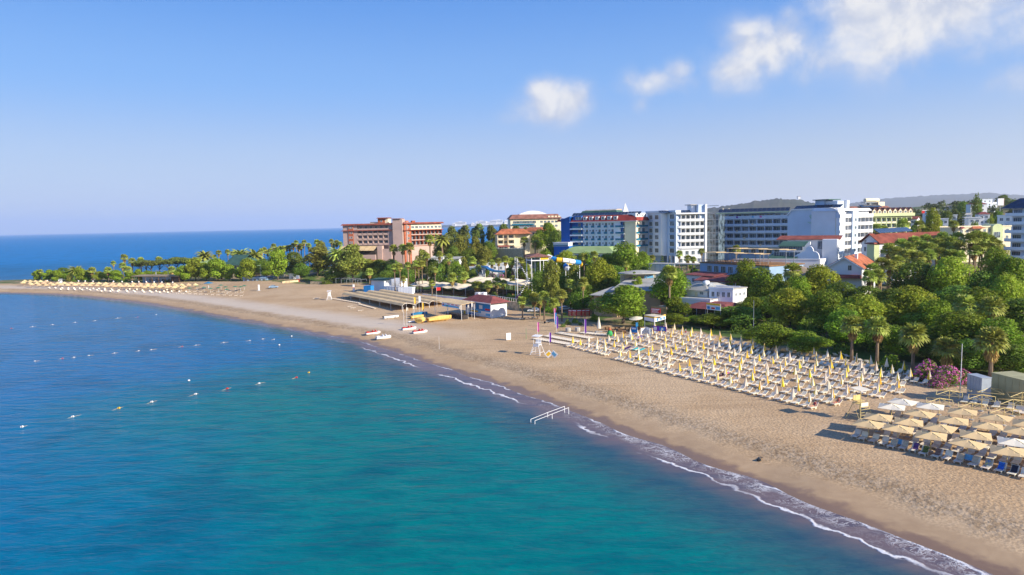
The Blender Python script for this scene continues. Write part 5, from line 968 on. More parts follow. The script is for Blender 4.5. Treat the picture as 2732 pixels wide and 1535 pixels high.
for i, (a, c, d1, d2, mm) in enumerate(((1513, 1523, 205, 204, 'red_paint'), (1523.4, 1535, 204, 203, 'red_paint'), (1535.4, 1549, 203, 203.5, 'red_paint'), (1549.4, 1558, 203.5, 204, 'red_paint'), (1558.4, 1571, 204, 205, 'red_paint'))):
    board('menu_board', f'red printed menu board behind the sun loungers, {ordn(i)} from the left', a, d1, c, d2, 827, 844, mm, [('white_wall', .08, .9, .8, .94)] + lines('canvas', 4, .1, .88), group='red menu boards')
board('advert_board', 'red and white printed board beside the tall palm at the bars', 1736, 188, 1762, 186, 823, 836, 'red_paint', [('white_wall', .06, .9, .72, .9)] + lines('white_wall', 4, .08, .85)); board('advert_board', 'yellow-topped white printed sign above the beach trees', 1886, 186, 1924, 182, 810, 828, 'white_wall', [('yellow_paint', 0, 1, .72, 1), ('blue_paint', .05, .25, .1, .5), ('red_paint', .35, .6, .15, .4), ('sky_blue', .65, .95, .1, .55)])
# sports kiosk with yellow-topped boards
h = Bld('sports_kiosk', 'small water-sports kiosk with yellow-topped banners and open sides', 1718, 181, 1746, 177, cat='kiosk', sink=.1); z1, z0, zm = h.z(1732, 844), h.z(1732, 857), h.z(1732, 876); h.box('banner', 'white_wall', 0, h.L, 0, .08, z0, z1); h.box('banner_head', 'yellow_paint', 0, h.L, -.015, -.002, z0 + (z1 - z0) * .7, z1); h.box('counter', 'slate_wall', .1, h.L - .1, .2, .5, 0, 1.1)
e = Bld('', '', 1746, 177, 1776, 182, h.zb, h); e.box('banner', 'white_wall', 0, e.L, 0, .08, z0, z1); e.box('banner_head', 'yellow_paint', 0, e.L, -.015, -.002, z0 + (z1 - z0) * .7, z1); e.box('counter', 'wood', .1, e.L - .1, .2, .5, 0, 1.0)
for u in (.2, .5, .78): e.box('print', 'blue_paint', e.L * u, e.L * (u + .14), -.02, -.002, z0 + .1, z0 + .8)
for B, L_ in ((h, h.L), (e, e.L)):
    for q in (.12, L_ - .12): B.part('post', MB().tube((q, .1, 0), (q, .1, z1), .07), 'white_metal')
h.box('roof', 'canvas_white', -.2, h.L + .1, .1, 3.5, z1 - .02, z1 + .1)
board('advert_board', 'purple and blue printed board in front of the sports kiosk', 1741, 172, 1778, 170, 871, 884, 'purple_paint', [('white_wall', .06, .3, .2, .8), ('blue_paint', .5, .9, .1, .85), ('white_wall', .62, .78, .25, .7)]); board('notice_board', 'white blank notice board tilted beside the kiosk, left panel', 1709, 166, 1722, 167, 876, 892, 'white_wall', [('grey_metal', .15, .85, .45, .5)]); board('notice_board', 'white notice board with grey print right of the blank one', 1722.5, 167, 1733, 165, 874, 891, 'white_wall', lines('grey_metal', 3, .15, .8))
board('advert_board', 'blue printed board standing among the loungers near the big tree', 1683, 171, 1699, 170, 873, 888, 'blue_paint', [('white_wall', .1, .8, .6, .85)])
# peninsula beach bar, lifted goal-like frame, green-roofed resort house
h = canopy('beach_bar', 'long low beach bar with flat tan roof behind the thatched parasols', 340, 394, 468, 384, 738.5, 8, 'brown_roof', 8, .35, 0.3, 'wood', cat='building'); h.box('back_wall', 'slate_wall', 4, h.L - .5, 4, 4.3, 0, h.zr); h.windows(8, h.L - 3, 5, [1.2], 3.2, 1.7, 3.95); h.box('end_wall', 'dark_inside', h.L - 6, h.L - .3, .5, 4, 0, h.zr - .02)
h = house('resort_house', 'resort house with dark green tiled hip roofs on the peninsula', 590, 418, 645, 412, 708, 18, 'hip', 4.2, 'cream_wall', 'darkgreen_roof', 6, win=(2, 1.8), over=1.5, inn=6); h.gable('darkgreen_roof', h.L * .1, h.L * .7, 4, 14, h.zr + 2.6, 3.2, 'x', 1.0)
house('resort_house', 'low resort house with pale green roof left of the dark green one', 493, 425, 560, 420, 707, 14, 'hip', 2.6, 'cream_wall', 'greenroof', 4, over=1.2); house('resort_house', 'small cream resort house with flat green eaves among the plane trees', 687, 398, 722, 394, 709, 10, 'hip', .9, 'cream_wall', 'greenroof', 2, win=(1.6, 1.8), over=1.6)
house('shop', 'low grey shopfront at the beach road below the plane trees', 640, 372, 705, 369, 742, 6, 'flat', 0, 'slate_wall', 'roof_maroon', 5, win=(1.8, 1.8)); house('shop', 'small white flat hut on the beach road', 764, 372, 783, 371, 733, 5, 'flat', 0, 'white_wall', 'concrete', 1); house('hut', 'small white hut with terracotta top on the road to the point', 881, 372, 898, 374, 718, 5, 'hip', .6, 'white_wall', 'roof_orange', 0, over=.2)
b0 = at(405, 740, 405); w = Bld('frame_gate', 'white goalpost-like frame behind the beach bar', 407, 408, 440, 402, cat='frame', sink=0); zt = w.z(424, 721); w.part('bar', MB().box(0, w.L, -.15, .15, zt - .35, zt), 'white_wall')
for x in (0, w.L): w.part('post', MB().box(x - .15, x + .15, -.15, .15, 0, zt), 'white_wall')
w = Bld('promenade_wall', 'low tan promenade wall behind the thatched parasols', 75, 412, 640, 356, cat='wall', sink=.3); w.box('wall', 'stone_wall', 0, w.L, 0, .6, 0, 1.9); lamp = [('globe', MB().lathe([(.02, 1.0), (.3, .9), (.42, .6), (.3, .3), (.1, .2)], 10).mesh('globe', 'white_wall', True)), ('stand', MB().tube((0, 0, 0), (0, 0, .3), .12).mesh('stand', 'concrete'))]
for i, p in enumerate((112, 143, 196, 214, 235, 290, 313, 340, 358, 378, 399, 420, 449)):
    q = w.M @ Vector((w.x(p), .3, 1.9)); inst('globe_lamp', lamp, f'{ordn(i)} white globe lamp from the left on the promenade wall', 'lamp', q, 0, 'globe lamps on the promenade wall')
# blue crate, green-roofed hut and white hut near the striped canopy
house('hut', 'white hut with flat dark green roof left of the striped beach canopy', 984, 305, 1018, 301, 748, 5, 'shed', .5, 'white_wall', 'darkgreen_roof', 0, over=1.2)
def crate(name, label, pxL, dL, pxR, dR, yt, dep, m_, cat):
    h = Bld(name, label, pxL, dL, pxR, dR, cat=cat, sink=.1); z = h.z((pxL + pxR) / 2, yt); h.box('body', m_, 0, h.L, 0, dep, 0, z); h.box('lid', m_, -.06, h.L + .06, -.06, dep + .06, z + .003, z + .12)
    for i in range(1, 5): h.put('rib', box_mesh(.08, .05, z - .2, m_), h.L * i / 5, -.055, .1)
    return h
crate('container', 'bright blue storage container beside the white hut', 963, 298, 982, 297, 764, 3, 'blue_paint', 'container'); crate('container', 'blue and white low store behind the striped canopy', 1056, 292, 1094, 290, 768, 3, 'bluewhite_wall', 'container'); crate('container', 'long white low store right of the green-roofed hut', 1018, 300, 1058, 296, 765, 3, 'white_wall', 'container')
for i, (a, c) in enumerate(((1262, 1272), (1274, 1282))): h = crate('changing_cabin', ('white beach cabin behind the maroon-roofed kiosk, left one', 'white beach cabin behind the maroon-roofed kiosk, right one')[i], a, 251, c + 4 * i, 250, 782, 2.2, 'white_metal', 'cabin'); h.put('door', box_mesh(.8, .04, 1.8, 'grey_metal'), .4, -.1, .15)
crate('skip', 'small blue bin right of the white beach cabins', 1296, 244, 1306, 243, 797, 1.6, 'sky_blue', 'bin')
# stone and white walls with railing round the pool garden
w = Bld('garden_wall', 'stone wall with white railing in front of the pool garden', 1290, 250, 1378, 232, cat='wall', sink=.5); zt = w.z(1335, 800); w.box('wall', 'stone_wall', 0, w.L, 0, .5, 0, zt); w.box('rail', 'white_metal', 0, w.L, .1, .18, zt + 1.1, zt + 1.18)
for i in range(16): w.put('baluster', box_mesh(.06, .06, 1.1, 'white_metal'), w.L * i / 15, .1, zt)
w = Bld('terrace_wall', 'low white wall along the restaurant terrace under the canopies', 1120, 284, 1262, 262, cat='wall', sink=.4); w.box('wall', 'white_wall', 0, w.L, 0, .4, 0, w.z(1190, 790)); w.box('planting', 'leaf_mid', 2, w.L - 2, .5, 2, 0, w.z(1190, 790) - .1)
# white terrace with benches by the road
w = Bld('terrace_steps', 'white stepped terrace below the olive trees left of the slim palms', 990, 312, 1060, 306, cat='terrace', sink=.4)
for i in range(4): w.box('step', 'white_wall', 0, w.L, i * 1.6, (i + 1) * 1.6 - .05, 0, w.z(1025, 757) + i * .8 - .3)
# pool buildings, slides
house('pool_house', 'white flat pool house left of the blue slide', 1250, 318, 1290, 316, 714, 8, 'flat', 0, 'white_wall', 'concrete', 2); house('pool_house', 'long white pool house with roof terrace behind the blue slide', 1290, 326, 1345, 324, 706, 8, 'flat', 0, 'white_wall', 'concrete', 3); house('pool_house', 'white pool house with terracotta stair right of the blue slide', 1362, 318, 1402, 316, 712, 8, 'flat', 0, 'white_wall', 'tan_wall', 3); house('villa', 'white low villa below the pines', 1138, 350, 1180, 348, 688, 8, 'flat', 0, 'white_wall', 'concrete', 3); house('villa', 'small white villa half hidden in front of the pines', 1196, 346, 1222, 345, 692, 8, 'shed', .8, 'white_wall', 'grey_roof', 2)
def chute(name, label, pts, r, mats_, half=False, legs=True):
    """a slide tube or trough swept along points; alternating coloured segments are its parts"""
    b0 = pts[0]; zb = gz(b0.x, b0.y); t = thing(name, label, 'water slide', (b0.x, b0.y, zb)); P = [p - Vector((b0.x, b0.y, zb)) for p in pts]; n = 10
    for k in range(len(P) - 1):
        a, c = P[k], P[k + 1]; q = (c - a).to_track_quat('Z', 'Y'); up = q @ Vector((0, 1, 0)); side = q @ Vector((1, 0, 0)); up = Vector((0, 0, 1)) - (c - a).normalized() * (c - a).normalized().z; up.normalize(); side = (c - a).normalized().cross(up); b = MB(); vs = []; rg = np.linspace(math.pi, 2 * math.pi, n) if half else np.linspace(0, 2 * math.pi, n, endpoint=False)
        for pnt in (a, c): 
            for rr in (r, r * .92): vs += [pnt + side * rr * math.cos(x) + up * rr * math.sin(x) for x in rg]
        m_ = len(rg); fs = []
        for i in range(m_ - 1 if half else m_): j = (i + 1) % m_; fs += [(i, j, 2 * m_ + j, 2 * m_ + i), (m_ + i, 3 * m_ + i, 3 * m_ + j, m_ + j)]
        if half: fs += [(0, 2 * m_, 3 * m_, m_), (m_ - 1, 2 * m_ - 1, 4 * m_ - 1, 3 * m_ - 1)]
        b.add(vs, fs); b.build('slide_segment', mats_[k % len(mats_)], t)
        if legs and k % 2 == 0: zg = gz(pts[k].x, pts[k].y) - zb; MB().tube((a.x, a.y, zg), (a.x, a.y, a.z - r), .14).build('support', 'white_metal', t)
    return t
D = 262
tp = [at(1461, 685, D), at(1473, 690, D - 1), at(1485, 693.5, D - 2), at(1500, 694.5, D - 2), at(1516, 696.5, D - 1), at(1531, 699, D + 1), at(1546, 701, D + 4)]; tp += [at(1549, 706, D + 9), at(1540, 711, D + 10), at(1524, 711, D + 8), at(1509, 709, D + 5), at(1510, 716, D + 2), at(1526, 722, D), at(1530, 730, D)]
chute('water_slide', 'tube water slide in white, blue and yellow segments', tp, .95, ['white_wall', 'blue_paint', 'yellow_paint', 'white_wall', 'white_wall', 'blue_paint', 'yellow_paint', 'yellow_paint', 'white_wall', 'yellow_paint', 'blue_paint', 'white_wall', 'yellow_paint'])
sp = [at(1287, 709, 312), at(1297, 711, 310), at(1306, 717, 308), at(1316, 721, 306), at(1330, 722, 304), at(1344, 722, 302)]; chute('water_slide', 'open light blue water slide curving down beside pink oleanders', sp, .9, ['sky_blue', 'sky_blue'], True)
p = at(1434, 690, 262); zb = gz(p.x, p.y); zt = at(1434, 676, 262).z - zb; zd = at(1434, 693, 262).z - zb; t = thing('slide_tower', 'white steel slide tower with dark square roof and stairs', 'tower', (p.x, p.y, zb), .25); s_ = 3.4
for x in (-s_, 0, s_): 
    for y in (-s_, s_): MB().tube((x, y, -.5), (x, y, zt - 1.2), .16).build('post', 'white_metal', t)
MB().box(-s_ - .2, s_ + .2, -s_ - .2, s_ + .2, zd - .3, zd).build('platform', 'white_metal', t); b = MB(); b.add([(-4.2, -4.2, zt - 1.3), (4.2, -4.2, zt - 1.3), (4.2, 4.2, zt - 1.3), (-4.2, 4.2, zt - 1.3), (-4.2, -4.2, zt - 1.05), (4.2, -4.2, zt - 1.05), (4.2, 4.2, zt - 1.05), (-4.2, 4.2, zt - 1.05), (0, 0, zt)], [(0, 3, 2, 1), (0, 1, 5, 4), (1, 2, 6, 5), (2, 3, 7, 6), (3, 0, 4, 7), (4, 5, 8), (5, 6, 8), (6, 7, 8), (7, 4, 8)]); b.build('roof', 'roof_brown', t)
for y in (-s_, s_): MB().box(-s_, s_, y - .05, y + .05, zd + .9, zd + 1.0).build('railing', 'white_metal', t)
MB().box(0, s_, -s_ - .12, -s_ - .06, zd + .1, zd + 1.0).build('banner', 'yellow_paint', t); b = MB()
for i in range(12): b.box(-s_ - 4.8 + i * .4, -s_ - 4.4 + i * .4, -1, .4, zd * .5 * i / 11 - .1, zd * .5 * i / 11 + .1); 
for i in range(12): b.box(-s_ - .5 - i * .36, -s_ - .1 - i * .36, .6, 2.0, zd * .5 + zd * .5 * i / 11 - .1, zd * .5 + zd * .5 * i / 11 + .1)
b.build('stairs', 'white_metal', t); MB().box(-s_ - 5.4, -s_ - 4.4, -1, 2, zd * .5 - .2, zd * .5).build('landing', 'white_metal', t)
for y in (-1, 2): MB().tube((-s_ - 5, y, -.5), (-s_ - 5, y, zd + 1), .12).build('post', 'white_metal', t)
# restaurant canopies: ridged tensile roofs
def tent(label, pxL, dL, pxR, dR, ytop, depth, nridge, m_='canvas_white'):
    h = Bld('restaurant_canopy', label, pxL, dL, pxR, dR, cat='canopy', sink=.2); z = h.z((pxL + pxR) / 2, ytop); n = nridge * 6; b = MB(); vs = []; fs = []; rows = 9
    for j in range(rows):
        v = j / (rows - 1)
        for i in range(n + 1): u = i / n; rd = .5 + .5 * math.cos(2 * math.pi * u * nridge); vs.append((h.L * u, depth * v, z - 1.0 + .9 * rd * (.35 + .65 * math.sin(math.pi * min(1, v * .9 + .1))) + .9 * math.sin(math.pi * v) - .25 * math.sin(math.pi * v) * (1 - rd)))
    for j in range(rows - 1):
        for i in range(n): k = j * (n + 1) + i; fs.append((k, k + 1, k + n + 2, k + n + 1))
    m0 = len(vs); b.add(vs + [(x, y, q - .08) for x, y, q in vs], fs + [tuple(m0 + i for i in f[::-1]) for f in fs]); h.part('fabric', b, m_)
    for i in range(nridge + 1):
        for y in (.3, depth / 2, depth - .3): h.part('post', MB().tube((h.L * i / nridge, y, 0), (h.L * i / nridge, y, z - .4), .09), 'grey_metal')
    tb = MB().box(-.7, .7, -.45, .45, .7, .76).box(-.6, -.5, -.4, .4, 0, .7).box(.5, .6, -.4, .4, 0, .7); me_ = tb.mesh('table', 'wood')
    for i in range(nridge * 3): h.put('dining_table', me_, h.L * (i + .5) / (nridge * 3), 2 + (i % 2) * 3, .2)
    return h
tent('left white ridged canopy over the beachside restaurant', 1087, 296, 1236, 272, 762, 13, 5); tent('right white ridged canopy over the restaurant below the oleanders', 1240, 290, 1405, 262, 752, 14, 6)
# striped beach canopy: four arched bays on posts, loungers in its shade
c = Bld('beach_canopy', 'large tan beach canopy of four arched strips on white posts', 904, 285, 1065, 239, cat='canopy', sink=0); z = c.z(1040, 806); L = c.L; seg = 12; AR = [-.55, .05, .25, .2, .08, -.1, -.32, -.6]
for k in range(4):
    y0 = k * 5.4; nb = 7
    for i in range(seg):
        x0, x1 = L * i / seg + .04, L * (i + 1) / seg - .04; b = MB(); pr = [(y0 + 5.3 * q / nb, z + AR[q]) for q in range(nb + 1)]; b.prism(pr + [(y, q - .06) for y, q in pr[::-1]], 'x', x0, x1); c.part('canvas_strip', b, 'canvas')
    for i in range(0, seg + 1, 2):
        x = min(max(L * i / seg, .1), L - .1); c.part('post', MB().tube((x, y0 + .05, -.2), (x, y0 + .05, z - .7), .07), 'white_metal')
    pa = [(L - .1, y0 + 5.3 * q / nb, z - .1 + AR[q]) for q in range(nb + 1)]; c.part('arch_tube', MB().path(pa, .06, 5), 'white_metal')
for i in range(0, seg + 1, 2): c.part('post', MB().tube((min(max(L * i / seg, .1), L - .1), 21.6, -.2), (min(max(L * i / seg, .1), L - .1), 21.6, z - .7), .07), 'white_metal')
# water-sports kiosk with maroon roof, printed walls and front awning
k = Bld('sports_kiosk', 'maroon-roofed water-sports kiosk with blue printed walls', 1236, 227, 1304, 216, cat='kiosk', sink=.1); z1 = k.z(1270, 805); X = k.x; k.box('wall', 'white_wall', 0, k.L, 0, 6.5, 0, z1); k.slabroof('roof', 'roof_maroon', -1.4, k.L + 1.2, -1.0, 7.5, z1 + .01, z1 + 1.9, 3.9); k.box('roof_edge', 'white_wall', -1.45, k.L + 1.25, -1.1, -.98, z1 - .15, z1 + .14)
for i, (m_, u0, u1, v0, v1) in enumerate([('blue_paint', .42, .98, .42, .95), ('sky_blue', .30, .62, .25, .5), ('yellow_paint', .2, .5, .3, .4), ('white_wall', .55, .68, .55, .8), ('red_paint', .78, .96, .5, .62), ('blue_paint', .1, .42, .1, .2), ('sky_blue', .8, .97, .15, .3), ('deep_blue', .03, .22, .55, .85)]): k.box('mural_print', m_, k.L * u0, k.L * u1, -.01 - .004 * i, -.001, z1 * v0, z1 * v1)
k.box('deck', 'wood', -1, k.L, -2.0, -.02, 0, .25); k.box('cooler', 'yellow_paint', -1.6, -.2, .3, 1.2, 0, 1.1)
a = Bld('', '', 1156, 228, 1228, 214, k.zb, k); za = a.z(1195, 808); b = MB(); b.add([(0, -.5, za), (a.L, -.5, za), (a.L, 4.5, za + .5), (0, 4.5, za + .5), (0, -.5, za + .1), (a.L, -.5, za + .1), (a.L, 4.5, za + .6), (0, 4.5, za + .6)], [(0, 3, 2, 1), (4, 5, 6, 7), (0, 1, 5, 4), (1, 2, 6, 5), (2, 3, 7, 6), (3, 0, 4, 7)]); a.part('awning', b, 'canvas'); a.box('banner', 'white_wall', a.L * .3, a.L * .95, -.62, -.55, za - 1.3, za - .05)
for i, (m_, u0, u1, v0, v1) in enumerate([('sky_blue', .32, .93, .1, .55), ('red_paint', .5, .6, .75, .92), ('red_paint', .65, .75, .72, .9), ('red_paint', .8, .88, .75, .92), ('red_paint', .33, .38, .4, .75), ('green_paint', .45, .55, .2, .4), ('yellow_paint', .88, .92, .5, .7)]): a.box('print', m_, a.L * u0, a.L * u1, -.63 - .003 * i, -.621, za - 1.3 + 1.25 * v0, za - 1.3 + 1.25 * v1)
for x in (.1, a.L * .5, a.L - .1):
    for y in (-.4, 4.4): a.part('post', MB().tube((x, y, 0), (x, y, za), .07), 'white_metal')
a.box('counter', 'dark_inside', a.L * .3, a.L * .9, 1, 3, 0, 1.2)
# round-balcony hotel at the right edge
h = Bld('hotel', 'pale blue hotel with rounded balconies and dark roof at the right edge', 2700, 232, 2790, 222); zl = [h.z(2720, y) for y in (690, 666, 642, 618, 596, 577)]; f4 = (zl[5] - zl[0]) / 5; h.box('wall', 'bluewhite_wall', 0, h.L, 0, 12, 0, zl[5] + 3)
for j in range(7):
    z = zl[0] + f4 * (j - 1)
    b = MB(); pts = [(1.8 + 3.8 * math.cos(a), -2.6 * math.sin(a)) for a in np.linspace(0, math.pi, 11)]; b.prism(pts, 'z', z, z + .2); h.part('balcony_floor', b, 'bluewhite_wall'); b = MB(); po = [(1.8 + 3.85 * math.cos(a), -2.65 * math.sin(a)) for a in np.linspace(0, math.pi, 11)]; pi_ = [(1.8 + 3.7 * math.cos(a), -2.5 * math.sin(a)) for a in np.linspace(math.pi, 0, 11)]; b.prism(po + pi_, 'z', z + .21, z + 1.1); h.part('balcony_parapet', b, 'bluewhite_wall'); h.put('window', win_mesh(2.8, 2.0, 3), .4, -.05, z + .3)
h.slabroof('roof', 'solar', -3, h.L, -2, 13, zl[5] + 2.6, zl[5] + 6, 4)
# cream apartment row and hillside villas
h = house('apartment_row', 'long cream apartment row with green arched porch behind the palms', 2556, 298, 2698, 302, 606, 10, 'flat', 0, 'cream_wall', 'canvas_white', 9, 2, (1.3, 1.4)); X = h.x; b = MB(); x0, x1 = X(2643), X(2670); za = h.z(2656, 598); b.prism([(x0, 0), (x1, 0), (x1, za - 1.4)] + [((x0 + x1) / 2 + (x1 - x0) / 2 * math.cos(a), za - 1.4 + 1.5 * math.sin(a)) for a in np.linspace(.3, 2.84, 6)] + [(x0, za - 1.4)], 'y', -1.2, 5); h.part('porch', b, 'green_wall'); h.put('window', win_mesh(3.2, 2.6, 2), x0 + .6, -1.25, za - 6); h.slabroof('tiled_roof', 'roof_orange', X(2585), X(2622), -2, 4, h.z(2600, 610), h.z(2600, 604), 1.6); h.slabroof('tiled_roof', 'roof_maroon', X(2557), X(2571), -1.5, 4, h.z(2565, 610), h.z(2565, 605), .8)
V = [('white villa with pink roof edge on the hillside', 2527, 420, 2553, 418, 575, 'flat', 'roof_maroon'), ('white cubic villa left of the dark conifer', 2505, 400, 2530, 398, 585, 'flat', 'concrete'), ('white villa with slanted top beside the cypress', 2577, 415, 2592, 414, 574, 'shed', 'concrete'), ('white cube villa with one small window below the cypress', 2584, 380, 2617, 378, 582, 'flat', 'concrete'), ('pale blue villa with white terrace left of the round-balcony hotel', 2660, 330, 2700, 326, 577, 'flat', 'concrete'), ('blue-grey house on the ridge behind the cypress', 2618, 640, 2645, 640, 533, 'flat', 'concrete'), ('white house beside the blue-grey ridge house', 2646, 640, 2658, 642, 541, 'flat', 'concrete'), ('red-roofed white house behind the cypress', 2588, 560, 2632, 558, 545, 'hip', 'roof_maroon'), ('white villa with red gable beside the green hotel', 2430, 400, 2446, 398, 585, 'gable', 'roof_maroon'), ('small white house with red side above the palms', 2477, 520, 2493, 520, 562, 'flat', 'concrete'), ('long white greenhouse roof at the top right', 2710, 700, 2790, 690, 538, 'shed', 'canvas_white'), ('purple-shaded villa with dark red roof behind the cream row', 2610, 400, 2640, 398, 572, 'hip', 'roof_maroon')]
for lab, a, d1, c_, d2, yt, rf, rm in V: house('villa', lab, a, d1, c_, d2, yt, 8, rf, 1.4, 'white_wall' if 'blue' not in lab else 'bluewhite_wall', rm, 2, 2, (1.4, 1.4), over=.4, group='hillside villas')
for i in range(8): p = 2490 + i * 9; house('bungalow', f'{ordn(i)} white bungalow from the left in the far row on the ridge', p, 760, p + 6, 759, 556 - i * 1.4, 6, 'shed', .6, 'white_wall', 'canvas_white', 1, group='far row of white bungalows')
q = at(2669, 540, 430); zb = gz(q.x, q.y); t = thing('billboard', 'white square billboard on a post on the hillside', 'sign', (q.x, q.y, zb)); zq = q.z - zb; MB().box(-1.9, 1.9, -.4, .4, zq - 2, zq + 2.4).build('panel', 'white_wall', t); MB().box(1.91, 2.0, -.4, .4, zq - 2, zq + 2.4).build('edge', 'red_paint', t); MB().tube((0, 0, 0), (0, 0, zq - 2), .25).build('post', 'grey_metal', t)
q = at(2463, 566, 430); t = thing('billboard', 'small red board beside the yellow-green hillside tree', 'sign', (q.x, q.y, gz(q.x, q.y))); zq = q.z - gz(q.x, q.y); MB().box(-.9, .9, -.1, .1, zq - .8, zq + .8).build('panel', 'red_paint', t); MB().tube((0, .2, 0), (0, .2, zq), .1).build('post', 'grey_metal', t)
# ------------------------------------------------------------------ beach furniture
mat('plastic_white', lin(238, 226, 202), .45, .03, 2.0, objv=.05); mat('canvas_beige', lin(226, 196, 146), .8, .06, .6, transl=.12); mat('canvas_pale', lin(240, 230, 208), .8, .05, .6, transl=.12); mat('umbrella_yellow', lin(244, 204, 60), .75, .06, 2, objv=.08); mat('umbrella_white', lin(244, 230, 206), .75, .05, 2, objv=.05)
mat('toilet_blue', lin(158, 168, 178), .6, .05); mat('olive_wall', lin(168, 164, 126), .8, .08, .5); mat('frame_beige', lin(214, 192, 130), .5, .06, 2); mat('straw', lin(222, 192, 146), .95, .18, 3, bump=.5, objv=.1); mat('parasol_green', lin(44, 120, 92), .8, .08, 1, objv=.1); mat('parasol_blue', lin(40, 120, 160), .8, .08, 1); mat('tarp', lin(226, 188, 108), .85, .12, .8, bump=.5, bscale=2); mat('rubber', lin(42, 42, 44), .8, .1)  # toilet and shed colours darkened to include the shade they stand in
mat('towel_blue', lin(40, 110, 200), .9, .15, 6); mat('towel_purple', lin(104, 74, 130), .9, .3, 5); mat('towel_green', lin(110, 120, 60), .9, .3, 6); mat('towel_brown', lin(150, 116, 100), .9, .2, 6); mat('towel_tan', lin(206, 188, 158), .9, .1, 6); mat('towel_mix', lin(50, 120, 190), .9, .2, 5, col2=lin(220, 200, 90)); mat('towel_pink', lin(216, 120, 170), .9, .1, 6); mat('towel_teal', lin(70, 190, 190), .9, .1, 6)
mat('skin', lin(206, 150, 118), .55, .08, 3); mat('skin_red', lin(186, 110, 84), .55, .08, 3); mat('hair', lin(52, 38, 30), .8, .2, 4); mat('cloth_red', lin(170, 40, 60), .9, .1, 4); mat('cloth_dark', lin(46, 50, 66), .9, .1, 4); mat('cloth_blue', lin(90, 150, 210), .9, .1, 4); mat('cloth_white', lin(230, 226, 220), .9, .05, 4)
def lounger_parts(back, matn='plastic_white'):
    """a white plastic lounger, feet at x=0, head towards +x; back = backrest angle"""
    s = MB(); w = .34
    for y in (-w, w): s.box(0, 1.28, y - .035, y + .035, .27, .35)
    for i in range(7): x = .03 + .175 * i; s.box(x, x + .165, -w + .035, w - .035, .31, .345)
    c, q = math.cos(back), math.sin(back); b = MB(); h = 1.26
    P = lambda u, v: (h + u * c - v * q, .34 + u * q + v * c)
    def slab(u0, u1, y0, y1, v0, v1):
        pts = [P(u0, v0), P(u1, v0), P(u1, v1), P(u0, v1)]; b.prism([(x, z) for x, z in pts], 'y', y0, y1)
    for y in (-w, w): slab(0, .72, y - .035, y + .035, -.03, .04)
    for i in range(4): slab(.03 + .175 * i, .195 + .175 * i, -w + .035, w - .035, -.01, .025)
    parts = [('seat', s.mesh('seat', matn)), ('backrest', b.mesh('backrest', matn))]
    l = MB(); l.tube((.0, 0, 0), (-.06, 0, .15), .035, .04, 5).tube((-.06, 0, .15), (.02, 0, .29), .04, .045, 5).tube((.24, 0, 0), (.24, 0, .14), .035, .035, 5).tube((.24, 0, .14), (.12, 0, .28), .035, .045, 5).tube((0, 0, .02), (.24, 0, .02), .03, .03, 5); lm = l.mesh('leg', matn)
    wh = MB(); n = 10; wh.tube((0, -.03, .14), (0, .03, .14), .14, .14, n); wm = wh.mesh('wheel', matn); return parts, lm, wm
LP = {k: lounger_parts(a) for k, a in (('up', .95), ('mid', .66), ('flat', .04))}
LEGX = (.22, 1.05); LNG = []
def lounger(x, y, rz, kind, label, group): LNG.append((x, y, gz(x, y), rz, kind, label, group))
AX = math.atan2(.512, .859)
rl = random.Random(21)
# --- closed yellow-and-white umbrellas with two loungers each
def gore(n=8, yellow=(0, 3, 4, 7)):
    b = MB(); prof = [(.05, .86), (.34, .90), (.36, 1.0), (.25, 1.45), (.14, 1.95), (.03, 2.45)]; m_ = n * 2
    for k in range(len(prof) - 1):
        (r0, z0), (r1, z1) = prof[k], prof[k + 1]
        for i in range(m_):
            a0, a1 = 6.283 * i / m_, 6.283 * (i + 1) / m_; f0, f1 = (1.0 if i % 2 == 0 else .72), (1.0 if i % 2 else .72); b.cur = 1 if (i // 2) in yellow else 0
            b.add([(r0 * f0 * math.cos(a0), r0 * f0 * math.sin(a0), z0), (r0 * f1 * math.cos(a1), r0 * f1 * math.sin(a1), z0), (r1 * f1 * math.cos(a1), r1 * f1 * math.sin(a1), z1), (r1 * f0 * math.cos(a0), r1 * f0 * math.sin(a0), z1)], [(0, 1, 2, 3)])
    return b.mesh('folded_canopy', ['umbrella_white', 'umbrella_yellow'])
UP = [('pole', MB().tube((0, 0, -.2), (0, 0, 2.55), .028, .022, 6).mesh('pole', 'white_metal')), None, ('base', MB().lathe([(.26, 0), (.26, .07), (.1, .12)], 10).mesh('base', 'concrete'))]
GO = [gore(), gore(8, (0, 1, 4, 5)), gore(8, (2,)), gore(8, (0, 1, 2, 5, 6))]
E = Vector((.52, -.854, 0)); Nn = Vector((.854, .52, 0)); SP = 3.15
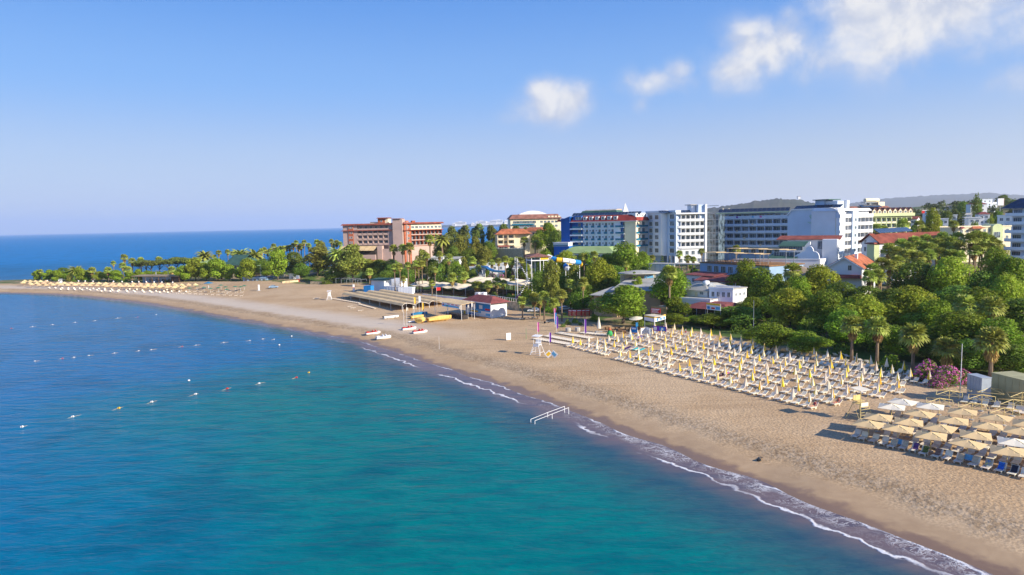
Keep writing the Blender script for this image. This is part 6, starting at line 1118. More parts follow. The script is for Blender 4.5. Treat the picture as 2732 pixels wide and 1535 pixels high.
for r in range(8):
    c0 = 98.0 + 4.3 * r; s0, s1 = -134.0 + (.6 if r else 0), -65.5 + r * .6; s = s0 + rl.uniform(0, 2.2); k = 0; li = 0
    while s < s1:
        shift = .0 if s < -117 else (-1.0 if s < -101 else -1.8); gap = (r in (0, 1, 2, 3) and (abs(s + 117.5) < 1.1 or abs(s + 100.5) < 1.1))
        u = E * s + Nn * (c0 + shift * (1 - r / 9)); V = polydist(TREEL, np.array([u.x]), np.array([u.y]))[0]
        if not gap and V < 1.5:
            if rl.random() < .96:
                lk = ['white and yellow', 'yellow and white', 'almost white', 'mostly yellow'][gi := rl.choice((0, 2, 1, 2, 2, 0, 3))]
                inst('closed_umbrella', [UP[0], ('folded_canopy', GO[gi]), UP[2]], f'{lk} closed umbrella, {ordn(r)} row from the sea, {ordn(k)} from far end', 'umbrella', (u.x + .35 * Nn.x, u.y + .35 * Nn.y, gz(u.x, u.y)), rl.uniform(0, 6.28), 'closed yellow and white umbrellas', rl.uniform(.94, 1.1), (rl.uniform(-.07, .07), rl.uniform(-.07, .07)))
            for sd2 in (-.78, .78):
                if rl.random() < .965:
                    q = u + E * sd2 - Nn * .9; lounger(q.x + rl.uniform(-.12, .12), q.y + rl.uniform(-.12, .12), AX + rl.uniform(-.1, .1), 'mid' if rl.random() < .85 else 'up', f'white lounger by closed umbrellas, {ordn(r)} row from the sea, {ordn(li)} from far end', 'loungers among the closed umbrellas'); li += 1
            k += 1
        s += SP * rl.uniform(.97, 1.03)
# --- loungers laid out flat in four lines at the left end
for r, (a, b_, n) in enumerate((((11.6, 183.4), (19.2, 173.5), 15), ((8.2, 179.9), (15.8, 169.7), 15), ((5.1, 176.5), (13.5, 166.6), 15), ((18.0, 181.9), (23.4, 176.7), 9))):
    for i in range(n):
        t = i / (n - 1); lounger(a[0] + (b_[0] - a[0]) * t, a[1] + (b_[1] - a[1]) * t, AX + rl.uniform(-.06, .06), 'flat', f'flat white lounger without umbrella, {["second", "third", "front", "back"][r]} line, {ordn(i)} from the left', 'loungers laid flat in lines')
# --- open square parasols: four rows of five, then bare frames
def sq_parasol(m_, half=1.72, top=2.62, cor=2.12):
    b = MB(); n = 6; vs = []; fs = []
    for j in range(n + 1):
        for i in range(n + 1):
            u, v = i / n * 2 - 1, j / n * 2 - 1; e = max(abs(u), abs(v)); cr = min(abs(u), abs(v)) / (e + 1e-6); vs.append((u * half, v * half, top - (top - cor) * e ** .8 - .10 * e * (1 - cr) * 0 + .07 * e * (1 - cr) * -1 + .03))
    for j in range(n):
        for i in range(n): k = j * (n + 1) + i; fs.append((k, k + 1, k + n + 2, k + n + 1))
    m0 = len(vs); b.add(vs + [(x, y, z - .03) for x, y, z in vs], fs + [tuple(m0 + i for i in f[::-1]) for f in fs]); return b.mesh('canopy', m_)
def rib(sx, sy, half=1.7, top=2.58, cor=2.08): return MB().tube((0, 0, top), (sx * half, sy * half, cor), .05, .04, 5).tube((0, 0, 1.75), (sx * half * .5, sy * half * .5, (top + cor) / 2), .02, .02, 4).mesh('rib', 'frame_beige')
PPOLE = ('pole', MB().tube((0, 0, -.2), (0, 0, 2.62), .05, .045, 8).mesh('pole', 'frame_beige')); PRIB = [('rib', rib(a, b_)) for a in (-1, 1) for b_ in (-1, 1)]; CB, CW = sq_parasol('canvas_beige'), sq_parasol('canvas_pale'); PB = ('base', MB().lathe([(.35, 0), (.35, .1), (.12, .16)], 10).mesh('base', 'concrete'))
bars = [('edge_bar', MB().tube(a, b_, .045, .045, 5).mesh('edge_bar', 'frame_beige')) for a, b_ in (((-1.7, -1.7, 2.08), (1.7, -1.7, 2.08)), ((1.7, -1.7, 2.08), (1.7, 1.7, 2.08)), ((1.7, 1.7, 2.08), (-1.7, 1.7, 2.08)), ((-1.7, 1.7, 2.08), (-1.7, -1.7, 2.08)))]
Z8 = lambda x, y: (2130 + x / 4.256, 980 + y / 4.256)
rows = [[(800, 570), (1130, 625), (1510, 700), (1920, 790), (2380, 870)], [(910, 500), (1250, 555), (1610, 620), (2010, 700), (2450, 780)], [(1060, 395), (1380, 470), (1760, 545), (2150, 610), (2520, 665)], [(1190, 345), (1500, 395), (1870, 460), (2250, 525), (2620, 590)]]
pale = {(2, 0), (3, 0), (3, 1), (1, 4)}; PR = math.atan2(-.76, .65); prow = []
for r, row in enumerate(rows):
    P = [on(*Z8(*q), 4.5) for q in row]; d_ = P[-1] - P[-2]; P.append(P[-1] + d_); prow.append(P)
    for i, p in enumerate(P):
        inst('square_parasol', [PPOLE, ('canopy', CW if (r, i) in pale else CB), PB] + PRIB, f'{"pale white" if (r, i) in pale else "tan"} open square parasol, {ordn(r)} row from the sea, {ordn(i)} from the left', 'parasol', (p.x, p.y, gz(p.x, p.y)), PR + .28 * (1 if (r + i) % 3 else .2) + rl.uniform(-.06, .06), 'open square parasols', None, (rl.uniform(-.03, .03), rl.uniform(-.03, .03)))
frames = [(1605, 345), (1715, 270), (1830, 215), (1975, 400), (2085, 320), (2170, 250), (2340, 460), (2440, 375), (2540, 305)]
for i, q in enumerate(sorted(frames)):
    p = on(*Z8(*q), 4.5); inst('parasol_frame', [PPOLE, PB] + PRIB + bars, f'bare square parasol frame without canvas behind the tan parasols, {ordn(i)} from the left', 'parasol frame', (p.x, p.y, gz(p.x, p.y)), PR + .3 + rl.uniform(-.1, .1), 'bare parasol frames')
fl = [(660, 740), (740, 765), (855, 790), (970, 820), (1070, 850), (1200, 870), (1320, 895), (1430, 930), (1570, 960), (1690, 985), (1830, 1020), (1990, 1055), (2140, 1090), (2290, 1120), (2440, 1155), (2570, 1190)]; LF = []
A2 = math.atan2(.62, .78); up2 = Vector((math.cos(A2), math.sin(A2), 0))
for i, q in enumerate(fl):
    p = on(*Z8(*q), 2.2); p = p - up2 * .9; LF.append(p); lounger(p.x, p.y, A2 + rl.uniform(-.08, .08), 'up', f'white sun lounger in the front row under tan parasols, {ordn(i)} from the left', 'loungers under the square parasols')
for r in (1, 2, 3):
    for i in range(17):
        t = i / 16; a = prow[r - 1][0]; b_ = prow[r - 1][-1]; p = a + (b_ - a) * t + Vector((.52, .38, 0)) * 1.5
        if rl.random() < .9: lounger(p.x, p.y, A2 + rl.uniform(-.08, .08), 'up' if rl.random() < .8 else 'mid', f'white lounger under tan parasols, {ordn(r)} row behind the front, {ordn(i)} from left', 'loungers under the square parasols')
for i, q in enumerate(((1890, 400), (1995, 410), (2105, 435), (2240, 460), (2400, 480), (2490, 510), (2560, 530))): p = on(*Z8(*q), 2.2) - up2 * .9; lounger(p.x, p.y, A2, 'up', f'white sun lounger among the bare parasol frames, {ordn(i)} from the left', 'loungers among the bare frames')
# loungers in and before the striped canopy, on the grass, and the far beach
for i in range(14): t = i / 13; p = ground(888 + 72 * t, 799 + 12 * t); lounger(p.x, p.y, 2.2, 'flat', f'white lounger in the line before the striped canopy, {ordn(i)} from the left', 'loungers before the striped canopy')
for i in range(8): t = i / 7; p = ground(963 + 38 * t, 815 + 10 * t); lounger(p.x, p.y, 2.2, 'flat', f'white lounger in the short line right of the gap, {ordn(i)} from the left', 'loungers before the striped canopy')
for i, q in enumerate(((927, 820), (935, 824), (955, 831), (835, 798), (842, 798))): p = ground(*q); lounger(p.x, p.y, .3, 'flat', f'stray white lounger on open sand near the striped canopy, {ordn(i)} from the left', 'stray loungers')
for i, q in enumerate(((2232, 952), (2246, 948), (2262, 955), (2280, 960), (2300, 968), (2320, 972))): p = ground(*q); lounger(p.x, p.y, 1.4, 'flat', f'white lounger on the grass behind the umbrellas, {ordn(i)} from the left', 'loungers on the grass')
TH = [('thatch', MB().lathe([(1.45, 1.75), (1.5, 1.85), (.95, 2.15), (.4, 2.5), (.05, 2.75)], 12).mesh('thatch', 'straw')), ('pole', MB().tube((0, 0, -.2), (0, 0, 2.6), .07, .06, 6).mesh('pole', 'wood')), ('skirt', MB().lathe([(1.52, 1.6), (1.53, 1.8), (1.45, 1.82)], 12).mesh('skirt', 'straw'))]
nt = 0
for r, (pa, pb, ya, yb, n) in enumerate(((62, 540, 764, 770, 26), (75, 500, 768, 775, 22), (285, 505, 773, 778, 11), (60, 130, 758, 761, 5))):
    for i in range(n):
        t = (i + (r % 2) * .5) / n; p = ground(pa + (pb - pa) * t, ya + (yb - ya) * t); inst('thatched_parasol', TH, f'thatched straw parasol on the far beach, {ordn(r)} row from the trees, {ordn(i)} from the left' if r < 3 else f'thatched straw parasol by the far tip of the sand, {ordn(i)} from the left', 'parasol', p, rl.uniform(0, 6), 'thatched parasols on the far beach', rl.uniform(.92, 1.1))
for r, (pa, pb, ya, yb, n) in enumerate(((135, 500, 771, 778, 22), (165, 520, 775, 782, 18), (275, 475, 780, 784, 9), (470, 655, 784, 792, 12), (500, 655, 780, 782, 10))):
    for i in range(n): t = i / n; p = ground(pa + (pb - pa) * t + rl.uniform(-2, 2), ya + (yb - ya) * t); lounger(p.x, p.y, 2.5 if r < 3 else .4, 'up', 'white lounger on the far beach', 'loungers on the far beach')
GP = [('canopy', MB().lathe([(1.25, 1.95), (1.27, 2.0), (.6, 2.2), (.03, 2.4)], 8).mesh('canopy', 'parasol_green')), ('pole', MB().tube((0, 0, 0), (0, 0, 2.35), .04, .03, 6).mesh('pole', 'white_metal')), ('base', MB().lathe([(.3, 0), (.3, .1), (.1, .15)], 8).mesh('base', 'concrete'))]
for i, q in enumerate(sorted(((484, 776), (506, 780), (526, 774), (545, 778), (562, 781), (583, 779), (602, 777), (590, 772), (606, 784), (628, 776), (642, 777), (652, 774)))): inst('green_parasol', GP, f'dark green parasol right of the thatched ones, {ordn(i)} from the left', 'parasol', ground(*q), 0, 'dark green parasols')
BPm = [('canopy', MB().lathe([(2.4, 3.0), (2.42, 3.08), (1.2, 3.5), (.05, 3.9)], 8).mesh('canopy', 'parasol_blue')), ('pole', MB().tube((0, 0, 0), (0, 0, 3.8), .1, .08, 6).mesh('pole', 'white_metal'))]
inst('large_parasol', BPm, 'large blue parasol on a thick pole above the green ones', 'parasol', ground(557, 772)); 
# --- make the loungers: the 300 nearest one by one, the rest joined
LNG.sort(key=lambda l: l[0] ** 2 + l[1] ** 2)
for x, y, z, rz, kd, lab, grp in LNG[:300]:
    parts, lm, wm = LP[kd]; t = thing('sun_lounger', lab, 'sun lounger', (x, y, z), rz, grp, 1.08)
    for n_, me_ in parts: obj(n_, me_, t)
    for yy in (-.3, .3): obj('leg', lm, t, (.25, yy, 0)); obj('wheel', wm, t, (1.08, yy * 1.12, 0))
Vs, Fs, o = [], [], 0
for x, y, z, rz, kd, lab, grp in LNG[300:]:
    c, s = math.cos(rz), math.sin(rz); b = MB(); a_ = {'up': .95, 'mid': .66, 'flat': .04}[kd]; b.box(0, 1.28, -.34, .34, .28, .35); ca, sa = math.cos(a_), math.sin(a_); b.prism([(1.26, .34), (1.26 + .72 * ca, .34 + .72 * sa), (1.26 + .72 * ca - .05 * sa, .34 + .72 * sa + .05 * ca), (1.26 - .05 * sa, .34 + .05 * ca)], 'y', -.34, .34)
    for lx in (.2, 1.05): b.box(lx, lx + .1, -.32, -.25, 0, .28); b.box(lx, lx + .1, .25, .32, 0, .28)
    Vs += [(x + c * p[0] - s * p[1], y + s * p[0] + c * p[1], z + p[2]) for p in b.v]; Fs += [tuple(i + o for i in f) for f in b.f]; o += len(b.v)
b = MB(); b.v = Vs; b.f = Fs; b.mi = [0] * len(Fs); tag(b.build('far_loungers', 'plastic_white'), 'white sun loungers on the far beach below the thatched parasols', 'sun lounger', kind='stuff')
# --- towels over loungers of the front row and in the umbrella rows
def towel(p, rz, m_, label, u0=.1, u1=.68, seat=.55, a_=.95):
    t = Vector((p.x, p.y, gz(p.x, p.y))); ca, sa = math.cos(a_), math.sin(a_); pr = [(1.26 - seat, .36), (1.2, .37), (1.26 - .04 * sa, .40), (1.26 + u1 * ca - .05 * sa, .37 + u1 * sa), (1.26 + u1 * ca + .06, .37 + u1 * sa + .05), (1.26 + u1 * ca + .12, .1 + u1 * sa)]; b = MB(); b.prism(pr + [(x - .01, z + .02) for x, z in pr[::-1]], 'y', -.31, .31); o = b.build('beach_towel', m_); o.location = t; o.rotation_euler = (0, 0, rz); tag(o, label, 'towel', 'towels on the loungers')
for i, m_, lab in ((4, 'towel_tan', 'tan towel over the fifth front lounger'), (5, 'towel_tan', 'tan towel over the sixth front lounger'), (6, 'towel_purple', 'purple patterned towel on a front lounger'), (7, 'towel_green', 'green striped towel on a front lounger'), (8, 'towel_brown', 'brown patterned towel on a front lounger'), (10, 'towel_tan', 'pale tan towel on the eleventh front lounger'), (11, 'towel_tan', 'pale tan towel on the twelfth front lounger'), (12, 'towel_mix', 'blue towel with yellow figure on a front lounger'), (13, 'towel_blue', 'bright blue towel hung over a front lounger'), (14, 'cloth_dark', 'dark blue towel on the last front lounger but one')): towel(LF[i], A2, m_, lab)
for i, (a, lab) in enumerate(((4, 'light blue windbreak cloth between the fifth and sixth front loungers'), (10, 'light blue windbreak cloth between the eleventh and twelfth front loungers'))):
    p = (LF[a] + LF[a + 1]) / 2 + up2 * 1.7; o = MB().add([(-.62, 0, .35), (.62, 0, .3), (.62, .25, .95), (-.62, .25, .98), (-.62, .03, .35), (.62, .03, .3), (.62, .28, .95), (-.62, .28, .98)], [(0, 1, 2, 3), (7, 6, 5, 4), (0, 4, 5, 1), (1, 5, 6, 2), (2, 6, 7, 3), (3, 7, 4, 0)]).build('windbreak', 'sky_blue'); o.location = (p.x, p.y, gz(p.x, p.y)); o.rotation_euler = (0, 0, A2 - 1.57); tag(o, lab, 'cloth')
for i, (x, y, m_, lab) in enumerate(((1683, 899, 'blue_paint', 'blue air mattress among the closed umbrellas'), (1706, 903, 'purple_paint', 'purple air mattress right of the blue one'), (1676, 932, 'towel_purple', 'purple cloth on the sand among the umbrella rows'), (1697, 935, 'towel_teal', 'teal cloth on the sand among the umbrella rows'), (1712, 937, 'towel_teal', 'pale teal towel right of the other teal cloth'), (1935, 1003, 'towel_pink', 'pink towel in the second umbrella row'))):
    p = ground(x, y); o = MB().box(-.9, .9, -.35, .35, .36, .46).build('air_mattress' if 'mattress' in lab else 'beach_towel', m_); o.location = p; o.rotation_euler = (0, -.2, .6); tag(o, lab, 'mattress' if 'mattress' in lab else 'towel')
# --- lifeguard towers
def guard(label, px, py, m_, H, top_m, rz, canvas=True, back=True):
    p = ground(px, py); t = thing('lifeguard_chair', label, 'lifeguard chair', p, rz); w0, w1 = H * .30, H * .15; zs = H * .52
    for sx in (-1, 1):
        for sy in (-1, 1): MB().tube((sx * w0, sy * w0, -.1), (sx * w1, sy * w1, zs), .06, .05, 6).build('leg', m_, t)
    for sx in (-1, 1): MB().tube((sx * w0 * .8, -w0 * .8, zs * .25), (sx * w0 * .8, w0 * .8, zs * .25), .04, .04, 5).build('brace', m_, t); MB().tube((sx * w0, -w0, 0), (sx * w1, w1, zs), .03, .03, 5).build('brace', m_, t)
    for k in range(6): q = k / 6; MB().tube((-w0 + (w0 - w1) * q, -w0 * 1.02 + (w0 - w1) * q, zs * q + .1), (w0 - (w0 - w1) * q, -w0 * 1.02 + (w0 - w1) * q, zs * q + .1), .035, .035, 5).build('rung', m_, t)
    MB().box(-w1 - .1, w1 + .1, -w1 - .1, w1 + .1, zs, zs + .08).build('platform', m_, t); MB().box(-w1, w1, -w1 * .2, w1, zs + .35, zs + .42).build('seat', m_, t)
    if back: MB().box(-w1, w1, w1 - .05, w1, zs + .42, zs + 1.15).build('backrest', m_, t)
    for sx in (-1, 1):
        for sy in (-1, 1): MB().tube((sx * w1, sy * w1, zs + .08), (sx * w1, sy * w1, H - .1), .035, .035, 5).build('canopy_post', m_, t)
    w2 = w1 + .35; b = MB(); b.add([(-w2, -w2, H), (w2, -w2, H), (w2, w2, H + .12), (-w2, w2, H + .12), (-w2, -w2, H - .05), (w2, -w2, H - .05), (w2, w2, H + .07), (-w2, w2, H + .07)], [(0, 1, 2, 3), (7, 6, 5, 4), (0, 4, 5, 1), (1, 5, 6, 2), (2, 6, 7, 3), (3, 7, 4, 0)]); b.build('canopy', top_m, t); MB().box(-w1, w1, -w1 - .14, -w1 - .11, zs - .35, zs + .3).build('front_panel', top_m, t); return t
guard('tall white lifeguard chair with canopy in the middle of the beach', 1434, 946, 'white_metal', 4.4, 'white_wall', -.5); guard('yellow wooden lifeguard chair with pale canopy beside the tan parasols', 2294, 1118, 'yellow_wood' if 'yellow_wood' in MATS else 'frame_beige', 4.6, 'canvas_pale', .35); guard('white and red lifeguard chair at the left end of the striped canopy', 879, 800, 'white_metal', 3.6, 'white_wall', .2); guard('white lifeguard booth among the thatched parasols', 163, 764, 'white_metal', 4.0, 'white_wall', .2)
# --- signs on the sand
for lab, x, y, w_, h_, rz in (('white board standing alone on the sand left of the lifeguard chair', 1357, 908, 1.3, 1.9, .5),): p = ground(x, y); t = thing('sand_board', lab, 'sign', p, rz); MB().box(-w_ / 2, w_ / 2, -.04, .04, .1, h_).build('panel', 'white_wall', t); MB().tube((0, .05, -.2), (0, .5, h_ * .8), .04).build('prop', 'wood', t)
p = ground(1471, 956); t = thing('sand_board', 'two white printed boards propped in a V beside the tall lifeguard chair', 'sign', p, -.3)
for i, (cx, a, m_) in enumerate(((-.55, -.75, 'white_wall'), (.55, .75, 'white_wall'))): o = MB().box(-.75, .75, -.03, .03, -.5, .75).build('panel', m_, t); o.location = (cx, 0, .85); o.rotation_euler = (.15, a, 0); q = MB().box(-.5, .5, -.045, -.032, -.2, .5).build('print', ('yellow_paint', 'sky_blue')[i], o)
MB().tube((-.1, .4, 0), (-.1, 0, 1.0), .04).build('prop', 'wood', t)
# --- flags, feather banners, poles
def pole(label, px, py, H, name='flag_pole', m_='white_metal', flags=(), cat='flag', r=.045, tilt=None):
    p = ground(px, py); t = thing(name, label, cat, p, .4); MB().tube((0, 0, -.3), (0, 0, H), r, r * .7, 6).build('pole', m_, t)
    for fm, z0, z1, w_ in flags:
        b = MB(); n = 5; vs = []
        for i in range(n + 1): u = i / n; y = .12 * math.sin(u * 5); vs += [(u * w_, y, z0 + .06 * u), (u * w_, y, z1 - .04 * u)]
        b.add(vs + [(x, y + .015, z) for x, y, z in vs], [(2 * i, 2 * i + 2, 2 * i + 3, 2 * i + 1) for i in range(n)] + [(2 * n + 2 + 2 * i + 1, 2 * n + 2 + 2 * i + 3, 2 * n + 2 + 2 * i + 2, 2 * n + 2 + 2 * i) for i in range(n)]); b.build('flag', fm, t)
    if tilt: t.rotation_euler = (tilt, 0, .4)
    return t
pole('white pole with red flag behind the front awning', 1166, 820, 7.4, flags=(('red_paint', 6.0, 7.2, 1.5),)); pole('bare white mast near the red pedal boats, left one', 1078, 869, 5.8, 'mast', cat='mast'); pole('taller bare mast near the red pedal boats, right one', 1086, 869, 7.2, 'mast', cat='mast', flags=(('canvas_pale', 4.6, 5.6, .5),)); pole('yellow flag on a pole in front of the striped canopy', 1106, 842, 6.4, flags=(('yellow_paint', 4.0, 6.2, .6),)); pole('blue and white flag on a pole in front of the striped canopy', 1119, 842, 6.8, flags=(('bluewhite_wall', 4.4, 6.6, .6),)); pole('slanting yellow feather flag beside the covered boats', 1127, 842, 4.4, flags=(('yellow_paint', 1.6, 4.3, .5),)); pole('white pole with pale flag at the boats', 1103, 853, 4.6, flags=(('canvas_pale', 3.4, 4.4, .5),)); pole('grey pole at the left edge of the awning', 1134, 848, 5.2, m_='grey_metal'); pole('white flag before the maroon-roofed kiosk, left one', 1249, 851, 5.6, flags=(('white_wall', 3.6, 5.4, .4),)); pole('white flag before the maroon-roofed kiosk, right one', 1259, 849, 5.6, flags=(('white_wall', 3.6, 5.4, .4),))
for lab, x, y, H, m_ in (('pink feather banner behind the loungers, far left one', 1434, 893, 3.4, 'flower_pink'), ('purple and yellow striped pole banner left of the umbrellas', 1466, 921, 3.2, 'purple_paint'), ('pink feather banner by the palms', 1479, 862, 4.4, 'flower_pink'), ('blue feather banner by the palms', 1481, 873, 4.2, 'blue_paint'), ('violet feather banner by the palms', 1485, 884, 4.2, 'purple_paint'), ('deep violet feather banner behind the flat loungers', 1560, 896, 4.4, 'purple_paint')): pole(lab, x, y, H, 'feather_banner', flags=((m_, .7, H - .05, .45),), cat='banner')
pole('thin lime green post on the open sand', 1404, 905, 3.0, 'marker_post', 'green_paint', cat='post'); pole('thin white post near the water', 1172, 932, 3.2, 'marker_post', cat='post', r=.03); pole('tall thin white lamp pole behind the bare frames', 2561, 1068, 9.2, 'lamp_pole', cat='pole', r=.06); pole('dark lamp post among the beach trees', 2010, 896, 9.0, 'lamp_post', 'grey_metal', cat='pole', r=.08)
# --- boats
def loft(secs, n_cap=True):
    """secs: list of rings (same count) -> closed hull"""
    b = MB(); m_ = len(secs[0]); vs = [p for s_ in secs for p in s_]; fs = []
    for k in range(len(secs) - 1):
        for i in range(m_ - 1): fs.append((k * m_ + i, k * m_ + i + 1, (k + 1) * m_ + i + 1, (k + 1) * m_ + i))
    fs.append(tuple(range(m_))); fs.append(tuple((len(secs) - 1) * m_ + i for i in range(m_ - 1, -1, -1))); return b.add(vs, fs)
def hull(L, W, H, bow=.25):
    secs = []
    for k in range(9):
        u = k / 8; w = W / 2 * (1 - max(0, (u - .45) / .55) ** 2.2) + .02; zb = .05 + H * .45 * max(0, (u - .6) / .4) ** 2; zt = H * (1 + bow * u * u); secs.append([(u * L - L / 2, w, zt), (u * L - L / 2, w * .85, zb + H * .35), (u * L - L / 2, w * .3, zb), (u * L - L / 2, -w * .3, zb), (u * L - L / 2, -w * .85, zb + H * .35), (u * L - L / 2, -w, zt)])
    return loft(secs), secs
def deck(secs, inset=.9, drop=.08):
    b = MB(); vs = []; 
    for s_ in secs: vs += [(s_[0][0], s_[0][1] * inset, s_[0][2] - drop), (s_[-1][0], s_[-1][1] * inset, s_[-1][2] - drop)]
    vs2 = [(x, y, z + .05) for x, y, z in vs]; n = len(secs); o_ = len(vs)
    return b.add(vs + vs2, [(2 * i, 2 * i + 1, 2 * i + 3, 2 * i + 2) for i in range(n - 1)] + [(o_ + 2 * i + 2, o_ + 2 * i + 3, o_ + 2 * i + 1, o_ + 2 * i) for i in range(n - 1)] + [(2 * i, 2 * i + 2, o_ + 2 * i + 2, o_ + 2 * i) for i in range(n - 1)] + [(2 * i + 1, o_ + 2 * i + 1, o_ + 2 * i + 3, 2 * i + 3) for i in range(n - 1)])
def pedal(label, px, py, dm, rz=.42):
    p = ground(px, py); t = thing('pedal_boat', label, 'pedal boat', p, rz, 'pedal boats on the sand')
    for sy in (-.62, .62): h_, s_ = hull(4.1, .62, .62, .35); o = h_.build('float', 'white_wall', t); o.location = (0, sy, 0)
    h_, s_ = hull(3.9, 1.7, .5, .3); d_ = deck(s_, 1.0, 0).build('deck', dm, t); d_.location = (0, 0, .14)
    for sx in (-.1, .75):
        for sy in (-.38, .38): MB().prism([(sx, .6), (sx + .5, .6), (sx + .5, .75), (sx + .18, .78), (sx + .05, 1.2), (sx - .08, 1.2)], 'y', sy - .28, sy + .28).build('seat', dm, t)
    MB().lathe([(.05, 0), (.5, .05), (.5, .4), (.3, .55)], 10, (-1.5, 0, .35)).build('wheel_housing', dm, t); MB().tube((1.4, -.3, .8), (1.4, .3, .9), .04).build('handlebar', 'grey_metal', t)
pedal('red and white pedal boat nearest the water on the left', 995, 892, 'red_paint'); pedal('red and white pedal boat furthest up the sand', 1091, 880, 'red_paint'); pedal('red and white pedal boat on the right of the four', 1120, 889, 'red_paint'); pedal('all-white pedal boat lowest on the sand', 1023, 904, 'white_wall')
def boat(label, px, py, L, W, H, hm, rz, cover=None, dm='white_wall', motor=False):
    p = ground(px, py); t = thing('boat', label, 'boat', p, rz); h_, s_ = hull(L, W, H); h_.build('hull', hm, t); deck(s_, .93, .12 if not cover else .03).build('deck', dm, t)
    if cover:
        secs = []
        for k, s2 in enumerate(s_): x = s2[0][0]; w = s2[0][1]; zt = s2[0][2]; hump = H * .45 * math.sin(math.pi * min(1, .12 + .8 * k / 8)) + .05 * math.sin(k * 3.1); secs.append([(x, w * 1.06, zt - H * .55), (x, w * 1.08, zt), (x, w * .55, zt + hump * .8), (x, 0, zt + hump), (x, -w * .55, zt + hump * .8), (x, -w * 1.08, zt), (x, -w * 1.06, zt - H * .55)])
        loft(secs).build('tarpaulin', cover, t)
    else:
        for sx in (-.2, .15): MB().box(sx * L, sx * L + .3, -W * .4, W * .4, H * .75, H * .82).build('thwart', dm, t)
    if motor: MB().box(-L / 2 - .4, -L / 2 - .02, -.2, .2, H * .7, H * 1.4).build('outboard_motor', 'rubber', t)
    for sx in (-.3, .2): MB().box(sx * L - .1, sx * L + .1, -W * .45, W * .45, -.05, .12).build('chock', 'wood', t)
boat('slim white motor boat on the sand left of the masts', 1044, 850, 5.2, 1.5, .75, 'white_wall', .55, None, 'white_wall', True); boat('long boat under a tan tarpaulin in front of the awning', 1173, 857, 8.2, 2.3, 1.2, 'tarp', .50, 'tarp'); boat('short boat wrapped in tan tarpaulin left of the long one', 1124, 861, 3.4, 2.4, 1.2, 'tarp', 1.2, 'tarp'); boat('blue boat in the shade behind the wrapped boats', 1120, 843, 5.6, 1.8, .9, 'blue_paint', .5, 'parasol_blue'); boat('tan-covered boat behind the short wrapped boat', 1113, 850, 4.6, 1.7, .8, 'tarp', .5, 'tarp'); boat('small white and blue sailboard by the wrapped boats', 1102, 860, 3.0, .8, .3, 'bluewhite_wall', .5)
# --- cars and trailers
def car(label, px, py, rz, m_):
    p = ground(px, py); t = thing('car', label, 'car', p, rz); b = MB(); pr = [(-2.1, .35), (2.1, .35), (2.15, .62), (1.95, .78), (1.05, .88), (.45, 1.36), (-.95, 1.4), (-1.75, .95), (-2.12, .88)]; b.prism(pr, 'y', -.82, .82); b.build('body', m_, t); g_ = MB(); g_.prism([(.98, .9), (.42, 1.31), (-.92, 1.34), (-1.6, .96)], 'y', -.835, .835); g_.build('side_windows', 'glass', t); MB().add([(1.04, -.7, .9), (1.04, .7, .9), (.47, .66, 1.34), (.47, -.66, 1.34), (1.06, -.7, .92), (1.06, .7, .92), (.49, .66, 1.36), (.49, -.66, 1.36)], [(0, 1, 2, 3), (7, 6, 5, 4), (0, 4, 5, 1), (2, 6, 7, 3)]).build('windscreen', 'glass', t)
    for sx in (-1.3, 1.3):
        for sy in (-.8, .8): w = MB().tube((sx, sy - .1, .32), (sx, sy + .1, .32), .32, .32, 14).build('wheel', 'rubber', t); MB().tube((sx, sy - .12, .32), (sx, sy + .12, .32), .18, .18, 10).build('rim', 'grey_metal', w)
    for sy in (-.6, .6): MB().box(2.12, 2.18, sy - .18, sy + .18, .62, .75).build('headlight', 'white_metal', t); MB().box(-2.15, -2.1, sy - .18, sy + .18, .72, .86).build('tail_light', 'red_paint', t)
car('white saloon car parked behind the leaning palms', 1425, 833, 2.9, 'white_wall'); car('silver car on the road to the point', 878, 748, 1.9, 'grey_metal'); car('dark blue car by the low terrace wall at the beach road', 730, 769, .2, 'slate_wall'); car('white car half hidden at the back of the car park', 1508, 828, .3, 'white_wall'); car('white car on the upper road by the blue hotel', 1473, 660, .3, 'white_wall')
for i, (x, y) in enumerate(((1400, 853), (1428, 850), (1455, 862))):
    p = ground(x, y); t = thing('boat_trailer', f'dark boat trailer with wheels under the palms, {ordn(i)} from the left', 'trailer', p, .4 + i, 'boat trailers under the palms'); MB().box(-1.8, 1.8, -.05, .05, .4, .5).build('beam', 'grey_metal', t); MB().box(-.6, -.5, -.9, .9, .38, .48).build('axle', 'grey_metal', t)
    for sy in (-.9, .9): MB().tube((-.55, sy - .09, .34), (-.55, sy + .09, .34), .34, .34, 12).build('wheel', 'rubber', t)
    for sx in (.2, 1.2): MB().box(sx, sx + .1, -.6, .6, .52, .62).build('cradle', 'wood', t)
# --- shelters, toilets and shed at the right edge
crate('portable_toilet', 'pale blue portable toilet cabins beside the pink oleander', 2598, 108, 2638, 105, 1010, 1.6, 'toilet_blue', 'toilet'); h = crate('shed', 'olive-beige shed with flat roof at the right edge', 2664, 108, 2760, 102, 1012, 4, 'olive_wall', 'shed'); p = ground(2648, 1066); o = MB().box(-.9, .9, -.03, .03, 0, 1.5).build('board', 'bluewhite_wall'); o.location = p; o.rotation_euler = (-.5, 0, .3); tag(o, 'pale blue panel leaning beside the beige shed', 'panel')
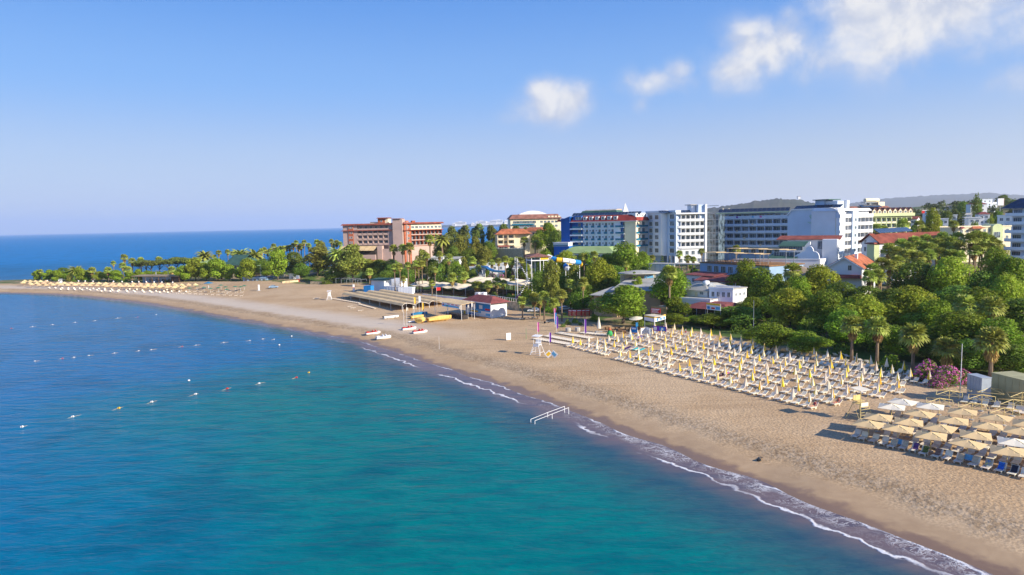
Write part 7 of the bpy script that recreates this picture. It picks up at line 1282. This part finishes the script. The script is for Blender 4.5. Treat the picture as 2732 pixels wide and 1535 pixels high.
# --- big folded parasol, round cream parasol, concrete blocks, tables near the bar
p = ground(1598, 886); t = thing('folded_parasol', 'large folded cream parasol near the flat loungers', 'parasol', p); MB().lathe([(.1, .9), (.55, 1.0), (.5, 1.6), (.3, 2.8), (.05, 4.1)], 10).build('folded_canopy', 'canvas_pale', t); MB().tube((0, 0, 0), (0, 0, 4.2), .06).build('pole', 'wood', t); MB().box(-.9, .9, -.9, .9, 0, .15).build('base', 'concrete', t)
p = ground(1699, 874); t = thing('round_parasol', 'open round cream parasol tilted under the big tree', 'parasol', p); o = MB().lathe([(1.9, 2.6), (1.92, 2.66), (1.0, 2.95), (.05, 3.15)], 14).build('canopy', 'canvas_pale', t); o.rotation_euler = (.12, -.12, 0); MB().tube((0, 0, 0), (0, 0, 3.1), .05).build('pole', 'wood', t); MB().box(-.3, .3, -.3, .3, 0, 1.4).build('drinks_stand', 'blue_paint', t)
for i, (x, y) in enumerate(((1516, 885), (1541, 884))): p = ground(x, y); o = MB().lathe([(.75, 0), (.75, 1.0), (.6, 1.05)], 10).build('concrete_ring', 'concrete'); o.location = p; tag(o, ('grey concrete well ring at the grass edge, left one', 'grey concrete well ring at the grass edge, right one')[i], 'concrete ring')
g = random.Random(4)
for i in range(10):
    x, y = 1620 + i * 9, 880 + (i % 3) * 5; p = ground(x, y); t = thing('picnic_table', f'wooden picnic table under the big tree, {ordn(i)} from the left', 'table', p, g.uniform(0, 3), 'picnic tables under the big tree'); MB().box(-.8, .8, -.4, .4, .7, .76).build('table_top', 'wood', t)
    for sx in (-.6, .6): MB().box(sx - .05, sx + .05, -.35, .35, 0, .7).build('leg', 'wood', t)
    for sy in (-.75, .75): MB().box(-.8, .8, sy - .14, sy + .14, .42, .46).build('bench', 'wood', t)
p = ground(1627, 898); t = thing('inflatable', 'green and orange inflatable toy figure on the loungers', 'inflatable', p); MB().lathe([(.2, 0), (.7, .3), (.75, .9), (.5, 1.4), (.2, 1.6)], 12).build('body', 'green_paint', t, True); MB().lathe([(.05, 1.5), (.4, 1.7), (.42, 2.0), (.1, 2.3)], 12).build('head', 'roof_orange', t, True); o = MB().lathe([(.05, 0), (.3, .2), (.3, .8), (.05, 1)], 10).build('arm', 'purple_paint', t, True); o.location = (1.2, 0, .2)
# pergola frame and low walls by the road
w = Bld('pergola', 'bare grey metal pergola frame beside the beach road', 862, 352, 948, 330, cat='frame', sink=.1); zt = 3.2
for i in range(7):
    for y in (0, 5): w.part('post', MB().tube((w.L * i / 6, y, 0), (w.L * i / 6, y, zt), .08), 'grey_metal')
    w.part('beam', MB().tube((w.L * i / 6, 0, zt), (w.L * i / 6, 5, zt + .3), .06), 'grey_metal')
for y in (0, 5): w.part('beam', MB().tube((0, y, zt), (w.L, y, zt), .07), 'grey_metal')
w = Bld('low_wall', 'low pale stone wall at the sandy road end', 745, 352, 792, 362, cat='wall', sink=.2); w.box('wall', 'stone_wall', 0, w.L, 0, .6, 0, 1.3); w = Bld('low_wall', 'short stone wall left of the pergola frame', 820, 350, 862, 346, cat='wall', sink=.2); w.box('wall', 'stone_wall', 0, w.L, 0, .6, 0, 1.5)
h = Bld('sign_column', 'white and red sign board on a post at the beach road', 783, 362, 791, 361, cat='sign', sink=0); z1 = h.z(787, 735); z0 = h.z(787, 753); h.box('panel', 'white_wall', 0, h.L, 0, .15, (z0 + z1) / 2, z1); h.box('panel', 'red_paint', 0, h.L, 0, .15, z0, (z0 + z1) / 2 - .02); h.part('post', MB().tube((h.L / 2, .2, 0), (h.L / 2, .2, z0 + .5), .08), 'grey_metal')
p = ground(691, 776); t = thing('shower_post', 'white square shower post on the open sand', 'post', p); MB().box(-.3, .3, -.3, .3, 0, 2.9).build('post', 'white_wall', t); MB().box(-.9, .9, -.9, .9, -.1, .12).build('slab', 'concrete', t); p = ground(944, 778); t = thing('pillar', 'white pillar with red band beside the blue container', 'pillar', p); MB().box(-.35, .35, -.35, .35, 0, 3.2).build('shaft', 'white_wall', t); MB().box(-.37, .37, -.37, .37, 1.6, 1.9).build('band', 'red_paint', t)
# --- handrail running into the sea
def rail(label, pts, posts):
    b0 = pts[0]; t = thing('sea_handrail', label, 'handrail', (b0.x, b0.y, 0)); q = [p - Vector((b0.x, b0.y, 0)) for p in pts]; MB().path(q, .032, 6).build('rail', 'white_metal', t)
    for a in posts: MB().tube((a.x - b0.x, a.y - b0.y, -1.2), (a.x - b0.x, a.y - b0.y, a.z), .05).build('post', 'white_metal', t)
r1 = [on(1416, 1119, .55), on(1461, 1101, .8), on(1506, 1084.5, 1.1)]; r2 = [on(1427, 1123, .55), on(1473, 1105, .8), on(1517, 1088, 1.1)]
rail('left white handrail leading down into the sea', r1, r1); rail('right white handrail leading down into the sea', r2, r2)
# --- swimming-zone buoys
BU = lambda m_: [('float', MB().lathe([(.05, -.3), (.2, -.22), (.26, 0), (.2, .22), (.05, .3)], 10).mesh('float', m_, True)), ('band', MB().lathe([(.265, -.05), (.275, 0), (.265, .05)], 10).mesh('band', 'rubber'))]
BM = {k: BU(v) for k, v in dict(white='white_wall', red='red_paint', yellow='yellow_paint').items()}
ZB = lambda x, y: (x / 2.995, 880 + y / 2.995)
lines_ = [([(175, 778), (580, 697), (950, 628), (1212, 578), (1562, 516), (1815, 472), (2070, 430), (2368, 383), (2467, 344)], 'nearest line'), ([(278, 252), (498, 230), (590, 222), (710, 207), (915, 188), (1108, 170), (1208, 161), (1455, 135), (1565, 125), (1788, 103), (1995, 87), (2100, 75), (2190, 78)], 'second line'), ([(-20, 5), (90, -10), (260, -25), (420, -40), (600, -58), (760, -72), (940, -92), (1100, -100), (1250, -120)], 'far line')]
cols_ = {'nearest line': ['white', 'white', 'yellow', 'white', 'white', 'red', 'white', 'red', 'yellow']}
for pts, nm_ in lines_:
    W_ = [on(*ZB(*q), .02) for q in pts]
    for i, p in enumerate(W_):
        c_ = cols_[nm_][i] if nm_ in cols_ else ['white', 'white', 'white', 'white', 'white', 'red'][(i * 5) % 6]; t = inst('buoy', BM[c_], f'{c_} buoy, {ordn(i)} from the left in the {nm_} of swimming buoys', 'buoy', (p.x, p.y, .06), 0, 'swimming-zone buoys', 0.85 if nm_ == 'nearest line' else .55, (0, 1.4)); t.rotation_euler = (0, 1.45, .5)
    b = MB()
    for a, c_ in zip(W_, W_[1:]):
        d_ = (c_ - a); n_ = 6; prev = None
        for k in range(n_ + 1): u = k / n_; q = a + d_ * u + Vector((0, 0, .04 - .16 * math.sin(math.pi * u))) + Vector((-d_.y, d_.x, 0)).normalized() * .6 * math.sin(u * 6.28); (b.tube(prev, q, .022, .022, 4, False) if prev else None); prev = q
    tag(b.build('buoy_rope', 'canvas'), f'thin floating rope linking the {nm_} of buoys', 'rope')
for i, (x, y) in enumerate(((1510, 410), (2232, 125), (2330, 55))): p = on(*ZB(x, y), .05); t = inst('buoy', BM['white'], ('single white buoy floating inside the nearest line', 'single white buoy off the beach left of the boats', 'small white buoy close to the wet sand')[i], 'buoy', (p.x, p.y, .06), 0, None, 1.0)
# --- driftwood and weed on the sand
p = ground(2030, 1226); t = thing('driftwood', 'dark driftwood stump at the water edge', 'driftwood', p, .8, None, .6); MB().tube((-.8, 0, .15), (.5, .1, .25), .22, .15, 7).tube((.5, .1, .25), (1.0, .5, .3), .12, .05, 6).tube((.1, 0, .2), (.2, -.4, .6), .1, .03, 5).build('stump', 'bark', t); MB().lathe([(.5, 0), (.45, .3), (.1, .45)], 8, (-.9, 0, 0)).build('root_ball', 'rubber', t)
# --- people
def skin_person(name, joints, edges, root=0):
    me_ = bpy.data.meshes.new(name); me_.from_pydata([j[:3] for j in joints], edges, []); o = bpy.data.objects.new(name, me_); COL.objects.link(o); o.modifiers.new('s', 'SKIN'); sv = me_.skin_vertices[0].data if me_.skin_vertices else None
    if sv is None: bm = bmesh.new(); bm.from_mesh(me_); bm.verts.layers.skin.verify(); bm.to_mesh(me_); bm.free(); sv = me_.skin_vertices[0].data
    for i, j in enumerate(joints): r_ = j[3]; sv[i].radius = (r_, r_ * (j[4] if len(j) > 4 else 1)); sv[i].use_root = (i == root)
    o.modifiers.new('u', 'SUBSURF').levels = 1; dg = bpy.context.evaluated_depsgraph_get(); out = bpy.data.meshes.new_from_object(o.evaluated_get(dg)); bpy.data.objects.remove(o); return out
def body(sit):
    """joints of a standing or reclining figure (metres)"""
    J = []; E_ = []
    def j(*a): J.append(a); return len(J) - 1
    def e(a, b): E_.append((a, b))
    if not sit:
        P = dict(pel=(0, 0, .95), sp=(0, .01, 1.18), ch=(0, 0, 1.38), nk=(0, 0, 1.5), hd=(0, -.02, 1.6), ht=(0, -.02, 1.74), ls=(.17, 0, 1.42), rs=(-.17, 0, 1.42), le=(.23, .02, 1.14), re=(-.23, -.04, 1.14), lh=(.24, -.08, .9), rh=(-.24, -.14, .92), lk=(.1, -.1, .5), rk=(-.1, .06, .5), la=(.1, -.06, .08), ra=(-.1, .2, .1), lt=(.1, -.22, .04), rt=(-.1, .06, .04))
    else:
        P = dict(pel=(1.18, 0, .5), sp=(1.33, 0, .68), ch=(1.46, 0, .88), nk=(1.53, 0, 1.0), hd=(1.56, 0, 1.1), ht=(1.6, 0, 1.24), ls=(1.46, .18, .9), rs=(1.46, -.18, .9), le=(1.3, .3, .68), re=(1.3, -.3, .68), lh=(1.06, .3, .52), rh=(1.06, -.3, .52), lk=(.72, .12, .58), rk=(.72, -.12, .46), la=(.3, .12, .42), ra=(.28, -.12, .42), lt=(.24, .12, .56), rt=(.22, -.12, .56))
    R2 = dict(pel=.14, sp=.12, ch=.14, nk=.055, hd=.085, ht=.06, ls=.07, rs=.07, le=.045, re=.045, lh=.032, rh=.032, lk=.06, rk=.06, la=.042, ra=.042, lt=.035, rt=.035); ix = {k: j(*v, R2[k]) for k, v in P.items()}
    for a, b in (('pel', 'sp'), ('sp', 'ch'), ('ch', 'nk'), ('nk', 'hd'), ('hd', 'ht'), ('ch', 'ls'), ('ch', 'rs'), ('ls', 'le'), ('rs', 're'), ('le', 'lh'), ('re', 'rh'), ('pel', 'lk'), ('pel', 'rk'), ('lk', 'la'), ('rk', 'ra'), ('la', 'lt'), ('ra', 'rt')): e(ix[a], ix[b])
    for hnd, el_ in (('lh', 'le'), ('rh', 're')):
        h_ = Vector(P[hnd]); d_ = (h_ - Vector(P[el_])).normalized(); sd3 = d_.cross(Vector((0, 0, 1)) if abs(d_.z) < .8 else Vector((1, 0, 0))).normalized(); pm = j(*(h_ + d_ * .06), .03); e(ix[hnd], pm)
        for q in (-.03, -.01, .01, .03): e(pm, j(*(h_ + d_ * (.15 - abs(q)) + sd3 * q), .009))
        e(pm, j(*(h_ + d_ * .08 + sd3 * .06), .01))
    return skin_person('body', J, E_)
def person(label, loc, rz, sit, skin, top, bottom, hair='hair'):
    me_ = body(sit); [me_.materials.append(MATS[m_]) for m_ in (skin, top, bottom)]
    for p_ in me_.polygons:
        c = p_.center
        if sit: p_.material_index = 2 if 1.0 < c.x < 1.26 and abs(c.y) < .22 else (1 if 1.26 <= c.x < 1.56 and c.z < .98 and abs(c.y) < .2 else 0)
        else: p_.material_index = 2 if .55 < c.z < 1.03 and abs(c.x) < .2 else (1 if 1.03 <= c.z < 1.47 and abs(c.x) < .22 else 0)
        p_.use_smooth = True
    t = thing('person', label, 'person', loc, rz); obj('body', me_, t); hp = (1.6, 0, 1.2) if sit else (0, .0, 1.68); MB().lathe([(.02, -.09), (.085, -.06), (.1, .0), (.085, .07), (.02, .11)], 10, hp).build('hair', hair, t, True)
    fx = (1.475, 0, 1.12) if sit else (0, -.11, 1.6); MB().box(fx[0] - .012, fx[0] + .012, fx[1] - .012, fx[1] + .012, fx[2] - .02, fx[2] + .03).build('nose', skin, t)
def on_lounger(x, y):
    p = ground(x, y); b_ = min((l for l in LNG[:300] if l[4] != 'flat'), key=lambda l: (l[0] - p.x) ** 2 + (l[1] - p.y) ** 2); return Vector((b_[0], b_[1], b_[2])), b_[3]
for lab, x, y, sk, tp_, bt in (('person in dark red reclining on a lounger beside the yellow lifeguard chair', 2206, 1096, 'skin', 'cloth_red', 'cloth_dark'), ('bare-chested person reclining on the lounger next to the lifeguard chair', 2230, 1100, 'skin_red', 'skin_red', 'cloth_dark'), ('sunburnt person sitting on a front-row lounger, left of two', 1893, 1014, 'skin_red', 'skin_red', 'cloth_dark'), ('person in swimwear on a front-row lounger, right of two', 1909, 1016, 'skin', 'cloth_dark', 'cloth_dark')):
    l_, rz = on_lounger(x, y); person(lab, l_, rz, True, sk, tp_, bt)
person('person in light blue top walking at the tree edge', ground(1816, 896), .5, False, 'skin', 'cloth_blue', 'cloth_dark'); person('person in pale top standing right of the one in blue', ground(1829, 894), 2.0, False, 'skin', 'cloth_white', 'cloth_red')
# ------------------------------------------------------------------ far hills, far coast, woodland, haze
mat('far_wood', (0.050, 0.070, 0.024), .9, .3, .004, isl=.25, coords='Object'); mat('hill_green', lin(40, 58, 56), .95, .2, .006, col2=lin(78, 78, 72)); mat('mountain', lin(38, 58, 78), .95, .2, .002)  # hill and mountain colours tinted blue to paint in distance haze
def ridge(name, prof, d, depth, matn, seed, amp):
    """prof: (px, py) skyline; a solid ridge of hills whose crest stands at distance d"""
    g = np.random.RandomState(seed); n = 160; xs = np.linspace(prof[0][0], prof[-1][0], n); ys = np.interp(xs, [p[0] for p in prof], [p[1] for p in prof]); V = []; rows = 11
    for j in range(rows):
        v = j / (rows - 1) * 2 - 1
        for x, y in zip(xs, ys):
            c = at(x, y, d); top = max(c.z, 1); f = (1 - abs(v)) ** .8; f = f * (.75 + .25 * math.cos(3 * v)); V.append((c.x * (1 + v * depth / d), d + v * depth, top * f + (g.rand() - .5) * amp * f - 6))
    F = [(j * n + i, j * n + i + 1, (j + 1) * n + i + 1, (j + 1) * n + i) for j in range(rows - 1) for i in range(n - 1)]; return tag(obj(name, from_np(name, V, F, matn, smooth=True)), kind='structure')
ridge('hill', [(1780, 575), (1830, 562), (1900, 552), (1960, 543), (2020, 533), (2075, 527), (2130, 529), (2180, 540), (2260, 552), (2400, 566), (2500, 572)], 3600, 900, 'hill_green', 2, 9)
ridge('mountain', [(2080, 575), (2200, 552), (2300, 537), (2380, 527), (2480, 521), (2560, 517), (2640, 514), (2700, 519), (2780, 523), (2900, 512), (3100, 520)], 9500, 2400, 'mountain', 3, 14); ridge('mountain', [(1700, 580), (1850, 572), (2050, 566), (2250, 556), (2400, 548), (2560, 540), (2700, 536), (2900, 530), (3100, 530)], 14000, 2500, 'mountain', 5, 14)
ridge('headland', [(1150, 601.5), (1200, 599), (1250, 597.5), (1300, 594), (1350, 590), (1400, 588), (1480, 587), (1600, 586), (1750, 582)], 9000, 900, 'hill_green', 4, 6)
mat('far_white', lin(236, 232, 228), .8, .05, .02); mat('far_glass', (.1, .13, .17), .3, .1)
g = random.Random(8)
for i, (px, w, y) in enumerate(((1228, 30, 592.5), (1262, 10, 596), (1284, 26, 590.5), (1300, 12, 593), (1316, 18, 588.5), (1330, 22, 587.5), (1350, 9, 589), (1210, 10, 597.5), (1272, 8, 594))):
    c = at(px, y, 8600); W_ = w / FPX * 8600; t = thing('far_hotel', f'pale hotel block on the hazy far coast, {ordn(sorted([1228, 1262, 1284, 1300, 1316, 1330, 1350, 1210, 1272]).index(px))} from the left', 'building', (c.x, c.y, 0), g.uniform(-.2, .2), 'hotels on the far coast'); MB().box(-W_ / 2, W_ / 2, 0, 22, 0, c.z).build('wall', 'far_white', t); MB().box(-W_ * .2, W_ * .15, 4, 18, c.z + .05, c.z + 7).build('roof_block', 'far_white', t)
    for k in range(3): z = c.z - 6 - k * 8; MB().box(-W_ * .46, W_ * .46, -.6, -.05, z - 2, z + 1).build('window_band', 'far_glass', t)
p = at(2131, 526, 3600); t = thing('hilltop_house', 'tiny white building on top of the wooded hill', 'building', (p.x, p.y, p.z - 12)); MB().box(-7, 7, -6, 6, 0, 14).build('wall', 'white_wall', t); MB().box(-8, 8, -7, 7, 14, 15).build('roof', 'roof_brown', t)
# woodland on the slopes behind the hotels
P = []; D = []; nr2 = np.random.RandomState(5)
def wood(n, x0, x1, d0, d1, hmin, hmax, rad, leaf, k):
    for _ in range(n):
        d = d0 * (d1 / d0) ** nr2.rand(); x = (x0 + (x1 - x0) * nr2.rand() - 1366) / FPX * d
        if polydist(SHORE, np.array([x]), np.array([d]))[0] < 15: continue
        z = gz(x, d); h = hmin + (hmax - hmin) * nr2.rand(); q = nr2.normal(size=(k, 3)); q /= np.linalg.norm(q, axis=1, keepdims=True); q[:, 2] = np.abs(q[:, 2]) * 1.1 - .15
        P.append(np.array([x, d, z + h * .45]) + q * np.array([rad, rad, h * .55]) * (.7 + .35 * nr2.rand(k, 1))); D.append(q)
wood(420, 1400, 2760, 440, 1500, 5, 11, 4.2, 1.6, 70); wood(160, 2230, 2760, 330, 520, 4, 9, 3.2, 1.2, 70); wood(120, 2380, 2760, 560, 900, 6, 11, 4.5, 1.6, 70); wood(60, 1180, 1420, 430, 560, 5, 10, 3.5, 1.4, 70)
V, F = cards(np.concatenate(P), np.concatenate(D) + nr2.normal(size=(sum(len(p) for p in P), 3)) * .5, 2.0); mat('wood_leaf', (0.10, 0.135, 0.03), .7, .3, .02, isl=.35, transl=.2); tag(obj('woodland', from_np('woodland', V, F, 'wood_leaf')), 'green woodland covering the slopes behind the hotels', 'woodland', kind='stuff')
# undergrowth below the beach trees
P = []; D = []
def under(n, pts, spread, h, rad, k):
    for _ in range(n):
        i = nr2.randint(len(pts) - 1); u = nr2.rand(); a, b_ = pts[i], pts[i + 1]; x = a[0] + (b_[0] - a[0]) * u; y = a[1] + (b_[1] - a[1]) * u; o_ = nr2.rand() * spread; x += .55 * o_; y += .75 * o_; z = gz(x, y); hh = h * (.5 + nr2.rand()); q = nr2.normal(size=(k, 3)); q /= np.linalg.norm(q, axis=1, keepdims=True); q[:, 2] = np.abs(q[:, 2]); P.append(np.array([x, y, z]) + q * np.array([rad, rad, hh]) * (.6 + .45 * nr2.rand(k, 1))); D.append(q)
under(190, [(97, 108), (78, 133), (66, 157), (54, 180)], 46, 2.0, 1.7, 90); under(60, [(40, 205), (24, 225), (10, 245)], 40, 1.6, 1.5, 80); under(90, [(-15, 300), (-50, 330), (-90, 360), (-130, 390)], 40, 1.8, 1.8, 70); under(70, [(60, 250), (20, 280), (-20, 330)], 60, 1.8, 1.8, 70)
V, F = cards(np.concatenate(P), np.concatenate(D) + nr2.normal(size=(sum(len(p) for p in P), 3)) * .5, .55); tag(obj('undergrowth', from_np('undergrowth', V, F, 'leaf_dark')), 'dark bushy undergrowth beneath the beach trees', 'undergrowth', kind='stuff')
# the morning air
hz = bpy.data.materials.new('haze_air'); hz.use_nodes = True; t = hz.node_tree; t.nodes.clear(); o = t.nodes.new('ShaderNodeOutputMaterial'); pv = t.nodes.new('ShaderNodeVolumePrincipled'); pv.inputs['Color'].default_value = (.85, .9, 1.0, 1); pv.inputs['Density'].default_value = 0.00006; pv.inputs['Anisotropy'].default_value = .2; t.links.new(pv.outputs[0], o.inputs['Volume']); MATS['haze_air'] = hz
tag(MB().box(-22000, 24000, -3000, 44000, -12, 620).build('haze', 'haze_air'), 'pale blue morning haze over sea and land', 'haze', kind='stuff')
